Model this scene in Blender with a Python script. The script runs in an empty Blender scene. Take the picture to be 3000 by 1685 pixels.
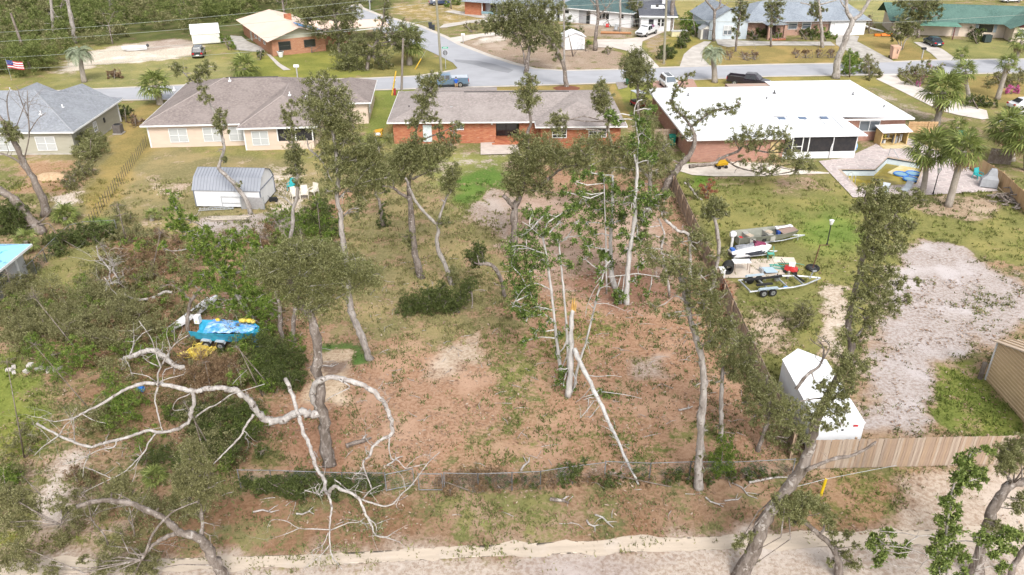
import bpy, math, random
import numpy as np
from mathutils import Vector, Matrix, noise as mnoise
from mathutils.geometry import tessellate_polygon
R = math.radians
SC = bpy.context.scene
COL = SC.collection
rng = np.random.default_rng(7)
random.seed(7)

# ---------------------------------------------------------------- camera, sky, sun, exposure
CAM_H = 29.5            # drone height above the ground, metres
PITCH = R(28.4)         # downward tilt
FPX = 2354.0            # focal length in survey pixels (3000 wide)
cam = bpy.data.cameras.new('camera'); cam_o = bpy.data.objects.new('camera', cam); COL.objects.link(cam_o)
cam.sensor_width = 36.0; cam.lens = 36.0 * FPX / 3000.0
cam.clip_start = 0.5; cam.clip_end = 6000
cam_o.location = (0, 0, CAM_H); cam_o.rotation_euler = (R(90) - PITCH, 0, 0)
SC.camera = cam_o

SUN_EL, SUN_AZ = R(46), R(166)
world = bpy.data.worlds.new('World'); SC.world = world; world.use_nodes = True
wn = world.node_tree; wn.nodes.clear()
sky = wn.nodes.new('ShaderNodeTexSky'); sky.sky_type = 'NISHITA'; sky.sun_disc = False
sky.sun_elevation = SUN_EL; sky.sun_rotation = SUN_AZ; sky.air_density = 1.0; sky.dust_density = 4.0; sky.ozone_density = 1.0
hs = wn.nodes.new('ShaderNodeHueSaturation'); hs.inputs['Saturation'].default_value = 0.18
bg = wn.nodes.new('ShaderNodeBackground'); bg.inputs['Strength'].default_value = 0.15
wo = wn.nodes.new('ShaderNodeOutputWorld')
wn.links.new(sky.outputs[0], hs.inputs['Color']); wn.links.new(hs.outputs[0], bg.inputs[0]); wn.links.new(bg.outputs[0], wo.inputs[0])
sun = bpy.data.lights.new('sun', 'SUN'); sun.energy = 1.25; sun.angle = R(17); sun.color = (1.0, 0.96, 0.9)
sun_o = bpy.data.objects.new('sun', sun); COL.objects.link(sun_o)
sun_o.rotation_euler = (R(90) - SUN_EL, 0, R(180) - SUN_AZ + R(0))
SC.view_settings.view_transform = 'Standard'; SC.view_settings.look = 'None'
SC.view_settings.exposure = 0.72; SC.view_settings.gamma = 1.0; SC.view_settings.use_curve_mapping = False
SC.cycles.max_bounces = 5; SC.cycles.diffuse_bounces = 1; SC.cycles.glossy_bounces = 2
SC.cycles.transmission_bounces = 3; SC.cycles.transparent_max_bounces = 6
SC.cycles.use_denoising = True; SC.render.filter_size = 1.15

# ---------------------------------------------------------------- survey helpers: photo pixel -> point in the place
CT, ST = math.cos(PITCH), math.sin(PITCH)
def ray(px, py):
    u = (px - 1500) / FPX; v = (842.5 - py) / FPX
    return (u, CT + v * ST, -ST + v * CT)
def g(px, py, z=0.0):                     # point at height z
    d = ray(px, py); t = (z - CAM_H) / d[2]
    return Vector((d[0] * t, d[1] * t, z))
def at(px, py, Y):                        # point at distance Y
    d = ray(px, py); t = Y / d[1]
    return Vector((d[0] * t, Y, CAM_H + d[2] * t))
def mpp(Y, z=2.0):                        # metres per survey pixel at a distance
    return (Y * CT + (CAM_H - z) * ST) / FPX

# ---------------------------------------------------------------- object helpers
def tag(o, label=None, cat=None, group=None, kind=None):
    if label: o['label'] = label
    if cat: o['category'] = cat
    if group: o['group'] = group
    if kind: o['kind'] = kind
    return o
def thing(name, label, cat, loc=(0, 0, 0), rz=0.0, group=None):
    o = bpy.data.objects.new(name, None); COL.objects.link(o); o.empty_display_size = 0.3
    o.location = loc; o.rotation_euler = (0, 0, rz)
    return tag(o, label, cat, group)
def link_mesh(name, me, mat, parent=None, loc=None, rz=0.0):
    o = bpy.data.objects.new(name, me); COL.objects.link(o)
    if mat is not None and not me.materials: me.materials.append(mat)
    if parent: o.parent = parent
    if loc is not None: o.location = loc
    o.rotation_euler = (0, 0, rz)
    return o
class MB:
    def __init__(s): s.v = []; s.f = []
    def box(s, x0, x1, y0, y1, z0, z1):
        b = len(s.v)
        s.v += [(x0,y0,z0),(x1,y0,z0),(x1,y1,z0),(x0,y1,z0),(x0,y0,z1),(x1,y0,z1),(x1,y1,z1),(x0,y1,z1)]
        s.f += [[b+i for i in q] for q in ((0,3,2,1),(4,5,6,7),(0,1,5,4),(1,2,6,5),(2,3,7,6),(3,0,4,7))]
        return s
    def obox(s, c, sx, sy, sz, rz=0.0, ry=0.0, rx=0.0):
        m = Matrix.Translation(Vector(c)) @ Matrix.Rotation(rz, 4, 'Z') @ Matrix.Rotation(ry, 4, 'Y') @ Matrix.Rotation(rx, 4, 'X')
        t = MB().box(-sx/2, sx/2, -sy/2, sy/2, -sz/2, sz/2); b = len(s.v)
        s.v += [tuple(m @ Vector(p)) for p in t.v]; s.f += [[b+i for i in q] for q in t.f]
        return s
    def face(s, *pts):
        b = len(s.v); s.v += [tuple(p) for p in pts]; s.f.append(list(range(b, b + len(pts)))); return s
    def slab(s, pts, th):                       # a thick face: pts top polygon, extruded straight down
        n = len(pts); b = len(s.v)
        s.v += [tuple(p) for p in pts] + [(p[0], p[1], p[2] - th) for p in pts]
        s.f.append([b+i for i in range(n)]); s.f.append([b+n+i for i in reversed(range(n))])
        for i in range(n):
            j = (i+1) % n; s.f.append([b+i, b+n+i, b+n+j, b+j])
        return s
    def prism(s, xz, y0, y1):                   # profile in x-z swept along y
        n = len(xz); b = len(s.v)
        s.v += [(p[0], y0, p[1]) for p in xz] + [(p[0], y1, p[1]) for p in xz]
        s.f.append([b+i for i in range(n)]); s.f.append([b+n+i for i in reversed(range(n))])
        for i in range(n):
            j = (i+1) % n; s.f.append([b+j, b+i, b+n+i, b+n+j])
        return s
    def prism_x(s, yz, x0, x1):
        n = len(yz); b = len(s.v)
        s.v += [(x0, p[0], p[1]) for p in yz] + [(x1, p[0], p[1]) for p in yz]
        s.f.append([b+i for i in reversed(range(n))]); s.f.append([b+n+i for i in range(n)])
        for i in range(n):
            j = (i+1) % n; s.f.append([b+i, b+j, b+n+j, b+n+i])
        return s
    def loft(s, secs, cap=True):
        n = len(secs[0]); b = len(s.v)
        for q in secs: s.v += [tuple(p) for p in q]
        for k in range(len(secs) - 1):
            for i in range(n):
                j = (i+1) % n
                s.f.append([b+k*n+i, b+k*n+j, b+(k+1)*n+j, b+(k+1)*n+i])
        if cap:
            s.f.append([b+i for i in reversed(range(n))]); s.f.append([b+(len(secs)-1)*n+i for i in range(n)])
        return s
    def tube(s, pts, rad, n=6):
        pts = [Vector(p) for p in pts]; secs = []; up = Vector((0.31, 0.93, 0.2))
        if not hasattr(rad, '__len__'): rad = [rad] * len(pts)
        for i, p in enumerate(pts):
            t = (pts[min(i+1, len(pts)-1)] - pts[max(i-1, 0)])
            t = t.normalized() if t.length > 1e-6 else Vector((0, 0, 1))
            a = t.cross(up)
            if a.length < 0.05: a = t.cross(Vector((1, 0, 0)))
            a.normalize(); bb = t.cross(a)
            secs.append([p + (a * math.cos(2*math.pi*k/n) + bb * math.sin(2*math.pi*k/n)) * rad[i] for k in range(n)])
        return s.loft(secs)
    def cyl(s, p0, p1, r0, r1=None, n=10): return s.tube([p0, p1], [r0, r0 if r1 is None else r1], n)
    def ball(s, c, rx, ry=None, rz=None, n=8, m=6):
        ry = rx if ry is None else ry; rz = rx if rz is None else rz
        secs = []
        for i in range(m + 1):
            a = -math.pi/2 + math.pi * (i if 0 < i < m else (0.03 if i == 0 else m - 0.03)) / m
            secs.append([(c[0] + rx*math.cos(a)*math.cos(2*math.pi*k/n), c[1] + ry*math.cos(a)*math.sin(2*math.pi*k/n), c[2] + rz*math.sin(a)) for k in range(n)])
        return s.loft(secs)
    def mesh(s, name, smooth=False):
        me = bpy.data.meshes.new(name); me.from_pydata(s.v, [], s.f)
        if smooth: me.shade_smooth()
        me.update(); return me
    def build(s, name, mat, parent=None, loc=None, rz=0.0, smooth=False):
        return link_mesh(name, s.mesh(name, smooth), mat, parent, loc, rz)
def quads_mesh(name, V, F=None, nper=4):
    """fast mesh from numpy: V (N*nper,3), polygons of nper consecutive vertices unless F is given"""
    me = bpy.data.meshes.new(name); nv = len(V)
    if F is None: F = np.arange(nv, dtype=np.int32).reshape(-1, nper)
    nf, k = F.shape
    me.vertices.add(nv); me.vertices.foreach_set('co', np.ascontiguousarray(V, dtype=np.float32).ravel())
    me.loops.add(nf * k); me.loops.foreach_set('vertex_index', np.ascontiguousarray(F, dtype=np.int32).ravel())
    me.polygons.add(nf); me.polygons.foreach_set('loop_start', np.arange(0, nf*k, k, dtype=np.int32))
    me.update(calc_edges=True); return me
def sheet(name, px, z, mat, label=None, kind='structure', holes=()):
    """a flat area of the ground traced by its corners (survey pixels), lying at height z"""
    polys = [[g(x, y, z) for x, y in px]] + [[g(x, y, z) for x, y in h] for h in holes]
    tri = tessellate_polygon(polys); V = [tuple(p) for q in polys for p in q]
    me = bpy.data.meshes.new(name); F = []
    for t in tri:
        a, b, c = (Vector(V[i]) for i in t)
        F.append(t if (b-a).cross(c-a).z > 0 else (t[0], t[2], t[1]))
    me.from_pydata(V, [], F); me.update()
    o = link_mesh(name, me, mat); tag(o, label=label, kind=kind); return o

# ---------------------------------------------------------------- materials
MATS = {}
class NT:
    def __init__(s, name):
        s.m = bpy.data.materials.new(name); s.m.use_nodes = True; s.t = s.m.node_tree; s.t.nodes.clear()
        s.out = s.n('ShaderNodeOutputMaterial'); s.b = s.n('ShaderNodeBsdfPrincipled'); s.l(s.b.outputs[0], s.out.inputs[0])
    def n(s, typ, **kw):
        q = s.t.nodes.new(typ)
        for k, v in kw.items(): setattr(q, k, v)
        return q
    def l(s, a, b): s.t.links.new(a, b)
    def val(s, sock, v):
        if hasattr(v, 'links'): s.l(v, sock)
        else: sock.default_value = v
    def math(s, op, a, b=0.0, c=0.0, clamp=False):
        q = s.n('ShaderNodeMath', operation=op, use_clamp=clamp); s.val(q.inputs[0], a); s.val(q.inputs[1], b); s.val(q.inputs[2], c); return q.outputs[0]
    def mix(s, f, a, b, mode='MIX'):
        q = s.n('ShaderNodeMix', data_type='RGBA', blend_type=mode); s.val(q.inputs[0], f)
        for k, v in ((6, a), (7, b)):
            if hasattr(v, 'links'): s.l(v, q.inputs[k])
            else: q.inputs[k].default_value = (*v[:3], 1)
        return q.outputs[2]
    def noise(s, vec, scale, detail=3.0, rough=0.55, dist=0.0):
        q = s.n('ShaderNodeTexNoise'); q.inputs['Scale'].default_value = scale; q.inputs['Detail'].default_value = detail
        q.inputs['Roughness'].default_value = rough; q.inputs['Distortion'].default_value = dist
        if vec is not None: s.l(vec, q.inputs['Vector'])
        return q.outputs['Fac']
    def ramp(s, f, lo, hi):
        q = s.n('ShaderNodeMapRange', interpolation_type='SMOOTHSTEP'); s.val(q.inputs[0], f); q.inputs[1].default_value = lo; q.inputs[2].default_value = hi; return q.outputs[0]
    def co(s, kind='Object'): return s.n('ShaderNodeTexCoord').outputs[kind]
    def pos(s): return s.n('ShaderNodeNewGeometry').outputs['Position']
    def scale(s, vec, x, y, z):
        q = s.n('ShaderNodeVectorMath', operation='MULTIPLY'); s.l(vec, q.inputs[0]); q.inputs[1].default_value = (x, y, z); return q.outputs[0]
    def bump(s, h, strength, dist=0.05):
        q = s.n('ShaderNodeBump'); q.inputs['Strength'].default_value = strength; q.inputs['Distance'].default_value = dist; s.l(h, q.inputs['Height']); s.l(q.outputs[0], s.b.inputs['Normal'])
    def done(s, col, rough=0.8, metal=0.0, spec=0.3):
        if hasattr(col, 'links'): s.l(col, s.b.inputs['Base Color'])
        else: s.b.inputs['Base Color'].default_value = (*col, 1)
        s.b.inputs['Roughness'].default_value = rough; s.b.inputs['Metallic'].default_value = metal; s.b.inputs['Specular IOR Level'].default_value = spec
        return s.m
def M(name, c1, c2=None, scale=3.0, rough=0.7, metal=0.0, spec=0.3, bump=0.0, stretch=(1, 1, 1), lo=0.35, hi=0.65):
    """procedural paint, plastic, wood or metal: two tones broken up by noise"""
    if name in MATS: return MATS[name]
    t = NT(name)
    if c2 is None: c2 = tuple(min(1, x * 0.82) for x in c1)
    v = t.scale(t.co(), *stretch); f = t.noise(v, scale, 5.0, 0.6)
    col = t.mix(t.ramp(f, lo, hi), c1, c2)
    if bump: t.bump(f, bump)
    MATS[name] = t.done(col, rough, metal, spec); return MATS[name]

def wall_uv(t):
    """coordinates that run along a wall (u) and up it (v)"""
    sp = t.n('ShaderNodeSeparateXYZ'); t.l(t.co(), sp.inputs[0])
    cb = t.n('ShaderNodeCombineXYZ'); t.l(t.math('ADD', sp.outputs[0], sp.outputs[1]), cb.inputs[0]); t.l(sp.outputs[2], cb.inputs[1]); return cb.outputs[0], sp
def brick_mat(name, a, b, c, mortar, patch=(0.55, 0.47, 0.4), pamt=0.5):
    t = NT(name); uv, sp = wall_uv(t)
    q = t.n('ShaderNodeTexBrick'); t.l(uv, q.inputs['Vector']); q.inputs['Scale'].default_value = 1.0
    q.inputs['Brick Width'].default_value = 0.22; q.inputs['Row Height'].default_value = 0.075; q.inputs['Mortar Size'].default_value = 0.008
    q.inputs['Color1'].default_value = (*a, 1); q.inputs['Color2'].default_value = (*b, 1); q.inputs['Mortar'].default_value = (*mortar, 1)
    uvs = t.scale(uv, 1.1, 7, 1); col = t.mix(t.ramp(t.noise(uvs, 1.3, 4), 0.42, 0.66), q.outputs['Color'], c, 'MIX')
    uvp = t.scale(uv, 0.7, 3.4, 1)
    col = t.mix(t.math('MULTIPLY', t.ramp(t.noise(uvp, 2.1, 5, 0.65), 0.58, 0.72), pamt), col, patch)
    t.bump(q.outputs['Fac'], 0.4, -0.02)
    MATS[name] = t.done(col, 0.85); return MATS[name]
def siding_mat(name, a, b, course=0.12):
    t = NT(name); uv, sp = wall_uv(t)
    f = t.math('FRACT', t.math('DIVIDE', sp.outputs[2], course)); dark = t.ramp(f, 0.0, 0.16)
    col = t.mix(t.ramp(t.noise(t.scale(uv, 0.5, 2, 1), 1.4, 4), 0.35, 0.7), a, b)
    t.bump(f, 0.5, 0.02)
    col = t.mix(t.math('MULTIPLY', t.math('SUBTRACT', 1.0, dark), 0.25), col, tuple(x*0.6 for x in a))
    MATS[name] = t.done(col, 0.6); return MATS[name]
def shingle_mat(name, a, b, c, course=0.14):
    t = NT(name); nrm = t.n('ShaderNodeNewGeometry')
    sx = t.n('ShaderNodeSeparateXYZ'); t.l(t.co(), sx.inputs[0])
    nn = t.n('ShaderNodeSeparateXYZ'); t.l(t.co('Normal'), nn.inputs[0])
    side = t.math('GREATER_THAN', t.math('ABSOLUTE', nn.outputs[0]), t.math('ABSOLUTE', nn.outputs[1]))
    u = t.math('ADD', t.math('MULTIPLY', sx.outputs[0], t.math('SUBTRACT', 1.0, side)), t.math('MULTIPLY', sx.outputs[1], side))
    w = t.math('ADD', t.math('MULTIPLY', sx.outputs[1], t.math('SUBTRACT', 1.0, side)), t.math('MULTIPLY', sx.outputs[0], side))
    cb = t.n('ShaderNodeCombineXYZ'); t.l(u, cb.inputs[0]); t.l(w, cb.inputs[1])
    q = t.n('ShaderNodeTexBrick'); t.l(cb.outputs[0], q.inputs['Vector']); q.inputs['Scale'].default_value = 1.0
    q.inputs['Brick Width'].default_value = 0.33; q.inputs['Row Height'].default_value = course; q.inputs['Mortar Size'].default_value = 0.012
    q.inputs['Color1'].default_value = (*a, 1); q.inputs['Color2'].default_value = (*b, 1); q.inputs['Mortar'].default_value = (*tuple(x*0.6 for x in a), 1)
    big = t.noise(t.co(), 0.35, 5, 0.6)
    col = t.mix(t.ramp(big, 0.35, 0.7), q.outputs['Color'], c)
    col = t.mix(t.ramp(t.noise(t.co(), 3.5, 4, 0.7), 0.35, 0.75), col, tuple(x*1.18 for x in c))
    t.bump(q.outputs['Fac'], 0.35, -0.02)
    MATS[name] = t.done(col, 0.9, 0, 0.15); return MATS[name]
def leaf_mat(name, dark, mid, light, trans=0.25):
    t = NT(name); t.t.nodes.remove(t.b)
    geo = t.n('ShaderNodeNewGeometry'); rp = geo.outputs['Random Per Island']
    r = t.n('ShaderNodeValToRGB'); t.l(rp, r.inputs[0]); e = r.color_ramp.elements
    e[0].position = 0.0; e[0].color = (*dark, 1); e[1].position = 1.0; e[1].color = (*light, 1); k = e.new(0.5); k.color = (*mid, 1)
    col = t.mix(t.math('MULTIPLY', t.ramp(t.noise(geo.outputs['Position'], 1.4, 3), 0.35, 0.7), 0.6), r.outputs[0], tuple(0.35*a+0.65*b for a, b in zip(dark, mid)))
    d = t.n('ShaderNodeBsdfPrincipled'); d.inputs['Roughness'].default_value = 0.55; d.inputs['Specular IOR Level'].default_value = 0.25; t.l(col, d.inputs['Base Color'])
    tr = t.n('ShaderNodeBsdfTranslucent'); t.l(t.mix(0.35, col, light), tr.inputs[0])
    mx = t.n('ShaderNodeMixShader'); mx.inputs[0].default_value = trans; t.l(d.outputs[0], mx.inputs[1]); t.l(tr.outputs[0], mx.inputs[2]); t.l(mx.outputs[0], t.out.inputs[0])
    MATS[name] = t.m; return t.m
def bark_mat(name, a, b, c, spots=0.55):
    t = NT(name); p = t.pos(); f = t.noise(t.scale(p, 1, 1, 0.3), 4.0, 6, 0.7); gk = t.noise(p, 3.2, 5, 0.7)
    col = t.mix(t.ramp(f, 0.36, 0.64), a, b); col = t.mix(t.ramp(gk, spots, spots + 0.07), col, c)
    t.bump(f, 0.8, 0.06)
    MATS[name] = t.done(col, 0.95, 0, 0.1); return MATS[name]
def glass_mat(name, c=(0.05, 0.06, 0.07), rough=0.08):
    t = NT(name); f = t.noise(t.co(), 0.9, 2)
    MATS[name] = t.done(t.mix(f, c, tuple(x*1.6 for x in c)), rough, 0, 0.7); return MATS[name]

WHITE = M('white_paint', (0.78, 0.78, 0.79), (0.70, 0.70, 0.72), 0.8)
TRIM = M('trim_white', (0.80, 0.80, 0.80), (0.72, 0.72, 0.72), 1.2)
ROOFW = M('roof_white', (0.86, 0.87, 0.89), (0.78, 0.79, 0.82), 0.35, rough=0.5)
GLASS = glass_mat('window_glass', (0.10, 0.115, 0.13))
BLIND = M('window_blind', (0.52, 0.53, 0.52), (0.42, 0.43, 0.44), 1.5, rough=0.3, stretch=(0.3, 0.3, 6))
DGLASS = glass_mat('dark_glass', (0.018, 0.02, 0.024))
BLACK = M('black_rubber', (0.018, 0.018, 0.019), (0.03, 0.03, 0.03), 6)
DARKMETAL = M('dark_metal', (0.05, 0.05, 0.055), (0.09, 0.085, 0.08), 6, rough=0.5)
GALV2 = M('weathered_fence_wire', (0.24, 0.245, 0.25), (0.16, 0.16, 0.165), 3, rough=0.6)
GALV = M('galvanised', (0.50, 0.52, 0.54), (0.38, 0.40, 0.42), 3, rough=0.45, metal=0.4)
CONC = M('concrete', (0.56, 0.52, 0.48), (0.45, 0.41, 0.37), 0.6, rough=0.9, bump=0.1)
CONC2 = M('old_concrete', (0.50, 0.47, 0.43), (0.36, 0.33, 0.30), 0.9, rough=0.9, bump=0.1)
OAKBARK = bark_mat('oak_bark', (0.13, 0.105, 0.088), (0.27, 0.23, 0.205), (0.37, 0.335, 0.31))
PALEBARK = bark_mat('pale_bark', (0.25, 0.22, 0.20), (0.43, 0.395, 0.365), (0.16, 0.135, 0.115), 0.57)
WHITEBARK = bark_mat('white_bark', (0.40, 0.38, 0.36), (0.57, 0.55, 0.53), (0.24, 0.21, 0.19), 0.6)
DEADWOOD = bark_mat('dead_wood', (0.31, 0.275, 0.255), (0.50, 0.47, 0.445), (0.13, 0.105, 0.09), 0.57)
DARKBARK = bark_mat('dark_bark', (0.15, 0.12, 0.10), (0.25, 0.21, 0.18), (0.30, 0.27, 0.25))
OAKLEAF = leaf_mat('oak_leaf', (0.06, 0.068, 0.02), (0.205, 0.212, 0.08), (0.49, 0.49, 0.255), 0.38)
OAKFAR = leaf_mat('oak_leaf_far', (0.055, 0.064, 0.02), (0.185, 0.194, 0.076), (0.43, 0.43, 0.22), 0.38)
MAGLEAF = leaf_mat('magnolia_leaf', (0.035, 0.07, 0.012), (0.12, 0.19, 0.035), (0.34, 0.42, 0.13), 0.25)
GREENLEAF = leaf_mat('green_leaf', (0.04, 0.08, 0.012), (0.14, 0.22, 0.035), (0.36, 0.43, 0.1), 0.3)
BIGLEAF = leaf_mat('broad_leaf', (0.055, 0.09, 0.02), (0.16, 0.22, 0.05), (0.40, 0.45, 0.15), 0.25)
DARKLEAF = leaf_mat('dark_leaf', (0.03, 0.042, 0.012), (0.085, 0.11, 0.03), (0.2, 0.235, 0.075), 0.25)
BROWNLEAF = leaf_mat('brown_leaf', (0.1, 0.055, 0.028), (0.24, 0.155, 0.085), (0.4, 0.29, 0.18), 0.25)
OLIVELEAF = leaf_mat('olive_leaf', (0.07, 0.072, 0.026), (0.22, 0.215, 0.09), (0.47, 0.45, 0.24), 0.36)
REDLEAF = leaf_mat('red_leaf', (0.22, 0.07, 0.04), (0.34, 0.13, 0.08), (0.42, 0.2, 0.12))
PINKLEAF = leaf_mat('pink_bloom', (0.45, 0.06, 0.22), (0.62, 0.12, 0.35), (0.7, 0.3, 0.5))
PALMLEAF = leaf_mat('palm_leaf', (0.09, 0.12, 0.03), (0.17, 0.21, 0.05), (0.33, 0.36, 0.12), 0.15)
PALMBLUE = leaf_mat('pindo_leaf', (0.17, 0.21, 0.13), (0.30, 0.35, 0.23), (0.45, 0.48, 0.34), 0.15)
PALMDEAD = leaf_mat('dead_frond', (0.20, 0.15, 0.07), (0.32, 0.25, 0.13), (0.42, 0.36, 0.2), 0.1)

# ================================================================ GROUND
def fbm(x, y, s, seed=0):
    """cheap value noise (0..1) for breaking up soil borders"""
    out = np.zeros_like(x); amp = 1.0; tot = 0.0
    for o in range(3):
        X = x * s + seed * 13.7 + o * 51.3; Y = y * s + seed * 7.9 + o * 17.1
        xi = np.floor(X).astype(np.int64); yi = np.floor(Y).astype(np.int64); fx = X - xi; fy = Y - yi
        fx = fx*fx*(3-2*fx); fy = fy*fy*(3-2*fy)
        def h(a, b): 
            n = (a * 374761393 + b * 668265263) & 0x7fffffff; n = (n ^ (n >> 13)) * 1274126177 & 0x7fffffff
            return ((n ^ (n >> 16)) & 0xffff) / 65535.0
        v = (h(xi, yi)*(1-fx) + h(xi+1, yi)*fx)*(1-fy) + (h(xi, yi+1)*(1-fx) + h(xi+1, yi+1)*fx)*fy
        out += amp * v; tot += amp; amp *= 0.5; s *= 2.1
    return out / tot
def poly_dist(X, Y, P):
    """signed distance to a polygon, positive inside"""
    P = np.array([(p[0], p[1]) for p in P]); n = len(P); ins = np.zeros(X.shape, bool); d = np.full(X.shape, 1e9)
    for i in range(n):
        a, b = P[i], P[(i+1) % n]; e = b - a
        c = (a[1] > Y) != (b[1] > Y)
        with np.errstate(divide='ignore', invalid='ignore'): xc = (b[0]-a[0]) * (Y-a[1]) / (b[1]-a[1] + 1e-12) + a[0]
        ins ^= c & (X < xc)
        t = np.clip(((X-a[0])*e[0] + (Y-a[1])*e[1]) / (e @ e + 1e-12), 0, 1)
        d = np.minimum(d, np.hypot(X - a[0] - t*e[0], Y - a[1] - t*e[1]))
    return np.where(ins, d, -d)
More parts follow.
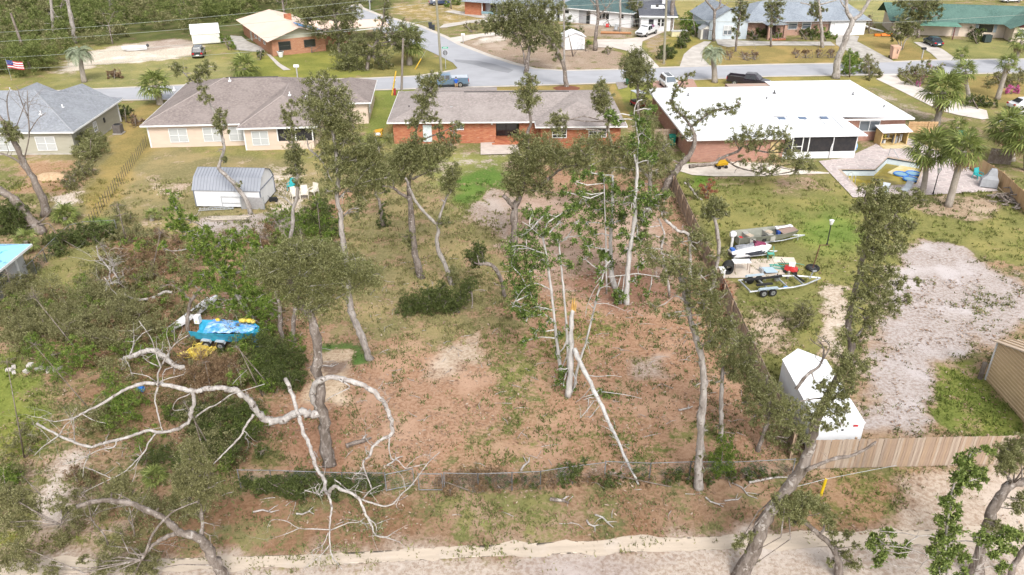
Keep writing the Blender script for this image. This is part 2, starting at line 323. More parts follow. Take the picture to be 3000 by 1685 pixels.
# corners in survey pixels | soil colour | grass colour | grass cover | softness (m)
PINK = (0.475, 0.295, 0.19); TAN = (0.43, 0.295, 0.185); SAND = (0.62, 0.54, 0.46); GSAND = (0.535, 0.475, 0.445); LITTER = (0.31, 0.185, 0.11)
OLIVE = (0.225, 0.20, 0.085); DRY = (0.335, 0.27, 0.125); GOLD = (0.37, 0.275, 0.10); LAWN = (0.29, 0.265, 0.088); VIVID = (0.155, 0.24, 0.05)
def PX(s): return [tuple(float(v) for v in q.split(',')) for q in s.split()]
ZONES = [
 ('-600,620 3600,620 3600,1420 -600,1420', TAN, OLIVE, 0.45, 3),
 ('-900,120 4000,120 4000,330 -900,330', TAN, LAWN, 0.72, 3),
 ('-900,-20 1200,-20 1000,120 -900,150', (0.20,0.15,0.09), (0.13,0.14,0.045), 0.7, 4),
 ('600,1440 2400,1420 3000,1400 3600,1400 3600,1600 -600,1640 -600,1440', LITTER, OLIVE, 0.40, 1.0),
 ('1300,1440 1700,1430 1800,1500 1600,1590 1250,1590 1250,1500', (0.37,0.26,0.17), (0.235,0.22,0.08), 0.5, 1.2),
 ('1850,1440 2250,1420 2250,1520 1900,1560', (0.36,0.235,0.15), OLIVE, 0.35, 1.2),
 # middle yard
 ('860,640 1000,560 1500,480 1950,520 2090,760 2250,1180 2370,1380 1600,1400 960,1380 800,1180 830,860', PINK, OLIVE, 0.22, 1.5),
 ('980,640 1180,500 1440,470 1500,600 1470,800 1500,980 1300,1010 1000,1000 850,880', TAN, DRY, 0.66, 2.0),
 ('1200,470 1500,440 1490,590 1370,640 1300,560', (0.52,0.44,0.36), (0.27,0.27,0.085), 0.62, 1.2),
 ('1330,530 1440,490 1500,500 1490,560 1400,600 1340,590', TAN, VIVID, 0.78, 0.8),
 ('1430,540 1510,560 1500,760 1430,680 1380,620', (0.54,0.44,0.37), DRY, 0.2, 1.0),
 ('1500,560 1900,560 1990,760 1980,880 1600,860 1500,700', (0.50,0.36,0.275), OLIVE, 0.10, 1.5),
 ('1640,810 1900,780 1990,860 1900,930 1680,880', (0.36,0.21,0.145), OLIVE, 0.12, 0.8),
 ('1440,960 1580,1000 1560,1220 1440,1360 1350,1380 1420,1180', TAN, (0.22,0.22,0.07), 0.5, 1.0),
 ('1560,900 1760,900 1800,1040 1660,1100 1560,1040', PINK, (0.27,0.25,0.08), 0.42, 1.2),
 ('1270,1010 1400,990 1420,1070 1330,1120 1260,1100', (0.58,0.47,0.36), DRY, 0.06, 0.7),
 ('1860,1050 1950,1050 1960,1110 1870,1110', (0.50,0.40,0.33), DRY, 0.2, 0.5),
 ('1020,1100 1420,1080 1440,1250 1260,1330 1080,1300', (0.47,0.30,0.20), OLIVE, 0.14, 1.2),
 ('780,1180 960,1200 1040,1300 980,1400 820,1380 780,1300', (0.40,0.235,0.15), OLIVE, 0.15, 0.8),
 ('950,1010 1050,1010 1095,1060 1040,1070 1000,1040 950,1035', TAN, (0.12,0.20,0.05), 0.95, 0.3),
 ('940,1028 1038,1025 1034,1060 1010,1180 890,1180 900,1120', (0.66,0.52,0.37), DRY, 0.02, 0.3),
 ('950,1060 1030,1055 1020,1095 960,1100', (0.30,0.22,0.17), DRY, 0.02, 0.3),
 ('1500,1240 2050,1230 2250,1340 2250,1400 1450,1400', (0.42,0.265,0.17), (0.19,0.19,0.06), 0.35, 1.0),
 ('-900,1655 400,1650 900,1632 1500,1600 2000,1582 2500,1560 3700,1530 4200,1900 -900,1900', (0.575,0.49,0.415), DRY, 0.04, 1.1),
 ('1500,1640 1800,1620 1950,1640 1800,1690 1560,1690', (0.47,0.395,0.35), DRY, 0.03, 0.5),
 # right lawn
 ('1960,490 2120,560 2400,470 2520,590 2930,570 3000,620 3600,700 3600,760 2900,770 2640,700 2560,900 2480,1060 2260,1180 2140,840', TAN, LAWN, 0.9, 1.0),
 ('2330,640 2440,610 2530,680 2520,730 2420,735 2340,700', TAN, (0.21,0.27,0.06), 0.95, 2.2),
 ('2000,480 2080,470 2110,520 2060,560 2010,530', TAN, (0.18,0.26,0.045), 0.95, 1.0),
 ('2250,500 2420,500 2420,560 2300,570', (0.5,0.36,0.26), DRY, 0.5, 1.5),
 ('2160,920 2300,900 2360,1000 2300,1050 2180,1020', (0.56,0.43,0.32), OLIVE, 0.3, 1.2),
 ('2390,850 2470,830 2490,900 2470,1080 2420,1020 2400,930', (0.68,0.58,0.47), OLIVE, 0.2, 0.6),
 ('2690,590 2800,570 2920,580 2950,620 2840,650 2700,630', (0.50,0.38,0.27), OLIVE, 0.35, 0.8),
 ('2640,720 2760,710 2850,735 2920,800 3000,850 3600,900 3600,960 3000,950 2890,1010 2770,1080 2745,1150 2720,1270 2470,1275 2540,1150 2560,1000 2600,850', GSAND, OLIVE, 0.04, 0.9),
 ('2770,870 2990,800 3000,880 2860,960', GSAND, OLIVE, 0.33, 0.8),
 ('2740,1085 2860,1060 2900,1120 3010,1250 2940,1290 2760,1265 2730,1160', TAN, (0.23,0.25,0.06), 0.72, 0.5),
 ('2230,1470 2500,1380 2660,1380 2660,1440 2520,1520 2300,1540', (0.42,0.27,0.16), (0.23,0.22,0.065), 0.42, 0.8),
 ('2700,1385 3600,1350 3600,1620 2560,1580 2640,1480', (0.585,0.485,0.39), DRY, 0.05, 0.8),
 # left side
 ('290,420 440,430 900,440 960,520 900,660 560,700 250,660 120,600 60,470', (0.52,0.40,0.29), DRY, 0.80, 1.5),
 ('360,330 460,300 500,290 430,370 440,440 300,640 230,600 330,430', TAN, GOLD, 0.95, 0.7),
 ('60,470 230,470 250,520 180,570 60,560', (0.49,0.315,0.19), GOLD, 0.25, 1.0),
 ('145,575 240,560 250,590 160,610', (0.72,0.63,0.53), DRY, 0.2, 0.5),
 ('440,525 560,530 540,580 430,590', (0.60,0.48,0.37), DRY, 0.45, 0.8),
 ('270,630 340,640 330,660 280,660', TAN, VIVID, 0.95, 0.6),
 ('790,480 860,490 930,570 900,640 780,650 770,560', (0.66,0.57,0.47), DRY, 0.45, 1.0),
 ('560,640 900,620 860,700 600,700', (0.46,0.40,0.36), OLIVE, 0.3, 0.8),
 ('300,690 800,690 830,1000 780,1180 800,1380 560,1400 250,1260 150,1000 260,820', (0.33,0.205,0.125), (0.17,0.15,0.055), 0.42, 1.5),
 ('600,700 760,760 760,920 620,960 540,860', (0.43,0.27,0.175), OLIVE, 0.25, 1.2),
 ('80,820 170,740 300,700 330,740 260,880 200,960 80,1000', (0.42,0.30,0.18), (0.29,0.255,0.095), 0.8, 0.8),
 ('-300,1050 100,1060 140,1180 120,1280 -300,1300', TAN, (0.25,0.27,0.06), 0.82, 1.2),
 ('-300,1230 60,1220 160,1300 60,1400 -300,1400', TAN, (0.26,0.265,0.065), 0.66, 1.2),
 ('140,1350 220,1330 240,1480 160,1560 100,1470', (0.66,0.575,0.5), OLIVE, 0.22, 0.8),
 ('-300,1450 200,1500 330,1540 330,1620 -300,1640', (0.50,0.38,0.28), (0.24,0.23,0.06), 0.45, 1.0),
 # far side
 ('170,190 260,170 560,160 700,190 760,230 560,245 230,265 160,240', (0.50,0.40,0.29), (0.33,0.30,0.115), 0.8, 1.5),
 ('255,150 330,135 420,128 540,118 600,130 570,160 440,180 290,190 180,215 170,200', (0.76,0.69,0.57), DRY, 0.07, 1.0),
 ('420,125 540,112 560,135 430,150', (0.52,0.43,0.36), DRY, 0.05, 1.0),
 ('780,160 960,150 1060,150 1080,220 870,240 700,235 740,190', TAN, (0.28,0.275,0.065), 0.93, 1.0),
 ('1080,170 1200,150 1335,195 1220,224 1080,228', TAN, (0.31,0.265,0.085), 0.92, 0.6),
 ('1330,130 1500,85 1800,140 1850,200 1650,206 1500,188', (0.46,0.36,0.275), OLIVE, 0.28, 1.2),
 ('1400,112 1470,105 1480,120 1410,126', (0.72,0.66,0.57), OLIVE, 0.1, 0.8),
 ('1640,20 1860,60 1850,110 1700,110', (0.46,0.37,0.28), OLIVE, 0.3, 1.0),
 ('1150,10 1450,15 1440,62 1310,76 1150,40', (0.58,0.47,0.33), GOLD, 0.6, 1.0),
 ('1880,110 1960,100 2060,120 1990,190 1940,195', (0.44,0.35,0.25), GOLD, 0.45, 0.8),
 ('1960,100 2060,115 2020,150 1990,190 1950,195', TAN, (0.32,0.27,0.075), 0.95, 0.8),
 ('2110,130 2470,130 2450,185 2080,195', TAN, GOLD, 0.95, 0.8),
 ('2490,60 2620,100 2750,175 2620,180 2500,110', TAN, GOLD, 0.95, 0.8),
 ('2760,120 3300,120 3300,165 2820,172', TAN, (0.30,0.28,0.10), 0.9, 0.8),
 ('2480,0 2650,0 2620,90 2540,95', TAN, (0.38,0.345,0.14), 0.9, 2),
 ('1840,-30 2150,-30 2150,60 1900,60', TAN, (0.40,0.33,0.13), 0.9, 2),
 ('2830,225 3300,215 3300,300 2850,300', TAN, GOLD, 0.97, 0.8),
 ('2530,240 2700,320 2800,360 2650,350', (0.46,0.38,0.29), (0.24,0.22,0.09), 0.5, 0.8),
 ('1600,246 1990,240 2020,262 1840,300', TAN, (0.27,0.27,0.065), 0.9, 0.5),
 ('2030,228 2480,215 2600,250 2290,262 2040,262', TAN, (0.35,0.29,0.09), 0.92, 0.8),
 ('1100,262 1240,256 1230,300 1130,420 1060,420 1080,300', TAN, (0.26,0.28,0.07), 0.85, 0.8),
 ('1240,256 1500,250 1800,240 1845,340 1835,372 1700,300 1230,292 1165,380 1135,400 1112,400 1170,310 1230,285', TAN, GOLD, 1.0, 0.25),
 ('560,420 1000,415 1150,430 1150,470 960,500 880,470 560,450', TAN, (0.32,0.28,0.1), 0.75, 0.8),
]
POOL = PX('2463,496 2564,496 2601,461 2654,470 2708,479 2684,538 2561,546 2511,546')
pool_w = [g(*p) for p in POOL]
xs = np.concatenate([[-1600, -500, -200], np.arange(-125, -46, 1.0), np.arange(-46, 46, 0.36), np.arange(46, 126, 1.0), [200, 500, 1600]])
ys = np.concatenate([[-300, -20, 8], np.arange(18, 24, 1.0), np.arange(24, 75, 0.32), np.arange(75, 132, 0.48), np.arange(132, 216, 1.1), [260, 400, 900, 2500]])
GX, GY = np.meshgrid(xs, ys); shp = GX.shape
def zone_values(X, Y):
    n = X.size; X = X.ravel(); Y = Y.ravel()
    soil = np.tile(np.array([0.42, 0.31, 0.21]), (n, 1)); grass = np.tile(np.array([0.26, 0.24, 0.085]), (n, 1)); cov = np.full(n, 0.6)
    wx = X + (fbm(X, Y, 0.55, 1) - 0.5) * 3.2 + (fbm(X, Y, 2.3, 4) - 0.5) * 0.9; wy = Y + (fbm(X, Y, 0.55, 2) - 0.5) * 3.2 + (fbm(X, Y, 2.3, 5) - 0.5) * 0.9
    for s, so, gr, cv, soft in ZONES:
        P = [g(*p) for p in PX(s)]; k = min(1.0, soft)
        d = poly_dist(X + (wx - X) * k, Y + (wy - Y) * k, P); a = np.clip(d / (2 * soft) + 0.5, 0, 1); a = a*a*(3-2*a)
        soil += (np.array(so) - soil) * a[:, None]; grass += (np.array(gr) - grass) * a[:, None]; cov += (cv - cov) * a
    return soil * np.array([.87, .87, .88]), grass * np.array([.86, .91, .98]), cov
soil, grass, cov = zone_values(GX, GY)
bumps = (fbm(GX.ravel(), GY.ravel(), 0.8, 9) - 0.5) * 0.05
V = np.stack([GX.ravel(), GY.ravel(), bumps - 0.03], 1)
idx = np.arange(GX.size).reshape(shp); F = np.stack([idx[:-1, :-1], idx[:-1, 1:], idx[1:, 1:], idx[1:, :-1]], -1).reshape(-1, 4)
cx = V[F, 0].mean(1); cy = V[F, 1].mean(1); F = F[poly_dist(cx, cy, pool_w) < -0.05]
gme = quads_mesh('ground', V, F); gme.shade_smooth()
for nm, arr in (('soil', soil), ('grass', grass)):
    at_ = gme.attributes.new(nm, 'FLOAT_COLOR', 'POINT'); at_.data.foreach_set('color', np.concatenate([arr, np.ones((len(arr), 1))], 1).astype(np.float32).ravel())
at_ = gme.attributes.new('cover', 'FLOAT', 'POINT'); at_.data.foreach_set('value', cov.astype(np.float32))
def ground_mat():
    t = NT('ground_soil_and_grass'); p = t.pos()
    so = t.n('ShaderNodeAttribute', attribute_name='soil').outputs['Color']; gr = t.n('ShaderNodeAttribute', attribute_name='grass').outputs['Color']; cv = t.n('ShaderNodeAttribute', attribute_name='cover').outputs['Fac']
    n1 = t.noise(p, 0.5, 8, 0.7); n2 = t.noise(p, 4.5, 4, 0.65); n3 = t.noise(p, 0.22, 4, 0.6); n4 = t.noise(t.scale(p, 1, 0.6, 1), 14, 3, 0.7)
    x = t.math('ADD', t.math('MULTIPLY_ADD', n1, 2.3, -0.65), t.math('MULTIPLY_ADD', n2, 0.7, -0.35))
    fac = t.ramp(t.math('ADD', t.math('SUBTRACT', x, 1.0), cv), -0.17, 0.17)
    s2 = t.mix(t.ramp(n2, 0.38, 0.66), so, t.mix(1.0, so, (0.70, 0.63, 0.58), 'MULTIPLY'))
    s2 = t.mix(t.ramp(n3, 0.48, 0.66), s2, t.mix(1.0, so, (1.12, 1.14, 1.18), 'MULTIPLY'))
    s2 = t.mix(t.ramp(n4, 0.60, 0.68), s2, t.mix(1.0, so, (0.45, 0.38, 0.33), 'MULTIPLY'))
    g2 = t.mix(t.ramp(n2, 0.3, 0.7), gr, t.mix(1.0, gr, (0.62, 0.66, 0.60), 'MULTIPLY'))
    g2 = t.mix(t.ramp(n3, 0.40, 0.68), g2, t.mix(1.0, gr, (1.22, 1.12, 1.12), 'MULTIPLY'))
    g2 = t.mix(t.ramp(n4, 0.52, 0.72), g2, t.mix(1.0, gr, (0.6, 0.62, 0.55), 'MULTIPLY'))
    t.bump(t.math('ADD', n2, t.math('MULTIPLY', n4, 0.6)), 0.55, 0.07)
    return t.done(t.mix(fac, s2, g2), 0.95, 0, 0.08)
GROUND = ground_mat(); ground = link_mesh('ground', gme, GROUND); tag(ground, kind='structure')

def sand_strip(name, near, far, z, soilc, seed):
    """a sandy track with ragged edges"""
    A = [g(*p) for p in PX(near)]; B = [g(*p) for p in PX(far)]
    def res(P, n):
        d = np.cumsum([0] + [(P[i+1]-P[i]).length for i in range(len(P)-1)]); X = np.linspace(0, d[-1], n)
        return np.stack([np.interp(X, d, [p.x for p in P]), np.interp(X, d, [p.y for p in P])], 1)
    n, m = 260, 18; a = res(A, n); b = res(B, n); k = np.linspace(0, 1, m)[:, None, None]
    Q = a[None] * (1-k) + b[None] * k
    for row, sg in ((0, 1), (m-1, 1)):
        Q[row, :, 1] += (fbm(Q[row, :, 0], Q[row, :, 1]*0, 0.7, seed+row) - 0.5) * 0.7 + (fbm(Q[row, :, 0], Q[row, :, 1]*0, 3.0, seed+row+3) - 0.5) * 0.12
    Q = Q.reshape(-1, 2); kk = np.repeat(np.linspace(0, 1, m), n)
    rut = -0.004 * np.exp(-((kk-0.3)/0.09)**2) - 0.004 * np.exp(-((kk-0.68)/0.09)**2)
    Z = (fbm(Q[:, 0], Q[:, 1], 0.8, 9) - 0.5) * 0.05 - 0.022 + rut
    idx = np.arange(n*m).reshape(m, n); F = np.stack([idx[:-1, :-1], idx[:-1, 1:], idx[1:, 1:], idx[1:, :-1]], -1).reshape(-1, 4)
    me = quads_mesh(name, np.concatenate([Q, Z[:, None]], 1), F); me.shade_smooth()
    t = NT(name + '_sand'); p = t.pos(); n1 = t.noise(t.scale(p, 0.25, 1.6, 1), 1.5, 6, 0.65); n2 = t.noise(p, 9, 3, 0.7); n5 = t.noise(p, 0.5, 5, 0.65)
    col = t.mix(t.ramp(n1, 0.35, 0.7), soilc, tuple(x*0.84 for x in soilc)); col = t.mix(t.ramp(n2, 0.62, 0.72), col, tuple(x*0.62 for x in soilc)); col = t.mix(t.ramp(n5, 0.55, 0.75), col, (0.55, 0.475, 0.41))
    t.bump(n1, 0.5, 0.04); o = link_mesh(name, me, t.done(col, 0.95, 0, 0.05)); tag(o, kind='structure'); return o
sand_strip('sand_road', '-700,1720 400,1672 900,1660 1500,1628 2000,1615 2600,1600 3700,1590', '-700,1640 300,1640 900,1622 1500,1590 2000,1572 2500,1555 3700,1520', 0.018, (0.56, 0.47, 0.38), 3)

def asphalt(name, base):
    t = NT(name); p = t.pos(); n1 = t.noise(p, 0.35, 5, 0.6); n2 = t.noise(t.scale(p, 0.15, 1.2, 1), 1.2, 4, 0.6); n3 = t.noise(p, 9, 3)
    col = t.mix(t.ramp(n1, 0.35, 0.7), base, tuple(x*0.9 for x in base)); col = t.mix(t.ramp(n2, 0.5, 0.75), col, tuple(x*0.84 for x in base)); col = t.mix(t.ramp(n3, 0.6, 0.75), col, tuple(x*0.86 for x in base))
    MATS[name] = t.done(col, 0.9, 0, 0.15); return MATS[name]
ROAD = asphalt('sun_bleached_asphalt', (0.41, 0.415, 0.445)); ROAD2 = asphalt('asphalt_patch', (0.30, 0.305, 0.325))
SHOULDER = M('sandy_shoulder_mix', (0.58, 0.53, 0.48), (0.50, 0.45, 0.39), 0.8, rough=0.95)
NEAR = '-900,345 -300,322 230,294 500,289 1085,262 1275,256 1500,250 1590,247 1840,240 2250,222 2700,215 3000,212 3900,205'
FAR = '3900,160 3000,174 2747,177 2592,183 2450,187 2250,190 1935,199 1811,205 1655,208 1562,202 1500,188'
FARL = '1220,224 1085,230 870,236 545,250 245,263 -300,290 -900,310'
def off(s, d): return ' '.join('%g,%g' % (x, y + d) for x, y in PX(s))
sheet('road_shoulder', PX(off(NEAR, 3.5) + ' ' + off(FAR, -3) + ' ' + off(FARL, -3)), 0.02, SHOULDER)
sheet('road', PX(NEAR + ' ' + FAR + ' ' + FARL), 0.035, ROAD)
sheet('side_street_shoulder', PX('1190,226 1346,201 1333,184 1296,164 1252,143 1150,102 1085,76 1042,52 1000,20 1055,10 1066,22 1112,41 1238,75 1310,106 1350,126 1440,161 1512,184 1600,207'), 0.024, SHOULDER)
sheet('side_street', PX('1220,224 1300,214 1341,200 1327,184 1290,165 1248,145 1148,104 1083,78 1048,54 1012,22 1046,14 1061,26 1108,45 1232,79 1303,110 1341,131 1434,166 1500,188 1562,202'), 0.04, ROAD)
sheet('asphalt_patch', PX('1330,174 1400,178 1450,188 1505,205 1490,214 1440,205 1390,190 1335,181'), 0.046, ROAD2)
def crop(s, x0, y0, k=3.216): return [(x0 + a/k, y0 + b/k) for a, b in PX(s)]
DRIVE = M('driveway_concrete', (0.64, 0.58, 0.525), (0.54, 0.48, 0.43), 0.5, rough=0.9)
sheet('driveway', crop('1770,365 1990,330 2280,300 2420,296 2420,326 2290,330 2100,350 1890,410', 750, 0), 0.03, DRIVE)
sheet('driveway', PX('1285,82 1300,71 1380,59 1500,48 1520,60 1380,67 1310,80'), 0.032, CONC)
sheet('front_walk', PX('1300,34 1330,30 1420,46 1460,52 1440,57 1390,50'), 0.03, CONC)
sheet('driveway', crop('800,370 1040,370 1200,350 1300,290 1440,295 1340,340 1230,390 1220,450 1390,635 1240,655 1190,560 1090,480 960,450 800,445', 1500, 0), 0.031, DRIVE)
sheet('driveway', crop('1580,625 1620,510 1700,440 1810,390 1880,390 1800,470 1790,540 1875,628', 1500, 0), 0.033, CONC)
sheet('driveway', crop('1900,335 2060,330 2110,380 2412,390 3000,392 3050,430 2412,428 2150,432 2040,445 1940,420', 1500, 0), 0.029, CONC2)
sheet('driveway', crop('640,320 860,340 840,390 1190,578 1090,592 940,604 830,520 690,450 640,420', 2250, 0), 0.031, CONC2)
sheet('driveway', crop('1370,395 1480,400 1640,460 1780,558 1600,560 1540,505', 2250, 0), 0.031, CONC)
PALEDRIVE = M('pale_concrete', (0.70, 0.63, 0.58), (0.60, 0.53, 0.48), 0.5, rough=0.9)
sheet('driveway', crop('1020,745 1080,690 1200,696 1250,760 1400,800 1560,880 1700,940 1850,985 2060,1040 2080,1120 2020,1125 1800,1085 1620,1040 1440,950 1200,830', 2250, 0), 0.031, PALEDRIVE)
REDPAVE = M('red_paver', (0.47, 0.29, 0.23), (0.38, 0.23, 0.185), 3, rough=0.9)
sheet('driveway', PX('1912,238 2030,231 2047,262 2010,276 1915,276'), 0.03, REDPAVE)
sheet('front_walk', crop('900,785 960,800 1100,930 1255,1020 1150,1027 1060,960', 600, 0, 4.99), 0.03, CONC)
sheet('side_patio', crop('370,520 540,530 620,600 860,700 880,760 440,730', 600, 0, 4.99), 0.03, CONC2)
sheet('bare_soil_patch', PX('1803,241 1840,240 1838,256 1812,262'), 0.026, M('grey_soil', (0.34, 0.30, 0.27), (0.26, 0.22, 0.2), 2))
BEDSAND = M('white_bed_sand', (0.72, 0.655, 0.58), (0.62, 0.55, 0.47), 1.2, rough=0.95)
sheet('sand_bed', crop('1540,262 2060,238 2412,250 2600,300 2990,340 2985,350 2660,355 2412,372 1900,374 1700,362 1580,325', 1500, 400), 0.03, BEDSAND)
slab_o = sheet('concrete_slab', PX('2139,762 2267,757 2277,769 2301,804 2274,805 2240,814 2116,814'), 0.05, M('slab_concrete', (0.63, 0.55, 0.47), (0.52, 0.44, 0.36), 0.9))
# pool deck and pool
PAVER = NT('flagstone_deck'); _p = PAVER.pos(); _v = PAVER.n('ShaderNodeTexVoronoi'); _v.inputs['Scale'].default_value = 1.6; PAVER.l(PAVER.scale(_p, 1, 1.5, 0), _v.inputs['Vector'])
_e = PAVER.n('ShaderNodeTexVoronoi', feature='DISTANCE_TO_EDGE'); _e.inputs['Scale'].default_value = 1.6; PAVER.l(PAVER.scale(_p, 1, 1.5, 0), _e.inputs['Vector'])
_sep = PAVER.n('ShaderNodeSeparateColor'); PAVER.l(_v.outputs['Color'], _sep.inputs[0])
_c1 = PAVER.mix(_sep.outputs[0], (0.56, 0.47, 0.45), (0.40, 0.345, 0.335)); _c1 = PAVER.mix(PAVER.ramp(PAVER.noise(_p, 1.0, 4), 0.4, 0.7), _c1, (0.50, 0.42, 0.41)); _c1 = PAVER.mix(PAVER.ramp(_e.outputs['Distance'], 0.07, 0.02), _c1, (0.62, 0.56, 0.53))
PAVER.bump(_e.outputs['Distance'], 0.3, 0.02); PAVER = PAVER.done(_c1, 0.9, 0, 0.2)
DECK = PX('2399,472 2480,462 2560,425 2575,414 2660,404 2700,420 2819,481 2925,559 2700,572 2499,578')
ctr = sum((Vector((p[0], p[1])) for p in POOL), Vector((0, 0))) / len(POOL)
COPE = [(ctr.x + (p[0]-ctr.x)*1.06 + (3 if p[0] > ctr.x else -3)*0, ctr.y + (p[1]-ctr.y)*1.07) for p in POOL]
sheet('pool_deck', DECK, 0.04, PAVER, holes=[COPE])
pool = thing('swimming_pool', 'angular backyard swimming pool half drained with murky yellow-green water', 'pool', g(2580, 505))
L = pool.location
def loc(v): return (v[0]-L.x, v[1]-L.y, v[2]-L.z)
m = MB(); n = len(POOL); top = [g(x, y, 0.055) for x, y in POOL]; topo = [g(x, y, 0.055) for x, y in COPE]
for i in range(n):
    j = (i+1) % n; a, b, c, d = topo[i], topo[j], top[j], top[i]
    m.slab([loc(a), loc(b), loc(c), loc(d)], 0.06)
m.build('coping', M('pool_coping', (0.52, 0.42, 0.34), (0.44, 0.35, 0.28), 2), pool)
for nm, z0, z1, mt in (('tile_band', -0.02, -0.20, M('pool_tile', (0.10, 0.17, 0.25), (0.07, 0.10, 0.14), 12)), ('basin', -0.20, -1.5, M('pool_liner', (0.64, 0.72, 0.78), (0.56, 0.64, 0.70), 0.8))):
    m = MB(); a = [g(x, y, 0) for x, y in POOL]
    for i in range(n):
        j = (i+1) % n
        m.face(loc((a[i].x, a[i].y, z1)), loc((a[j].x, a[j].y, z1)), loc((a[j].x, a[j].y, z0)), loc((a[i].x, a[i].y, z0)))
    if nm == 'basin':
        tri = tessellate_polygon([[Vector((p.x, p.y, -1.5)) for p in a]])
        for q in tri: m.face(*[loc((a[k].x, a[k].y, -1.5)) for k in q])
        # shallow end steps
        q = [a[2], a[3], a[4]]
    m.build(nm, mt, pool)
t = NT('algae_water'); col = t.mix(t.ramp(t.noise(t.pos(), 0.5, 4), 0.4, 0.65), (0.24, 0.19, 0.03), (0.52, 0.40, 0.06)); WATER = t.done(col, 0.2, 0, 0.12)
wl = [g(x, y, 0) for x, y in POOL]; wm = MB(); wtri = tessellate_polygon([[Vector((p.x, p.y, -0.72)) for p in wl]])
for q in wtri: wm.face(*[loc((wl[k].x, wl[k].y, -0.72)) for k in q])
wm.build('water', WATER, pool)
m = MB(); bx = g(2640, 500, -0.9)
m.slab([loc(g(2600, 505, -0.66)), loc(g(2680, 535, -0.66)), loc(g(2700, 490, -0.66)), loc(g(2655, 475, -0.66))][::-1], 0.3).build('floor_shelf', M('shelf_liner', (0.66, 0.60, 0.42), (0.60, 0.46, 0.16), 0.9), pool)
for k, (x, y) in enumerate(((2489, 527), (2497, 535))):
    p = g(x, y); m = MB(); m.tube([(p.x-L.x-.25, p.y-L.y, 0), (p.x-L.x-.2, p.y-L.y, .7), (p.x-L.x, p.y-L.y, .82), (p.x-L.x+.22, p.y-L.y, .7), (p.x-L.x+.3, p.y-L.y, -.4)], 0.03, 6); m.build('handrail', GALV, pool)
p = g(2606, 459); m = MB(); m.tube([(p.x-L.x, p.y-L.y+.3, 0), (p.x-L.x, p.y-L.y+.2, .9), (p.x-L.x+.1, p.y-L.y-.3, .95), (p.x-L.x+.6, p.y-L.y-1, .1)], 0.035, 6).build('handrail', GALV, pool)
for i, (x, y, nm) in enumerate(((2640, 510, 'left of the three blue rings on the pool shelf'), (2675, 508, 'rear right of the three blue rings on the pool shelf'), (2668, 525, 'front of the three blue rings on the pool shelf'))):
    c = g(x, y, -0.6); m = MB(); m.tube([(math.cos(a)*.72, math.sin(a)*.72, 0) for a in np.linspace(0, 2*math.pi, 20)], .09, 6)
    m2 = MB().loft([[(math.cos(a)*.7, math.sin(a)*.7, z) for a in np.linspace(0, 2*math.pi, 16, endpoint=False)] for z in (-.03, .0)])
    o = thing('pool_float', 'round blue pool float, ' + nm, 'pool float', c, group='pool floats'); m.build('ring', M('blue_vinyl', (.05, .16, .52), (.07, .24, .6), 3, rough=.35), o); m2.build('mesh_seat', M('pale_mesh', (.28, .42, .55), (.22, .40, .42), 6), o)

# ================================================================ HOUSES
def window(parent, x, y, z, w, h, rz=0.0, nx=2, nz=2, glass=None, frame=None, blind=0, name='window'):
    m = MB(); f = 0.07; frame = frame or TRIM
    m.box(-w/2-f, -w/2, -.05, .05, -h/2-f, h/2+f).box(w/2, w/2+f, -.05, .05, -h/2-f, h/2+f).box(-w/2, w/2, -.05, .05, h/2, h/2+f).box(-w/2, w/2, -.06, .05, -h/2-f, -h/2)
    for i in range(1, nx): xx = -w/2 + w*i/nx; m.box(xx-.03, xx+.03, -.04, .03, -h/2, h/2)
    for i in range(1, nz):
        zz = -h/2 + h*i/nz
        for k in range(nx): m.box(-w/2+w*k/nx+(.03 if k else 0), -w/2+w*(k+1)/nx-(.03 if k < nx-1 else 0), -.037, .03, zz-.025, zz+.025)
    o = m.build(name, frame, parent, (x, y, z), rz)
    for k in range(nx):
        for i in range(nz):
            mt = (BLIND if (i >= nz - blind) else (glass or GLASS))
            MB().box(-w/2+w*k/nx+.02, -w/2+w*(k+1)/nx-.02, -.02, .02, -h/2+h*i/nz+.015, -h/2+h*(i+1)/nz-.015).build('pane', mt, o)
    return o
def hip(m, x0, x1, y0, y1, z, a, b, th=0.14):
    """four slopes between the eave rectangle and a ridge from a to b"""
    A, B, C, D = (x0,y0,z), (x1,y0,z), (x1,y1,z), (x0,y1,z)
    if abs(a[0]-b[0]) >= abs(a[1]-b[1]): fs = ((A,B,b,a), (B,C,b), (C,D,a,b), (D,A,a))
    else: fs = ((A,B,a), (B,C,b,a), (C,D,b), (D,A,a,b))
    for f in fs: m.face(*f)
    m.face((x0,y1,z-.005),(x1,y1,z-.005),(x1,y0,z-.005),(x0,y0,z-.005))
    return m
def fascia(m, x0, x1, y0, y1, z, h=0.18, t=0.06):
    m.box(x0-t, x1+t, y0-t, y0, z-h, z-.01).box(x0-t, x1+t, y1, y1+t, z-h, z-.01).box(x0-t, x0, y0, y1, z-h, z-.01).box(x1, x1+t, y0, y1, z-h, z-.01); return m
def wallbox(m, x0, x1, y0, y1, z1, z0=-0.1): return m.box(x0, x1, y0, y1, z0, z1)
SH_GREY = shingle_mat('grey_shingle', (0.25, 0.26, 0.285), (0.20, 0.21, 0.235), (0.27, 0.285, 0.31))
SH_BROWN = shingle_mat('brown_shingle', (0.235, 0.195, 0.18), (0.18, 0.15, 0.145), (0.265, 0.225, 0.21))
SH_TAUPE = shingle_mat('taupe_shingle', (0.29, 0.25, 0.235), (0.23, 0.20, 0.19), (0.325, 0.285, 0.27))
SH_GREEN = shingle_mat('green_shingle', (0.085, 0.155, 0.135), (0.065, 0.12, 0.105), (0.105, 0.18, 0.155))
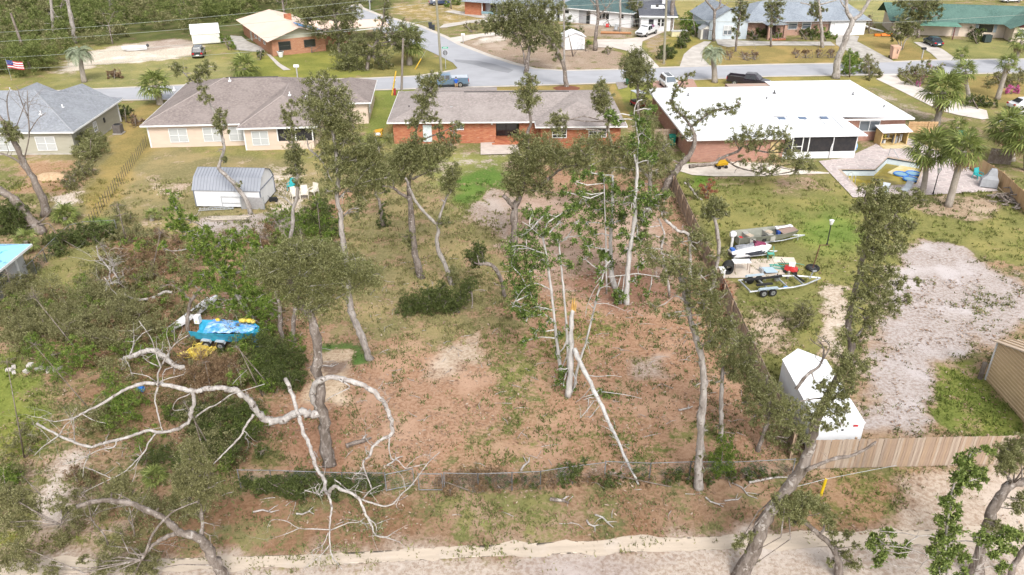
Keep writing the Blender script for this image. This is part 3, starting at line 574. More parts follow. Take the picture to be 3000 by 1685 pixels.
SH_TEAL = shingle_mat('teal_shingle', (0.075, 0.12, 0.12), (0.055, 0.09, 0.095), (0.09, 0.14, 0.14))
SH_SLATE = shingle_mat('slate_shingle', (0.24, 0.27, 0.31), (0.19, 0.215, 0.25), (0.27, 0.30, 0.34))
SH_DARK = shingle_mat('dark_shingle', (0.10, 0.105, 0.125), (0.08, 0.085, 0.10), (0.125, 0.13, 0.15))
TANSID = siding_mat('tan_siding', (0.40, 0.38, 0.31), (0.44, 0.42, 0.345)); CREAMSID = siding_mat('cream_siding', (0.68, 0.545, 0.45), (0.64, 0.51, 0.42)); WHITESID = siding_mat('white_siding', (0.76, 0.76, 0.77), (0.71, 0.71, 0.73), 0.16)
REDBRICK = brick_mat('red_brick', (0.42, 0.13, 0.06), (0.50, 0.195, 0.085), (0.34, 0.105, 0.06), (0.34, 0.24, 0.19), (0.60, 0.46, 0.38), 0.55)
ORBRICK = brick_mat('orange_brick', (0.40, 0.17, 0.09), (0.47, 0.225, 0.12), (0.36, 0.16, 0.10), (0.40, 0.29, 0.22))
PINKBRICK = brick_mat('pink_brick', (0.44, 0.25, 0.19), (0.38, 0.20, 0.15), (0.47, 0.30, 0.23), (0.45, 0.36, 0.3))
RUNBRICK = brick_mat('reclaimed_brick', (0.40, 0.18, 0.125), (0.34, 0.16, 0.12), (0.45, 0.25, 0.19), (0.40, 0.31, 0.26), (0.58, 0.48, 0.42), 0.7)
VENT = M('roof_vent_dark', (0.07, 0.065, 0.065), (0.1, 0.09, 0.09), 4)
def pipe_vent(parent, p, mat=None): MB().cyl((0,0,-.2), (0,0,.35), .07, .07, 8).box(-.16, .16, -.16, .16, -.12, .04).build('vent_pipe', mat or WHITE, parent, p)

# --- tan house with grey hip roof
h = thing('house', 'tan sided house under a wide grey shingle hip roof at left edge', 'house', (-48.5, 85.8, 0), R(1.5)); W = -21.0
wallbox(MB(), W, 0, 0, 12.6, 2.62).build('wall', TANSID, h)
MB().box(W-.02, .03, -.03, 12.63, -.1, .12).build('slab_edge', CONC2, h)
m = hip(MB(), W-.5, .5, -.5, 13.1, 2.72, (-14.5, 6.3, 5.55), (-6.2, 6.3, 5.55)); r = m.build('roof', SH_GREY, h)
m = MB(); zz = 2.72
m.face((-13, 13.2, 2.74), (-5.2, 13.2, 2.74), (-8.8, 12.0, 5.05)).face((-13, 13.2, 2.74), (-8.8, 12.0, 5.05), (-8.8, 6.4, 5.3)).face((-5.2, 13.2, 2.74), (-8.8, 6.4, 5.3), (-8.8, 12.0, 5.05)); m.build('front_gable', SH_GREY, r)
m = MB(); m.face((-7, 13.6, 2.75), (-1.2, 13.6, 2.75), (-4.2, 13.5, 4.5)).face((-7, 13.6, 2.75), (-4.2, 13.5, 4.5), (-5.2, 6.8, 4.9)).face((-1.2, 13.6, 2.75), (-5.2, 6.8, 4.9), (-4.2, 13.5, 4.5)); m.build('front_gable', SH_GREY, r)
fascia(MB(), W-.5, .5, -.5, 13.1, 2.72).build('fascia', TRIM, h)
window(h, -7.2, -.02, 1.25, 2.0, 1.45, blind=2); window(h, -3.0, -.02, 1.25, 2.0, 1.45, blind=2); window(h, -10.6, -.02, 1.25, 1.6, 1.35)
window(h, .02, 5.6, 1.45, .7, 1.0, R(90), 2, 2, blind=1)
MB().box(.02, .14, 7.9, 8.15, 1.2, 1.75).build('meter_box', DARKMETAL, h); MB().box(.0, .1, 12.2, 12.32, 0, 2.6).build('downspout', TRIM, h)
pipe_vent(r, (-10.5, 9.0, 4.85)); pipe_vent(r, (-2.6, 4.6, 4.0)); pipe_vent(r, (-3.9, 2.2, 3.95))
for b_ in ((.5, -.5, 2.72), (.5, 13.1, 2.72)): MB().tube([b_, (-6.2, 6.3, 5.55)], .09, 4).build('hip_cap', M('hip_cap_grey', (.34, .355, .385), (.29, .30, .33), 4), r)
# --- cream house
h = thing('house', 'cream sided house with a large brown shingle hip roof', 'house', (-41.1, 88.1, 0), R(4.6))
wallbox(MB(), 0, 18.8, 0, 14, 2.62).build('wall', CREAMSID, h)
wallbox(MB(), 11.0, 14.6, -1.85, -.01, 2.62).build('wall', CREAMSID, h)
MB().box(14.61, 18.6, -1.85, -.01, -.1, .95).build('porch_knee_wall', CREAMSID, h)
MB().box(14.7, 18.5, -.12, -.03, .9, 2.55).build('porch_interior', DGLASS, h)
MB().box(14.62, 18.58, -1.82, -1.8, .96, 2.45).build('porch_screen', M('black_screen', (.022, .022, .025), (.04, .035, .035), 2), h)
for x in (14.62, 16.6, 18.5): MB().box(x, x+.12, -1.88, -1.76, 0.95, 2.6).build('porch_post', TRIM, h)
MB().box(18.62, 18.68, -1.8, 0, .9, 2.5).build('porch_screen', MATS['black_screen'], h)
m = hip(MB(), -.5, 19.3, -.5, 19, 2.7, (7.0, 9.1, 5.55), (13.6, 9.1, 5.55)); r = m.build('roof', SH_BROWN, h)
m = MB(); m.face((10.5, -2.35, 2.72), (19.2, -2.35, 2.72), (14.9, 2.9, 4.9)).face((10.5, -2.35, 2.72), (14.9, 2.9, 4.9), (14.9, 8.5, 5.2), (10.5, .2, 2.75)).face((19.2, -2.35, 2.72), (19.2, .2, 2.75), (14.9, 8.5, 5.2), (14.9, 2.9, 4.9)); m.build('porch_roof', SH_BROWN, r)
m = MB(); m.face((18.2, 18, 2.74), (24.5, 18, 2.74), (21.4, 14.5, 4.0)).face((18.2, 18, 2.74), (21.4, 14.5, 4.0), (20.9, 10.5, 4.0), (18.2, 7, 2.74)).face((24.5, 18, 2.74), (24.5, 7, 2.74), (20.9, 10.5, 4.0), (21.4, 14.5, 4.0)).face((18.2, 7, 2.74), (20.9, 10.5, 4.0), (24.5, 7, 2.74)); m.build('garage_roof', SH_BROWN, r)
wallbox(MB(), 18.81, 24, 7.5, 18, 2.62).build('garage_wall', CREAMSID, h); window(h, 24.02, 10, 1.4, 1.2, 1.3, R(90), blind=1)
m = MB(); fascia(m, -.5, 19.3, -.5, 19, 2.7); m.build('fascia', TRIM, h); m = MB(); fascia(m, 10.5, 19.2, -2.35, -.6, 2.72); m.build('fascia', TRIM, h)
m = MB(); fascia(m, 18.2, 24.5, 7, 18, 2.74); m.build('fascia', TRIM, h)
for x, y in ((-.02, -.04), (10.98, -1.89)): MB().box(x, x+.14, y, y+.1, 0, 2.6).build('corner_trim', TRIM, h)
MB().box(-.04, .0, 0, .14, 0, 2.6).build('corner_trim', TRIM, h)
for x in (3.3, 7.05, 9.9): window(h, x, -.02, 1.35, 1.9, 1.5, blind=2)
window(h, 12.75, -1.87, 1.35, 1.7, 1.5, blind=2)
MB().box(7.2, 13.4, 9.0, 9.2, 5.5, 5.6).build('ridge_vent', VENT, r)
for p in ((1.5, 7.0, 4.75), (7.8, 8.3, 5.4), (15.6, 3.4, 4.8), (17, 6.0, 3.9)): pipe_vent(r, p)
for a_, b_ in (((-.5, -.5, 2.7), (7, 9.1, 5.55)), ((10.5, -2.35, 2.72), (14.9, 2.9, 4.9)), ((19.2, -2.35, 2.72), (14.9, 2.9, 4.9)), ((14.9, 2.9, 4.9), (14.9, 7.6, 5.1))): MB().tube([a_, b_], .09, 4).build('hip_cap', M('hip_cap_brown', (.33, .285, .265), (.28, .24, .225), 4), r)
# --- brick ranch house in the middle
h = thing('house', 'low red brick ranch house with taupe shingle roof behind the bare yard', 'house', (-13.6, 89.5, 0), R(1.4))
wallbox(MB(), 0, 11.75, 0, 12.4, 2.6).build('wall', REDBRICK, h); wallbox(MB(), 14.45, 16.8, 0, 12.4, 2.6).build('wall', REDBRICK, h); wallbox(MB(), 11.76, 14.44, 1.6, 12.4, 2.6).build('wall', REDBRICK, h)
wallbox(MB(), 16.81, 25.8, -2.1, 12.4, 2.6).build('wall', REDBRICK, h)
m = hip(MB(), -.55, 26.4, -.6, 13, 2.68, (5.4, 6.2, 4.3), (20.9, 6.2, 4.3)); r = m.build('roof', SH_TAUPE, h)
m = MB(); m.face((16.2, -2.7, 2.70), (26.4, -2.7, 2.70), (21.3, 2.2, 4.22)).face((16.2, -2.7, 2.70), (21.3, 2.2, 4.22), (21.3, 6.2, 4.34), (16.2, -.2, 2.74)).face((26.4, -2.7, 2.70), (26.4, -.2, 2.74), (21.3, 6.2, 4.34), (21.3, 2.2, 4.22)); m.build('wing_roof', SH_TAUPE, r)
m = MB(); m.slab([(1.5, 12.4, 2.9), (12, 12.4, 2.9), (12, 15.4, 2.5), (1.5, 15.4, 2.5)], .12); m.build('carport_roof', SH_TAUPE, r)
MB().box(8.0, 20.6, 6.1, 6.3, 4.27, 4.36).build('ridge_vent', VENT, r)
m = MB(); fascia(m, -.55, 16.3, -.6, 13, 2.68, .16); m.build('fascia', TRIM, h); m = MB(); fascia(m, 16.2, 26.4, -2.7, -.7, 2.7, .16); m.build('fascia', TRIM, h)
MB().box(11.8, 14.4, 1.52, 1.58, .35, 2.5).build('patio_door', DGLASS, h); MB().box(12.9, 13.0, 1.47, 1.52, .35, 2.5).build('door_mullion', DARKMETAL, h)
MB().box(3.4, 4.4, -.08, -.01, .2, 2.2).build('door', M('weathered_white_door', (.66, .72, .74), (.5, .56, .58), 2), h)
o = window(h, 7.6, -.02, 2.05, .8, .8, nx=2, nz=2); window(h, 18.9, -2.12, 1.75, 1.5, .95, nx=3, nz=3, glass=DGLASS); window(h, 23.2, -2.12, 1.75, 1.9, .9, nx=4, nz=3, glass=DGLASS)
m = MB(); m.box(11.6, 14.6, -.55, 1.5, 0, .36).box(11.3, 14.7, -1.0, -.56, 0, .18); m.build('brick_steps', REDBRICK, h)
MB().cyl((6.6, 2.9, 3.25), (6.6, 2.9, 3.5), .25, .2, 8).build('roof_vent', GALV, r); pipe_vent(r, (1.6, 3.6, 3.1), DARKMETAL); pipe_vent(r, (15.5, 3.2, 3.5))
MB().box(2.7, 2.95, -.2, -.02, 2.2, 2.4).build('flood_light', WHITE, h); MB().box(11.2, 11.4, -.2, -.02, 2.2, 2.4).build('flood_light', WHITE, h)
sheet('patio', PX('1408,418 1515,414 1522,450 1408,453'), 0.09, M('patio_concrete', (.60, .52, .46), (.50, .43, .38), 1))
# --- white roofed brick house with screened porch
h = thing('house', 'sprawling brick house under a bright white low roof beside the pool', 'house', (19.3, 83.1, 0), R(3.2))
wallbox(MB(), 0, 10.1, 0, 20, 2.7).build('wall', RUNBRICK, h); wallbox(MB(), 10.11, 26.6, 6.3, 22.5, 2.7).build('wall', RUNBRICK, h)
m = MB(); zE = 2.78
m.face((-.7, -.6, zE), (10.6, -.6, zE), (10.6, 9.6, 3.55), (4.6, 10, 3.62)).face((-.7, -.6, zE), (4.6, 10, 3.62), (-.7, 20.6, zE))
m.face((10.6, 9.6, 3.55), (10.6, 5.7, 3.25), (27.2, 5.7, zE), (21.5, 13.5, 3.6), (4.6, 10, 3.62)).face((27.2, 5.7, zE), (27.2, 23.2, zE), (21.5, 13.5, 3.6)).face((-.7, 20.6, zE), (4.6, 10, 3.62), (21.5, 13.5, 3.6), (27.2, 23.2, zE), (15.6, 23.2, zE), (15.6, 20.6, zE))
m.face((10.6, -.6, zE), (10.6, 5.7, 3.25), (10.6, 9.6, 3.55)); r = m.build('roof', ROOFW, h)
m = MB(); T = .06; m.box(-.76, 10.6, -.66, -.6, 2.6, 2.79).box(-.76, -.7, -.6, 20.6, 2.6, 2.79).box(18.6, 27.26, 5.64, 5.7, 2.6, 2.79).box(27.2, 27.26, 5.7, 23.2, 2.6, 2.79); m.build('fascia', TRIM, h)
pr = MB(); pr.slab([(10.7, .2, 2.62), (19.3, .2, 2.62), (18.5, 6.4, 3.12), (10.7, 6.4, 3.22)], .1); pr = pr.build('porch_roof', ROOFW, h)
for x in (12.2, 14.0, 15.8, 17.4): MB().obox((x, 3.3, 2.91), .05, 6.2, .05, rx=math.atan2(.55, 6.2)).build('roof_seam', M('roof_seam', (.6, .61, .64)), pr)
for x in (11.3, 13.7, 16.2): MB().obox((x+.2, 5.3, 3.11), .85, .7, .05, rx=math.atan2(.55, 6.2)).build('skylight', M('skylight_glass', (.10, .14, .22), (.14, .19, .28), 2, rough=.15), pr)
m = MB(); m.box(10.15, 18.4, .5, .62, 0, .75).box(18.3, 18.42, .62, 6.2, 0, .75); m.build('porch_knee_wall', WHITE, h)
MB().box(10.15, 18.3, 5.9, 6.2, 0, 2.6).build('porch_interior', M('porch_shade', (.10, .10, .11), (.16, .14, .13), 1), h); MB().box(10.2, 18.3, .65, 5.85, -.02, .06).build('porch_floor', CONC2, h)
for x in (10.15, 11.2, 12.3, 13.0, 15.7, 18.3): MB().box(x, x+.1, .48, .6, .75, 2.58).build('porch_post', TRIM, h)
MB().box(10.26, 18.3, .5, .58, 2.45, 2.6).build('porch_beam', TRIM, h); MB().box(11.3, 12.3, .5, .57, 1.35, 1.43).build('porch_rail', TRIM, h)
MB().box(10.27, 18.28, .54, .55, .76, 2.44).build('porch_screen', MATS['black_screen'], h); MB().box(18.36, 18.37, .65, 6, .76, 2.5).build('porch_screen', MATS['black_screen'], h)
MB().tube([(15.7, .44, 2.5), (15.7, .38, 1.9), (15.55, .38, 1.2), (15.55, .38, .1)], .05, 6).build('downspout', TRIM, h)
window(h, 22.4, 6.28, 1.75, 2.3, 1.15, nx=2, nz=1); window(h, 18.95, 6.28, 1.7, .9, 1.1, nx=1, nz=1)
MB().box(8.6, 9.6, -.12, -.01, .2, 2.2).build('side_door', M('ochre_door', (.55, .42, .22)), h)
for p in ((3.2, 15, 3.2), (11.8, 11.5, 3.55), (23.5, 14, 3.3), (25.2, 9.2, 3.0), (14, 15, 3.4)): pipe_vent(r, p, DARKMETAL)
for a_, b_ in (((-.7, -.6, 2.79), (4.6, 10, 3.63)), ((4.6, 10, 3.63), (21.5, 13.5, 3.61)), ((27.2, 5.7, 2.79), (21.5, 13.5, 3.61)), ((27.2, 23.2, 2.79), (21.5, 13.5, 3.61))): MB().tube([a_, b_], .05, 4).build('hip_seam', MATS['roof_seam'], r)
# --- peach roofed brick house across the street
c0 = Vector((-39.4, 134.8, 0)); ang = math.atan2(3.9, 7.0)
h = thing('house', 'brick house with a peach metal roof, blue tarp and gable windows', 'house', c0, ang)
PEACH = M('peach_metal', (.80, .60, .49), (.74, .54, .44), .3, rough=.55)
PROOF = NT('peach_standing_seam'); _c = PROOF.co(); _sx = PROOF.n('ShaderNodeSeparateXYZ'); PROOF.l(_c, _sx.inputs[0]); PROOF = PROOF.done(PROOF.mix(PROOF.ramp(PROOF.noise(_c, .3, 4), .4, .7), (.80, .60, .49), (.73, .54, .44)), .5)
wallbox(MB(), 0, 9.0, 0, 21, 2.55).build('wall', ORBRICK, h)
m = MB(); m.prism([(-.2, 2.56), (9.2, 2.56), (4.5, 4.2)], .02, .12); m.build('gable', M('gable_cream', (.55, .53, .44), (.5, .48, .4), 1), h)
m = MB(); m.face((-.9, -1.0, 2.5), (-.9, 22, 2.5), (4.5, 18, 4.5), (4.5, -1.2, 4.35)).face((9.9, -1.0, 2.5), (4.5, -1.2, 4.35), (4.5, 18, 4.5), (9.9, 22, 2.5)).face((-.9, 22, 2.5), (9.9, 22, 2.5), (4.5, 18, 4.5)); r = m.build('roof', PROOF, h)
MB().slab([(5.2, 1.5, 4.25), (9.6, 1.5, 2.75), (9.7, 5.5, 2.75), (5.2, 5, 4.25)], .03).build('tarp', M('blue_tarp', (.06, .25, .66), (.10, .36, .78), 2, rough=.4), r)
MB().box(4.8, 5.9, 8.2, 9.0, 3.6, 5.0).build('chimney', REDBRICK, r)
window(h, 2.1, -.02, 1.5, 1.9, 1.25, nx=1, nz=2, glass=DGLASS, frame=DARKMETAL); window(h, 6.3, -.02, 1.5, 1.8, 1.1, nx=1, nz=1, glass=DGLASS, frame=DARKMETAL)
for y in (5, 8.4, 11.2): window(h, -.02, y, 1.6, 1.0, 1.0, R(-90), 1, 1, glass=DGLASS)
MB().box(-.06, -.01, 14, 15.2, 0, 2.1).build('door', M('beige_door', (.55, .5, .42)), h)
wallbox(MB(), 9.01, 15, 4.5, 12, 2.5).build('wing_wall', ORBRICK, h)
m = MB(); m.face((8.5, 3.6, 2.62), (21.5, 1.5, 2.62), (21.5, 5.2, 3.2), (8.5, 8, 3.7)).face((8.5, 12.6, 2.62), (8.5, 8, 3.7), (21.5, 5.2, 3.2), (21.5, 9.5, 2.62)); m.build('carport_roof', PROOF, h)
m = MB(); m.face((8.5, 3.6, 2.61), (8.5, 12.6, 2.61), (21.5, 9.5, 2.61), (21.5, 1.5, 2.61)); m.box(8.5, 21.5, 1.45, 1.5, 2.45, 2.6); m.build('carport_soffit', WHITE, h)
MB().box(20.9, 21.3, 1.7, 2.1, 0, 2.6).build('carport_post', WHITE, h); MB().box(20.9, 21.3, 9, 9.3, 0, 2.6).build('carport_post', WHITE, h)
# --- white house with teal roof
h = thing('house', 'white house with teal roof and dark roofed annex behind white pickup', 'house', (9.5, 166.5, 0), R(-28))
wallbox(MB(), 0, 15, 0, 9, 2.7).build('wall', WHITESID, h)
m = hip(MB(), -.6, 15.6, -.6, 12, 2.75, (4, 5.6, 5.3), (11.5, 5.6, 5.3)); r = m.build('roof', SH_TEAL, h); fascia(MB(), -.6, 15.6, -.6, 12, 2.75).build('fascia', TRIM, h)
window(h, 1.4, -.02, 1.9, 1.2, .6, nx=1, nz=1, glass=DGLASS); window(h, 9.4, -.02, 1.7, 2.2, 1.1, nx=3, nz=1, glass=DGLASS); window(h, 13, -.02, 1.9, 1.0, .7, nx=1, nz=1, glass=DGLASS)
MB().box(4.2, 6.6, -.06, -.01, 0, 2.4).build('entry_recess', M('recess_grey', (.35, .35, .36), (.28, .28, .3), 1), h); MB().box(5.8, 6.5, -.1, -.061, 0, 2.3).build('door', DGLASS, h)
for p in ((6.5, 2.5, 4.0), (8.5, 3.6, 4.5)): pipe_vent(r, p)
h = thing('garage_annex', 'white annex with dark shingle roof and french windows', 'building', (24.2, 156.6, 0), R(-4))
wallbox(MB(), 0, 6.2, 0, 9, 2.8).build('wall', WHITESID, h)
m = MB(); m.face((-.4, -.5, 2.75), (6.8, -.5, 2.75), (6.8, 10, 4.4), (-.4, 10, 4.4)).face((-.4, -.5, 2.65), (-.4, 10, 4.3), (6.8, 10, 4.3), (6.8, -.5, 2.65)); m.build('roof', SH_DARK, h); MB().box(-.4, 6.8, -.56, -.5, 2.5, 2.76).build('fascia', TRIM, h)
MB().slab([(2.0, 3.4, 3.5), (4.8, 3.4, 3.5), (4.6, 5.2, 3.78), (2.2, 5.2, 3.78)], .03).build('roof_patch', ROOFW, h); MB().box(3.0, 3.5, 4, 4.5, 3.3, 4.1).build('roof_vent', DARKMETAL, h); MB().box(4.4, 5.0, 6.5, 7.1, 3.5, 5.8).build('chimney', WHITE, h)
MB().box(1.5, 2.4, -.06, -.01, 0, 2.1).build('doorway', DGLASS, h)
for x in (3.4, 4.1): window(h, x, -.02, 1.5, .5, 1.3, nx=1, nz=2, glass=DGLASS)
# --- slate-blue roofed brick house with double garage
h = thing('house', 'pink brick house with slate roof, white double garage and entry portico', 'house', (44.0, 151.5, 0), R(5))
wallbox(MB(), -2, 14.3, 0, 9, 2.7).build('wall', PINKBRICK, h); wallbox(MB(), 14.31, 21, -.6, 9, 2.7).build('garage_wall', WHITESID, h)
m = hip(MB(), -2.6, 21.6, -1.1, 11, 2.75, (3, 5, 5.4), (18.4, 5, 5.4)); r = m.build('roof', SH_SLATE, h); fascia(MB(), -2.6, 21.6, -1.1, 11, 2.75).build('fascia', M('grey_trim', (.42, .44, .47)), h)
wallbox(MB(), -9, -2.01, -2.5, 8, 3.0).build('gable_wall', M('pale_blue_siding', (.52, .58, .62), (.46, .52, .56), 1), h)
m = MB(); m.face((-9.5, -3, 3.0), (-5.6, -3, 5.4), (-5.6, 9, 5.4), (-9.5, 9, 3.0)).face((-1.8, -3, 3.0), (-1.8, 9, 3.0), (-5.6, 9, 5.4), (-5.6, -3, 5.4)); m.build('gable_roof', SH_SLATE, h); MB().prism([(-9.2, 2.99), (-2.1, 2.99), (-5.6, 5.2)], -2.55, -2.45).build('gable', MATS['pale_blue_siding'], h)
for x in (15.0, 18.1): 
    d = MB().box(x, x+2.7, -.68, -.61, 0, 2.2).build('garage_door', WHITE, h)
    for k in range(1, 4): MB().box(x, x+2.7, -.7, -.681, k*.55-.01, k*.55+.01).build('door_seam', M('seam_grey', (.45, .45, .46)), d)
for x in (7.4, 10.0): window(h, x, -.02, 1.7, 1.6, 1.1, nx=1, nz=2)
window(h, -5.6, -2.57, 1.6, 1.5, 1.5, blind=1)
m = MB(); m.face((1.2, -3.6, 2.5), (3.3, -3.6, 3.3), (3.3, .5, 3.3), (1.2, .5, 2.5)).face((5.4, -3.6, 2.5), (5.4, .5, 2.5), (3.3, .5, 3.3), (3.3, -3.6, 3.3)).face((1.2, -3.5, 2.5), (5.4, -3.5, 2.5), (3.3, -3.5, 3.25)); m.build('portico_roof', SH_SLATE, h)
for x in (1.6, 4.5): MB().box(x, x+.5, -3.4, -2.9, 0, 2.5).build('portico_pillar', PINKBRICK, h)
MB().box(2.3, 4.3, -.08, -.01, .2, 2.3).build('front_door', M('dark_wood_door', (.09, .06, .05)), h); MB().box(1.9, 4.7, -4.2, -3.45, 0, .3).build('steps', REDBRICK, h)
# --- green roofed house
h = thing('house', 'long cream block house with green shingle roof and maroon gables', 'house', (70.5, 153.5, 0), R(-11))
CREAMB = M('cream_block', (.68, .58, .48), (.62, .52, .43), 1); MAROON = M('maroon_gable', (.15, .05, .05), (.11, .04, .04), 2)
wallbox(MB(), 0, 33, 0, 9, 2.6).build('wall', CREAMB, h)
m = MB(); m.face((-1.2, -1.2, 2.5), (34, -1.2, 2.5), (34, 4.5, 4.9), (-1.6, 4.5, 4.9)).face((-1.2, 10.2, 2.5), (-1.6, 4.5, 4.9), (34, 4.5, 4.9), (34, 10.2, 2.5)); r = m.build('roof', SH_GREEN, h)
MB().prism_x([(-.05, 2.61), (9.05, 2.61), (4.5, 4.7)], -.06, .02).build('gable', MAROON, h)
m = MB(); m.box(19, 26.2, -4, -.01, -.1, 2.55); m.build('wing_wall', CREAMB, h); MB().prism([(18.4, 2.56), (26.9, 2.56), (22.7, 4.2)], -4.05, -3.95).build('gable', MAROON, h)
m = MB(); m.face((18.0, -5, 2.4), (22.7, -5, 4.4), (22.7, 3, 4.55), (18.0, .5, 2.6)).face((27.4, -5, 2.4), (27.4, .5, 2.6), (22.7, 3, 4.55), (22.7, -5, 4.4)); m.build('wing_roof', SH_GREEN, r)
MB().box(14.5, 16.9, -.08, -.01, .9, 2.2).build('picture_window', DGLASS, h)
for x in (13.9, 17.0): MB().box(x, x+.5, -.07, -.01, .9, 2.2).build('shutter', M('blue_grey_shutter', (.35, .42, .46)), h)
window(h, 20.6, -4.02, 1.6, 1.9, 1.3, nx=2, nz=2); window(h, 24.8, -4.02, 1.6, 1.4, 1.3, nx=1, nz=3); MB().box(22.1, 23.9, -4.03, -4.01, .9, 2.3).build('plywood_panel', M('plywood', (.66, .48, .28), (.58, .4, .22), 2), h)
MB().box(10.2, 11.3, -.06, -.01, .1, 2.2).build('front_door', M('taupe_door', (.35, .3, .27)), h)
MB().slab([(3.5, -3.6, 2.35), (10.5, -3.8, 2.35), (10.3, -.4, 2.6), (3.5, -.4, 2.6)], .1).build('awning', M('green_metal', (.14, .28, .22), (.1, .22, .17), 1), h); MB().box(9.4, 9.55, -3.6, -3.45, 0, 2.3).build('awning_post', MAROON, h)
# --- top centre house
h = thing('house', 'brick and white house with long blue porch rail at top centre', 'house', g(1362, 42), R(-21))
wallbox(MB(), 0, 4, 0, 7, 2.6).build('wall', REDBRICK, h); wallbox(MB(), 4.01, 10.5, 1.6, 7, 2.6).build('wall', M('lavender_siding', (.62, .60, .63), (.56, .54, .58), 1), h); wallbox(MB(), 10.51, 20, -.6, 7, 2.6).build('garage_wall', WHITESID, h)
m = hip(MB(), -.5, 20.5, -1.2, 10, 2.7, (4.5, 4.4, 4.8), (15.5, 4.4, 4.8)); m.build('roof', SH_SLATE, h)
MB().box(4.0, 10.5, -.5, 1.59, 0, .55).build('porch_floor', CONC2, h); MB().box(4.0, 10.5, -.6, -.5, .5, .95).build('porch_rail', M('teal_rail', (.22, .34, .38)), h); MB().box(5.2, 6.3, 1.52, 1.59, .5, 2.4).build('front_door', DGLASS, h); window(h, 8.6, 1.58, 1.7, 1.4, 1.0, nx=1, nz=1, glass=DGLASS)
for x in (4.05, 7.4): MB().box(x, x+.14, -.55, -.41, .95, 2.6).build('porch_post', WHITE, h)
MB().box(11, 14, -.68, -.61, 0, 2.2).build('garage_door', WHITE, h)
# --- partly seen buildings at the edges
h = thing('house', 'small grey house under a blue tarp roof at left edge', 'house', (-38.35, 56.6, 0), R(0))
wallbox(MB(), -9, 0, -9, 0, 2.4).build('wall', M('grey_siding', (.50, .50, .50), (.44, .44, .45), 1), h)
TARP = NT('printed_blue_tarp'); _n = TARP.noise(TARP.scale(TARP.co(), 1, .6, 1), 1.6, 2, .5); TARP = TARP.done(TARP.mix(TARP.ramp(_n, .58, .66), (.30, .62, .84), (.12, .36, .72)), .4)
m = MB(); m.face((-9.5, -9.5, 2.5), (.6, -9.5, 2.5), (.6, .5, 2.5), (-4.5, -4.5, 4.3)).face((.6, .5, 2.5), (-9.5, .5, 2.5), (-4.5, -4.5, 4.3)).face((-9.5, -9.5, 2.5), (-4.5, -4.5, 4.3), (-9.5, .5, 2.5)); m.build('tarp_roof', TARP, h); fascia(MB(), -9.5, .6, -9.5, .5, 2.5).build('fascia', TRIM, h)
window(h, .02, -3.0, 1.4, 1.0, 1.1, R(90), 1, 2); MB().box(0, .08, -1.2, -1.0, 0, 2.4).build('corner_trim', TRIM, h)
h = thing('house', 'small stone house with white gable and dark roof at right edge', 'house', (56.2, 89.5, 0), R(-58))
wallbox(MB(), 0, 6.5, 0, 9, 2.5).build('wall', RUNBRICK, h); MB().prism([(-.1, 2.51), (6.6, 2.51), (3.25, 5.0)], -.04, .04).build('gable', WHITE, h)
m = MB(); m.face((-.7, -.7, 2.35), (3.25, -.7, 5.3), (3.25, 9.5, 5.3), (-.7, 9.5, 2.35)).face((7.2, -.7, 2.35), (7.2, 9.5, 2.35), (3.25, 9.5, 5.3), (3.25, -.7, 5.3)); m.build('roof', SH_DARK, h)
m = MB(); m.tube([(-.7, -.75, 2.32), (3.25, -.75, 5.27)], .12, 4).tube([(7.2, -.75, 2.32), (3.25, -.75, 5.27)], .12, 4); m.build('bargeboard', TRIM, h); window(h, 3.6, -.03, 1.3, 1.1, 1.6, nx=2, nz=1)
# tan metal barn at the right edge
h = thing('barn', 'tan ribbed metal barn at right edge beside the sand lot', 'barn', g(2888, 1113), 0)
BARN = M('tan_metal', (.60, .43, .255), (.55, .39, .23), .6, rough=.5); BRIB = M('tan_metal_rib', (.74, .57, .38), (.66, .5, .33), 2, rough=.5)
m = MB(); m.prism_x([(-8.4, 0), (0, 0), (0, 2.85), (-4.2, 4.35), (-8.4, 2.85)], 0, 12); m.build('wall', BARN, h)
m = MB(); m.slab([(-.25, .3, 2.82), (-.25, -4.2, 4.45), (12, -4.2, 4.45), (12, .3, 2.82)], .06); r = m.build('roof', M('pale_tan_metal', (.66, .52, .40), (.60, .47, .36), .7, rough=.5), h)
MB().slab([(-.25, -8.7, 2.82), (12, -8.7, 2.82), (12, -4.2, 4.45), (-.25, -4.2, 4.45)], .06).build('roof', MATS['pale_tan_metal'], h)
for k in range(1, 19):
    z_ = k*.23; dy = 0 if z_ < 2.85 else (z_-2.85)/1.5*4.2
    if dy < 4: MB().box(-.035, -.001, -8.38+dy, -.02-dy, z_-.028, z_+.028).build('rib', BRIB, h)
me = MB().obox((0, -2, .82), .06, 4.7, .05, rx=-math.atan2(1.63, 4.5)).mesh('roof_rib')
for k in range(1, 24): link_mesh('roof_rib', me, BRIB, r, (k*.45-.3, .05, 2.86))
MB().box(-.06, .06, -.02, .08, 0, 2.85).build('corner_trim', WHITE, h); MB().cyl((-.3, .15, 0), (-.3, .15, 1.2), .16, .15, 10).build('corner_post', DARKBARK, h); MB().obox((-.03, -2.0, 3.56), .08, 4.5, .1, rx=-math.atan2(1.5, 4.2)).build('rake_trim', WHITE, h)
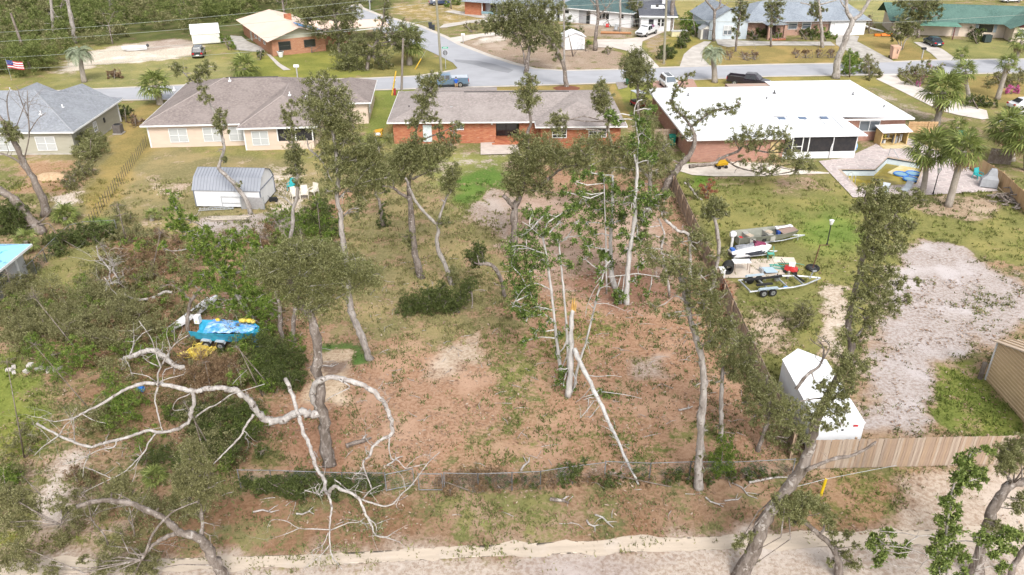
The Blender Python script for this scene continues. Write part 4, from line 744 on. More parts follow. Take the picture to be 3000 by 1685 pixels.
# ---------------------------------------------------------------- sheds
def gambrel(name, label, loc, rz, Lx, D, hw, hk, hr, wall, roof, rib=None):
    h = thing(name, label, 'shed', loc, rz); e = .12
    prof = [(-D/2, .15), (D/2, .15), (D/2, hw), (D/2*.62, hk), (0, hr), (-D/2*.62, hk), (-D/2, hw)]
    MB().prism_x([(a+D/2, b) for a, b in prof], 0, Lx).build('wall', wall, h)
    P = [(-D/2-e, hw-.05), (-D/2*.62-.03, hk+.06), (0, hr+.07), (D/2*.62+.03, hk+.06), (D/2+e, hw-.05)]; r = None
    for i in range(4):
        a, b = P[i], P[i+1]; m = MB(); m.slab([(-.1, a[0]+D/2, a[1]), (Lx+.1, a[0]+D/2, a[1]), (Lx+.1, b[0]+D/2, b[1]), (-.1, b[0]+D/2, b[1])], .04)
        o = m.build('roof_panel', roof, h)
        if rib:
            dy, dz = b[0]-a[0], b[1]-a[1]; ln = math.hypot(dy, dz); me = MB().obox((0, (a[0]+b[0])/2+D/2, (a[1]+b[1])/2+.015), .035, ln, .03, rx=math.atan2(dz, dy)).mesh('rib')
            for k in range(int(Lx/.3)): link_mesh('rib', me, rib, o, (k*.3+.1, 0, 0))
    return h
GREYM = M('grey_metal_roof', (.30, .315, .355), (.26, .275, .31), .8, rough=.45)
h = gambrel('storage_shed', 'white barn style shed with grey ribbed metal roof in left yard', g(576, 608), R(-3), 6.3, 4.0, 1.85, 2.75, 3.25, WHITE, GREYM, M('grey_metal_rib', (.19, .20, .235), (.17, .18, .21), 1, rough=.45))
for x, y in ((-.03, -.03), (6.26, -.03), (6.26, 3.95)): MB().box(x, x+.1, y, y+.1, .15, 1.75).build('corner_trim', M('slate_trim', (.18, .20, .25)), h)
MB().box(6.3, 6.34, 0, 4, 1.76, 1.84).build('gable_trim', MATS['slate_trim'], h)
for x in (.4, 3, 5.7): MB().box(x, x+.4, .2, 3.8, -.05, .15).build('skid_block', CONC2, h)
h = gambrel('storage_shed', 'cream gambrel shed with white roof beside woods at top left', g(566, 133), R(20), 4.6, 3.0, 1.9, 2.7, 3.2, M('cream_shed', (.70, .69, .60), (.64, .63, .55), 1), ROOFW)
h = thing('storage_shed', 'small white gable shed among trees across the street', 'shed', g(1655, 148), R(8))
wallbox(MB(), 0, 3.4, 0, 3.2, 2.2, .1).build('wall', WHITESID, h); m = MB(); m.slab([(-.2, -.2, 2.2), (1.7, -.2, 2.95), (1.7, 3.4, 2.95), (-.2, 3.4, 2.2)], .06).slab([(1.72, -.2, 2.95), (3.6, -.2, 2.2), (3.6, 3.4, 2.2), (1.72, 3.4, 2.95)], .06); m.build('roof', ROOFW, h); MB().prism([(0, 2.19), (3.4, 2.19), (1.7, 2.85)], .0, .06).build('gable', WHITESID, h); MB().box(2.0, 3.1, -.05, -.01, .15, 2.0).build('door', M('pale_door', (.6, .62, .65)), h)
h = thing('storage_shed', 'small beige plastic shed with dark grey double doors', 'shed', g(2052, 116), R(2))
PL = M('beige_plastic', (.62, .60, .55), (.56, .54, .49), 1); wallbox(MB(), 0, 2.0, 0, 2.2, 1.7, 0).build('wall', PL, h); MB().prism([(0, 1.71), (2.0, 1.71), (1.0, 2.4)], 0, 2.2).build('gable', PL, h)
m = MB(); m.slab([(-.12, -.1, 1.68), (1.0, -.1, 2.45), (1.0, 2.3, 2.45), (-.12, 2.3, 1.68)], .05).slab([(1.01, -.1, 2.45), (2.12, -.1, 1.68), (2.12, 2.3, 1.68), (1.01, 2.3, 2.45)], .05); m.build('roof', M('grey_plastic_roof', (.40, .42, .44)), h)
for x in (.35, 1.01): MB().box(x, x+.64, -.05, -.01, .05, 1.8).build('door', M('charcoal_door', (.12, .12, .13), (.15, .15, .16), 2), h)
h = thing('carport', 'open metal carport with arched white roof beside bamboo', 'carport', g(2090, 100), R(-4))
m = MB(); prof = [(-.3, 2.1), (.9, 2.75), (2.0, 2.95), (3.1, 2.75), (4.3, 2.1)]
for i in range(4): m.slab([(prof[i][0], -.3, prof[i][1]), (prof[i+1][0], -.3, prof[i+1][1]), (prof[i+1][0], 5.5, prof[i+1][1]), (prof[i][0], 5.5, prof[i][1])], .05)
m.build('roof', ROOFW, h)
for x in (-.2, 4.1):
    for y in (0, 5.2): MB().box(x, x+.1, y, y+.1, 0, 2.15).build('post', GALV, h)
MB().prism([(0, 2.0), (4, 2.0), (3.1, 2.68), (2, 2.88), (.9, 2.68)], -.25, -.2).build('gable', M('pale_grey_sheet', (.5, .51, .53)), h)
h = thing('pool_pump_shelter', 'yellow plywood lean-to with open front holding pool equipment', 'cabinet', g(2578, 428), R(7))
PLY = M('yellow_plywood', (.64, .47, .22), (.56, .40, .18), 2.5); m = MB(); m.box(-.03, 0, 0, 1.4, 0, 1.65).box(3.2, 3.23, 0, 1.4, 0, 1.65).box(0, 3.2, 1.37, 1.4, 0, 1.9).box(0, 3.2, 0, 1.37, 0, .08); m.build('box', PLY, h)
for x in (0, 1.55, 3.1): MB().box(x, x+.1, -.02, .06, .08, 1.6).build('front_post', PLY, h)
MB().box(.1, 3.1, -.03, .05, 1.5, 1.62).build('front_rail', PLY, h); MB().slab([(-.2, -.35, 1.66), (3.45, -.35, 1.66), (3.45, 1.6, 2.0), (-.2, 1.6, 2.0)], .05).build('roof', ROOFW, h)
MB().box(.2, 1.5, .4, 1.2, .7, .75).build('shelf', PLY, h)
for i, (x, z, c, r_) in enumerate(((.45, .1, (.08, .16, .35), .16), (.85, .1, (.6, .6, .6), .15), (.4, .76, (.7, .6, .12), .12), (.8, .76, (.62, .55, .1), .12), (1.2, .76, (.5, .5, .5), .1))):
    MB().cyl((x, .7, z), (x, .7, z+.38), r_, r_*.9, 8).build('chemical_jug', M('jug%d' % i, c), h)
MB().cyl((2.1, .7, .1), (2.1, .7, .9), .3, .3, 12).build('filter_tank', M('tank_grey', (.30, .30, .31)), h); MB().tube([(2.6, .6, .1), (2.6, .6, 1.1), (2.8, .6, 1.1), (2.8, .6, .3)], .05, 6).build('pipe', WHITE, h)

# ================================================================ VEGETATION
def leaf_cloud(C, Rr, N, L, W, rg, up=0.2, flat=1.0, sub=0.5, tri=True):
    """N folded leaves on twigs that spread from sub-centres inside a clump; returns quad vertices"""
    k = max(6, int(N / 42)); u = rg.normal(size=(k, 3)); u /= np.linalg.norm(u, axis=1)[:, None]
    sc = u * (rg.random(k) ** 0.5)[:, None] * 0.98; lr = sub * rg.uniform(0.28, 0.85, k)
    nt = max(4, N // 6); ti = rg.integers(0, k, nt)
    d = rg.normal(size=(nt, 3)); d[:, 2] += up; d /= np.linalg.norm(d, axis=1)[:, None]
    end = sc[ti] + d * (lr[ti] * rg.uniform(0.45, 1.1, nt))[:, None]
    li = rg.integers(0, nt, N); t = rg.uniform(0.25, 1.05, N)[:, None]
    pos = sc[ti[li]] * (1-t) + end[li] * t + rg.normal(size=(N, 3)) * 0.05
    pos = np.asarray(C) + pos * np.asarray(Rr)
    dr = d[li] * 0.5 + rg.normal(size=(N, 3)) * 0.75; dr /= np.linalg.norm(dr, axis=1)[:, None] + 1e-9
    nr = rg.normal(size=(N, 3)); nr[:, 2] += 0.9; nr[:, 1] -= 0.35; sd = np.cross(dr, nr); sd /= np.linalg.norm(sd, axis=1)[:, None] + 1e-9
    l = (L * rg.uniform(0.65, 1.35, N))[:, None]; w = (W * rg.uniform(0.7, 1.3, N))[:, None]; fold = np.cross(dr, sd) * w * 0.35
    S_ = np.asarray(C) + sc * np.asarray(Rr)
    if tri: return np.stack([pos - sd*w*0.5, pos + sd*w*0.5, pos + dr*l], 1).reshape(-1, 3), S_
    return np.stack([pos, pos + dr*l*0.45 + sd*w*0.5 + fold, pos + dr*l, pos + dr*l*0.5 - sd*w*0.5 + fold], 1).reshape(-1, 3), S_
def smooth(P, k=3):
    """Catmull-Rom through points (x,y,z,r)"""
    P = [np.array(p, float) for p in P]
    if len(P) < 3: return P
    Q = [2*P[0]-P[1]] + P + [2*P[-1]-P[-2]]; out = []
    for i in range(1, len(Q)-2):
        a, b, c, d = Q[i-1:i+3]
        for j in range(k):
            t = j / k; out.append(0.5*((2*b) + (c-a)*t + (2*a-5*b+4*c-d)*t*t + (3*b-a-3*c+d)*t**3))
    out.append(P[-1]); return out
_seed = [100]
def parse_clumps(s): return [tuple(float(v) for v in q.split(',')) for q in s.split()]
RS = 0.84
WR = {'storm-torn': .82}
def plant(name, label, cat, stems, clumps='', leaf=None, bark=None, base=None, dens=2.3, bark0=None, lsize=1.0, group=None, sprout=None, twig=0, up=0.2, lw=0.42, sub=0.5, flat=0.9, fork=True, grow=1.16, hug=False, spray=0):
    """a tree or shrub surveyed from the photo: stems 'r0>r1|d0>d1|x,y x,y ...' (pixels, depth offset in m), clumps 'x,y,r[,d]'"""
    _seed[0] += 1; rg = np.random.default_rng(_seed[0]); rr = random.Random(_seed[0])
    parsed = []
    for s in stems:
        a, b, c = s.split('|'); r0, r1 = (float(v) for v in a.split('>')); d0, d1 = (float(v) for v in b.split('>')); parsed.append((r0, r1, d0, d1, PX(c)))
    if base is None: base = parsed[0][4][0]
    B = g(*base); Y = B.y; k = mpp(Y); o = thing(name, label, cat, B, group=group); paths = []
    for i, (r0, r1, d0, d1, pts) in enumerate(parsed):
        n = len(pts); P = []
        for j, (x, y) in enumerate(pts):
            f = j / max(1, n-1); q = at(x, y, Y + d0 + (d1-d0)*f); P.append((q.x-B.x, q.y-B.y, q.z-B.z, (r0 + (r1-r0)*f) * WR.get(label.split()[0], RS) * mpp(q.y, q.z)))
        if i == 0 and fork: P[0] = (P[0][0], P[0][1], -0.15, P[0][3]*1.15)
        S = smooth(P, 4 if bark is DEADWOOD else 3); W = []; jt = .42 if bark is DEADWOOD else .24
        for q in S:
            jx = [rr.uniform(-1, 1) * q[3] * jt for _ in range(3)]; W.append((Vector((q[0]+jx[0], q[1]+jx[1], q[2]+jx[2]*.5)), max(.008, q[3] * rr.uniform(0.84, 1.16))))
        m = MB(); m.tube([w[0] for w in W], [w[1] for w in W], 9 if r0 > 9 else (7 if r0 > 4 else 5)); m.build('trunk' if i == 0 else 'branch', (bark0 if i == 0 and bark0 else bark) or OAKBARK, o, smooth=True); paths.append(W)
    tm = MB(); VV = []; subs = []
    if isinstance(clumps, str): clumps = parse_clumps(clumps)
    cl = []
    for c in clumps:
        q = at(c[0], c[1], g(c[0], c[1] + c[2]*.75).y if hug else Y + (c[3] if len(c) > 3 else 0)); cl.append((np.array((q.x-B.x, q.y-B.y, q.z-B.z)), c[2]*grow*mpp(q.y), c[2]*grow))
    if sprout:
        per, sr = sprout
        for W in paths[:]:
            ln = sum((W[i+1][0]-W[i][0]).length for i in range(len(W)-1))
            for _ in range(int(ln * per)):
                i = rr.randrange(max(1, len(W)//5), len(W)); p = W[i][0]; r_ = sr * rr.uniform(.5, 1.3)
                cl.append((np.array((p.x + rr.uniform(-.3, .3), p.y - rr.uniform(0, .4), p.z + rr.uniform(-.2, .3))), r_, r_/mpp(Y)))
    for C, rad, rp in cl:
        area = math.pi * (rp/2.93)**2; N = max(14, int(dens * 1.75 * area)); L = 1.62 * 2.93 * k * lsize
        v, sc = leaf_cloud(C, (rad, rad*flat, rad*0.92), N, L, L*lw, rg, up, sub=sub, tri=lsize < 1.45); VV.append(v); subs.append((C, sc))
    if leaf and VV:
        me = quads_mesh('crown', np.concatenate(VV), nper=3 if lsize < 1.45 else 4); link_mesh('crown', me, leaf, o)
        for C, sc in subs:
            for q in sc[:8]: tm.tube([C, (C+q)/2 + rg.normal(size=3)*.06, q], [1.2*k, .8*k, .4*k], 3)
            if not hug:
                cv = Vector(C); W_ = min((w for W in paths for w in W[len(W)//4:]), key=lambda w: (w[0]-cv).length + max(0, w[0].z-cv.z)*1.5)
                if .25 < (W_[0]-cv).length < 6: mid = (W_[0]+cv)/2 + Vector(rg.normal(size=3))*(.10*(W_[0]-cv).length); tm.tube([W_[0], mid, cv], [min(W_[1]*.6, 2.8*k), 1.9*k, 1.1*k], 4)
    for _ in range(twig):
        W = rr.choice(paths); i = rr.randrange(len(W)//3, len(W)); p, r_ = W[i]; d = Vector((rr.gauss(0, 1), rr.gauss(0, .7), rr.gauss(.35, .8))).normalized(); ln = rr.uniform(.35, 1.5) * k * 30
        q1 = p + d*ln*.5 + Vector((rr.gauss(0, .1), rr.gauss(0, .1), rr.gauss(0, .1)))*ln; q2 = q1 + (d + Vector((rr.gauss(0, .5), rr.gauss(0, .5), rr.gauss(0, .5)))).normalized()*ln*.5
        r2 = min(r_*.5, .028*k*36); tm.tube([p, q1, q2], [r2, r2*.7, r2*.3], 4)
        if rr.random() < .6: q3 = q1 + Vector((rr.gauss(0, 1), rr.gauss(0, .6), rr.gauss(.2, .8))).normalized()*ln*.45; tm.tube([q1, q3], [r2*.6, r2*.25], 4)
    for _ in range(spray):                                # crooked side branches that fork again
        W = rr.choice(paths[1:] or paths); i = rr.randrange(len(W)//4, len(W)); p, r_ = W[i]; tg = W[min(i+1, len(W)-1)][0] - W[max(i-1, 0)][0]; tg.normalize()
        def grow_(p, d, ln, r2, lev):
            n_ = rr.randint(3, 5); pts = [p]; rad = [r2]
            for s_ in range(n_):
                d = (d + Vector((rr.gauss(0, .38), rr.gauss(0, .3), rr.gauss(.04, .36)))).normalized(); pts.append(pts[-1] + d*ln/n_); rad.append(r2*(1 - .75*(s_+1)/n_))
                if lev and rr.random() < .6: grow_(pts[-1], (d + Vector((rr.gauss(0, .9), rr.gauss(0, .6), rr.gauss(0, .8)))).normalized(), ln*rr.uniform(.3, .6), rad[-1]*.75, lev-1)
            tm.tube(pts, rad, 4)
        d = (tg*.6 + Vector((rr.gauss(0, .8), rr.gauss(0, .5), rr.gauss(.15, .7)))).normalized(); grow_(p, d, rr.uniform(.7, 2.2)*k*54, min(r_*.55, rr.uniform(1.3, 2.6)*k), 2)
    if tm.v: tag(tm.build('twigs', bark or OAKBARK, o), kind='stuff')
    return o

# ---------- the big damaged oak with bleached bare limbs, left of centre
plant('oak_tree', 'storm-torn oak with huge bleached bare limbs left of centre', 'tree', [
 '21>11|0>0|965,1358 957,1290 948,1220 938,1150 928,1060 924,970 914,932 888,902 873,880 858,845 845,800',
 '15>8|0>-1.6|940,1210 905,1212 874,1208 830,1228 797,1235 765,1222 748,1200 738,1180 715,1160 690,1146 662,1139 635,1136 606,1139 585,1143 566,1148',
 '9>3|-1.6>-2.2|566,1148 532,1138 497,1130 460,1123 413,1124 367,1142 339,1158 289,1189 249,1207 215,1226',
 '7>4|-1.6>-2.4|566,1148 570,1175 560,1205 552,1238 510,1260 466,1266 429,1262 386,1277 342,1290 295,1301 267,1310 224,1298 174,1276 137,1257 106,1241',
 '4>2|-2>-2.6|460,1123 463,1136 454,1167 460,1204 470,1241 476,1263', '4>1.2|-2>-2.4|463,1130 463,1095 470,1074 460,1045 454,1024 440,987 407,940',
 '3.4>1|-2>-2.4|471,1074 497,1030 516,1005 550,983', '1.8>.6|-2.2>-2.6|497,1030 497,1011 488,980 494,955', '1.6>.6|-2.2>-2.4|513,1003 510,968 516,949', '1.6>.6|-2.1>-2.5|460,1030 458,1000 460,985',
 '2.4>.7|-2>-2.8|466,1074 432,1058 413,1033 413,1010', '2.4>.8|-2>-2.4|466,1120 497,1108 535,1098 541,1090', '2.4>.8|-2>-2.4|454,1117 429,1101 382,1092',
 '3.5>1.2|-1.6>-2.4|572,1223 606,1198 640,1182 675,1157 703,1148 750,1133 775,1125', '1.8>.6|-1.6>-2|681,1126 700,1105 724,1083', '2.2>.8|-1.5>-2|566,1148 545,1160 520,1170 508,1190 510,1202 540,1200',
 '5>1.6|-1.2>-2.6|743,1215 721,1247 706,1275 685,1300 659,1325 640,1345 625,1360', '3.6>1|-2.2>-3.2|457,1270 435,1297 426,1319 404,1344 370,1378 345,1394 306,1412 236,1446',
 '3>.9|-2.3>-3|342,1291 333,1310 289,1319 233,1347 182,1362', '2.4>.8|-2.4>-3|171,1277 150,1292 124,1310 99,1336', '2.2>1|-2.4>-2.6|174,1275 190,1247 205,1235 215,1226', '2.4>1|-2.4>-2.6|218,1293 217,1262 215,1226', '2>.7|-2.2>-2.4|215,1226 160,1235 125,1225 93,1220', '2>.7|-2.2>-2.6|240,1212 275,1232 310,1240',
 '2.4>.8|-2.4>-3|264,1322 255,1345 246,1366 243,1400', '2.2>.8|-2.6>-3.2|249,1369 290,1385 333,1409 358,1450',
 '12>5|0>-2|932,1195 916,1166 918,1130 943,1111 986,1107 1030,1117 1076,1136 1111,1164 1129,1189 1145,1223 1149,1255 1146,1275 1120,1287 1092,1310 1083,1338', '4>2|-2>-2.6|1083,1338 1064,1353 1070,1384 1089,1428', '3>1.2|-2>-2.6|1142,1282 1140,1313 1148,1344 1167,1350 1188,1372 1216,1366 1247,1359',
 '2>.8|-1.5>-1.8|1123,1181 1135,1170 1147,1163', '3.4>1|-.8>-1.8|992,1112 1024,1133 1005,1145 974,1161 955,1171', '1.8>.7|-1.6>-2|1092,1308 1075,1290 1070,1262 1088,1250',
 '8>6|-.5>-6|834,1111 856,1154 866,1192 880,1235 896,1282 912,1322 927,1369 949,1403 954,1437 964,1453',
 '7>4|-6>-7.6|964,1440 980,1426 1000,1434 1030,1446 1055,1468 1073,1509 1089,1540', '3.5>1|-7.6>-8|1089,1540 1101,1568 1129,1574 1150,1562 1167,1552', '2>.6|-7.8>-8.2|1130,1575 1160,1584 1175,1592 1186,1606',
 '4.5>1.4|-6>-9|962,1450 971,1484 968,1515 966,1555 966,1596 974,1633 990,1652 1002,1669', '2.4>.8|-7.4>-7.8|966,1552 920,1550 874,1547 840,1527 797,1524 783,1545', '1.8>.6|-7.6>-8|877,1547 845,1562 809,1574', '2.6>1.4|-7.4>-7.4|968,1554 1020,1532 1050,1530 1068,1518',
 '1.8>.7|-7.6>-8.2|961,1561 946,1596 915,1614 918,1632', '1.8>.6|-8>-8.8|964,1599 940,1627 912,1649 887,1669', '4>1.4|-6.8>-7.2|1058,1462 1101,1477 1142,1481 1179,1446 1216,1409 1254,1356 1288,1325', '1.6>.6|-7.1>-7.2|1260,1347 1259,1335 1261,1317', '2.6>1|-6.8>-7|1063,1460 1089,1434 1117,1421', '2.4>1|-6.9>-7|1089,1433 1073,1394 1036,1386', '2.6>1.4|-6>-6.6|980,1404 1000,1420 1020,1438', '2.4>.8|-5.8>-6|893,1437 920,1444 946,1453', '2>.8|-5.2>-5.4|949,1392 953,1370 955,1353', '2.4>.8|-7.4>-7.8|1078,1520 1098,1534 1104,1555', '1.8>.7|-6.8>-7|1055,1466 1040,1440 1050,1422'],
 '830,790,60 880,760,62 930,770,62 985,780,60 1040,800,55 1085,810,42 880,830,60 930,850,55 960,880,40 850,860,45 790,790,50 760,770,40 900,900,36 1000,830,40 930,740,40 830,740,36 850,720,30 800,830,36', OAKLEAF, DEADWOOD, bark0=OAKBARK, dens=1.8, twig=60, spray=58)
plant('oak_tree', 'grey stubbed oak trunk behind the crown of the bleached oak', 'tree', ['9>6|0>.6|862,1010 858,960 866,900 862,850 838,812 815,790', '7>6|.4>0|850,840 808,842 790,812 770,800 750,808'], '800,770,26', OAKLEAF, OAKBARK)
# ---------- centre left
plant('oak_tree', 'tall wavy grey oak trunk left of the bare yard, green column crown', 'tree', [
 '13>5|0>0|1082,1050 1073,1018 1061,987 1045,952 1033,924 1025,887 1023,847 1014,758 1002,695 999,664 999,627 989,593 989,546 992,518 986,484 983,440 977,389 971,358 949,311',
 '7>2.5|0>.6|992,514 1008,471 1030,448 1048,428 1080,419', '4>1.4|0>-.6|996,577 1015,558 1039,543', '3.4>1.2|0>-.8|1006,635 1027,614 1052,610', '4>2|0>.5|949,478 924,453 905,435 899,405'],
 '960,500,36 950,440,30 1000,470,36 1040,470,48 1075,440,48 1060,500,52 1100,480,40 1050,560,45 1090,540,36 1010,410,40 960,380,45 930,330,48 985,340,48 1030,360,40 960,290,40 1000,300,36 900,300,30 920,240,28 952,232,26 990,262,26 1110,430,36 1050,620,26 960,560,22 1140,520,28', OAKLEAF, PALEBARK, dens=1.9, sprout=(.35, .45), twig=20)
plant('oak_tree', 'umbrella-topped oak in the middle yard with forked limbs', 'tree', [
 '13>9|0>0|1233,815 1226,780 1216,742 1207,680 1204,593 1195,574', '6>3|0>-.4|1192,578 1170,565 1154,552 1138,546 1120,546', '4>2|-.2>-.4|1154,552 1153,531 1165,515 1176,506', '8>4|0>.4|1198,572 1200,524 1216,493 1241,468', '5>3|0>0|1208,526 1226,515 1254,506', '5>2|.2>.8|1214,496 1214,430 1222,370 1240,310 1255,250 1266,205', '3>1.4|.3>.6|1218,420 1260,400 1300,385 1345,360'],
 '1150,492,42 1185,475,46 1225,460,46 1260,450,36 1262,500,26 1135,520,24 1290,440,32 1320,420,24 1175,515,24 1200,440,34 1195,690,22 1205,720,16 1165,460,30 1230,800,14 1215,440,24 1222,405,24 1210,365,22 1235,335,26 1250,305,28 1230,290,20 1262,262,26 1242,238,24 1276,228,22 1285,372,18 1268,345,18 1290,400,16 1330,385,20 1345,362,14', OAKLEAF, OAKBARK, dens=2.3, sprout=(.25, .3))
plant('oak_tree', 'slender pale oak with a Y fork and cut grey left limb', 'tree', [
 '9>5|0>0|1324,833 1310,789 1287,742 1279,705 1285,672 1277,655', '5.5>4|0>-.8|1277,656 1260,639 1238,615 1216,587 1198,549 1195,535 1188,522', '5>3|0>.4|1282,660 1291,624 1303,593 1316,560', '3>2|0>0|1303,593 1297,588 1293,584'],
 '1320,548,26 1318,520,30 1325,500,24 1297,652,20 1310,645,14 1325,800,22 1335,825,18', OAKLEAF, PALEBARK, dens=3.0)
plant('oak_tree', 'thin ivy clad oak between the two tall yard oaks', 'tree', ['7>4|0>0|1123,663 1117,620 1111,587 1101,571 1100,550'],
 '1098,535,24 1110,520,26 1085,525,22 1120,600,12 1118,625,14 1125,645,18 1120,660,14 1130,560,12', DARKLEAF, OAKBARK, dens=2.6)
plant('shrub', 'low dark oak thicket lying on the yard below the Y-forked oak', 'shrub', ['5>3|0>0|1345,915 1330,890 1290,880 1220,895', '3>1|0>-.5|1381,850 1384,887 1381,906'],
 '1190,900,34 1225,880,36 1265,890,40 1310,880,40 1350,870,38 1375,840,28 1290,850,30 1215,915,26 1330,905,28 1255,860,26', DARKLEAF, OAKBARK, dens=2.6)
plant('oak_tree', 'cut oak stub with a foliage ball leaning left at yard centre', 'tree', ['7>6|0>-.6|1480,860 1470,830 1452,788 1425,772 1405,775'], '1395,740,26 1380,755,24 1410,760,22 1405,725,18 1390,775,14', DARKLEAF, OAKBARK, base=(1470, 868), dens=3.0)
plant('oak_tree', 'tall oak mid yard with arching right limb and bushy spire', 'tree', [
 '14>4|0>0|1502,770 1505,742 1506,664 1507,618 1516,590 1528,560 1535,500 1545,440 1547,389 1556,358 1548,320', '8>7|0>-.3|1505,610 1492,592 1476,574', '7>3|0>.5|1560,560 1596,534 1624,509 1655,490 1699,486 1727,494', '4>1.6|.3>.8|1640,500 1680,460 1740,452'],
 '1545,255,30 1540,285,36 1550,310,30 1555,230,20 1530,420,36 1545,460,40 1520,480,40 1540,520,50 1500,530,36 1580,500,40 1580,440,40 1610,430,42 1630,470,40 1570,540,40 1660,450,32 1700,440,32 1690,480,30 1540,400,24 1600,560,26 1730,470,30 1510,555,30', OAKLEAF, OAKBARK, dens=2.0, twig=10)
plant('oak_tree', 'feathery oak spire in front of the ranch house right wing', 'tree', ['6>3|0>0|1800,470 1790,420 1780,373 1770,326 1762,290'], '1760,250,22 1762,280,32 1770,310,28 1755,300,22 1785,350,22 1780,330,18 1640,345,24 1625,360,24 1640,380,20', OAKLEAF, OAKBARK, dens=2.6)
plant('oak_tree', 'round topped oak on a straight grey trunk by the white car', 'tree', ['6>4|0>0|1872,330 1870,311 1867,249 1863,215'], '1862,160,26 1860,185,40 1865,210,40 1840,200,24 1890,205,26 1862,235,28 1905,240,20 1900,260,16 1885,300,20 1880,280,14', OAKFAR, OAKBARK, base=(1873, 345), dens=2.6)
plant('oak_tree', 'dark sweeping oak in front of the white roof, limb reaching right', 'tree', [
 '13>6|0>0|1945,560 1962,525 1976,509 1994,481 2022,455 2034,420 2034,398 2025,373', '5>2|0>.5|2025,373 2004,345 1976,317 1970,286 1988,255 2013,224', '5>2|0>.2|2029,369 2060,345 2091,323 2137,320 2168,302',
 '7>2.5|0>1.5|2020,488 2055,484 2091,479 2109,465 2137,453 2162,443 2178,428 2209,439 2250,447', '4>1.6|.8>1.6|2128,466 2144,481 2169,493 2210,503 2250,515'],
 '2005,340,20 1985,325,24 1968,295,20 1980,265,20 2000,240,18 2020,215,16 2045,352,24 2075,335,24 2105,322,22 2140,318,22 2165,300,16 2025,385,22 2000,400,16 2155,405,26 2190,400,34 2225,398,32 2265,392,26 2210,430,24 2300,395,24 2290,430,20 2180,470,20 2230,490,28 2270,470,30 2310,455,34 2350,475,32 2380,490,20 2330,500,20 2260,510,16 2000,470,16 1960,500,24 1940,450,30', OAKLEAF, OAKBARK, dens=1.7, twig=14)
plant('oak_tree', 'airy olive oak crowns crowding the fence corner by the sand bed', 'tree', ['8>5|0>0|1900,600 1905,540 1900,480 1880,430', '5>2|0>.4|1902,520 1850,470 1800,450', '4>2|0>0|1902,500 1935,440 1960,420'],
 '1720,420,34 1760,430,38 1800,430,38 1840,440,38 1880,440,36 1870,480,36 1830,490,36 1780,490,34 1900,400,36 1930,430,36 1900,350,30 1880,380,30 1740,510,28 1950,470,30 1920,500,30 1860,530,26 1690,500,26', OAKLEAF, PALEBARK, base=(1900, 640), dens=2.1, twig=40)
# ---------- white stemmed magnolias and the snapped trunk
MG = dict(leaf=MAGLEAF, bark=WHITEBARK, dens=.72, lsize=1.46, lw=.45, sub=.75, grow=1.3)
plant('magnolia_tree', 'left of the two white magnolia stems behind the splintered trunk', 'tree', ['9>4|0>0|1802,842 1792,806 1789,773 1789,711 1792,655 1795,599 1795,543 1795,515', '2>1|0>-.6|1790,770 1770,800 1745,830', '2>.8|0>.5|1794,600 1760,580 1725,575'], '1725,505,20 1715,590,32 1765,590,34 1800,560,30 1745,615,24 1790,640,28 1715,650,18 1720,720,24 1760,730,18 1790,750,26 1715,760,16 1830,640,20 1690,610,18 1770,530,20 1740,690,16', twig=12, **MG)
plant('magnolia_tree', 'right white magnolia stem with a dark leafy base by the fence', 'tree', ['10>4|0>0|1834,890 1836,856 1838,800 1842,758 1848,711 1858,649 1861,587 1865,531 1867,493 1858,453', '3>1.6|0>0|1865,500 1870,431 1870,404 1861,351 1858,326 1867,299 1882,292', '2.4>1|0>-.5|1838,805 1870,802 1910,808 1950,812', '2.4>1|0>-.4|1838,806 1810,808 1780,812', '3>1.6|0>.3|1860,600 1868,690 1860,735 1872,748', '2.4>1|0>0|1880,660 1886,640 1888,610'],
 '1850,590,30 1890,580,30 1925,570,26 1830,680,22 1880,640,26 1880,700,28 1865,560,22 1840,730,22 1900,610,24 1880,390,28 1870,430,26 1900,470,22 1870,350,20 1790,340,20 1810,350,18 1900,320,18 1880,770,20 1815,868,22 1820,890,18 1805,850,14 1860,820,14 1900,860,14', twig=16, **MG)
plant('magnolia_tree', 'thin dark magnolia pole leaning in the white stem group', 'tree', ['3>2|0>0|1778,850 1775,705 1772,618 1770,537'], '1770,520,18 1680,530,20 1650,560,18 1780,660,12 1700,560,16', base=(1779, 860), **MG)
plant('magnolia_tree', 'pale twin magnolia with loose leaf sprays left of the snapped trunk', 'tree', ['6>3|0>0|1646,1106 1634,1018 1624,940 1615,847 1606,789 1600,742 1590,695', '5.5>2.5|0>.5|1668,1110 1662,1020 1659,949 1652,862 1646,800 1643,773 1637,711', '2>.8|0>-1|1600,745 1570,735 1530,720 1500,722', '2>.8|0>-1|1615,850 1570,830 1530,850 1500,900', '1.8>.8|0>-.8|1590,700 1560,670 1530,650'],
 '1600,625,26 1640,650,22 1670,610,26 1580,690,30 1535,690,26 1510,730,30 1550,740,34 1590,760,26 1635,700,24 1640,760,16 1660,780,16 1545,800,36 1510,840,34 1555,860,36 1520,900,30 1580,900,24 1500,780,26 1545,930,26 1570,970,22 1610,940,16 1530,1000,18 1640,980,14 1630,1040,16 1640,1090,20 1655,1130,18 1560,620,20 1690,650,16 1700,690,20 1570,650,22', twig=14, **MG)
o = plant('snapped_tree', 'white trunk snapped off with a splintered yellow top', 'tree', ['11>7|0>0|1662,1160 1671,1095 1673,1040 1673,987 1674,940 1679,908'], '1650,1125,18 1675,1150,12 1640,1080,12 1668,1010,8 1660,960,8', **MG)
B = o.location; k = mpp(B.y); m = MB()
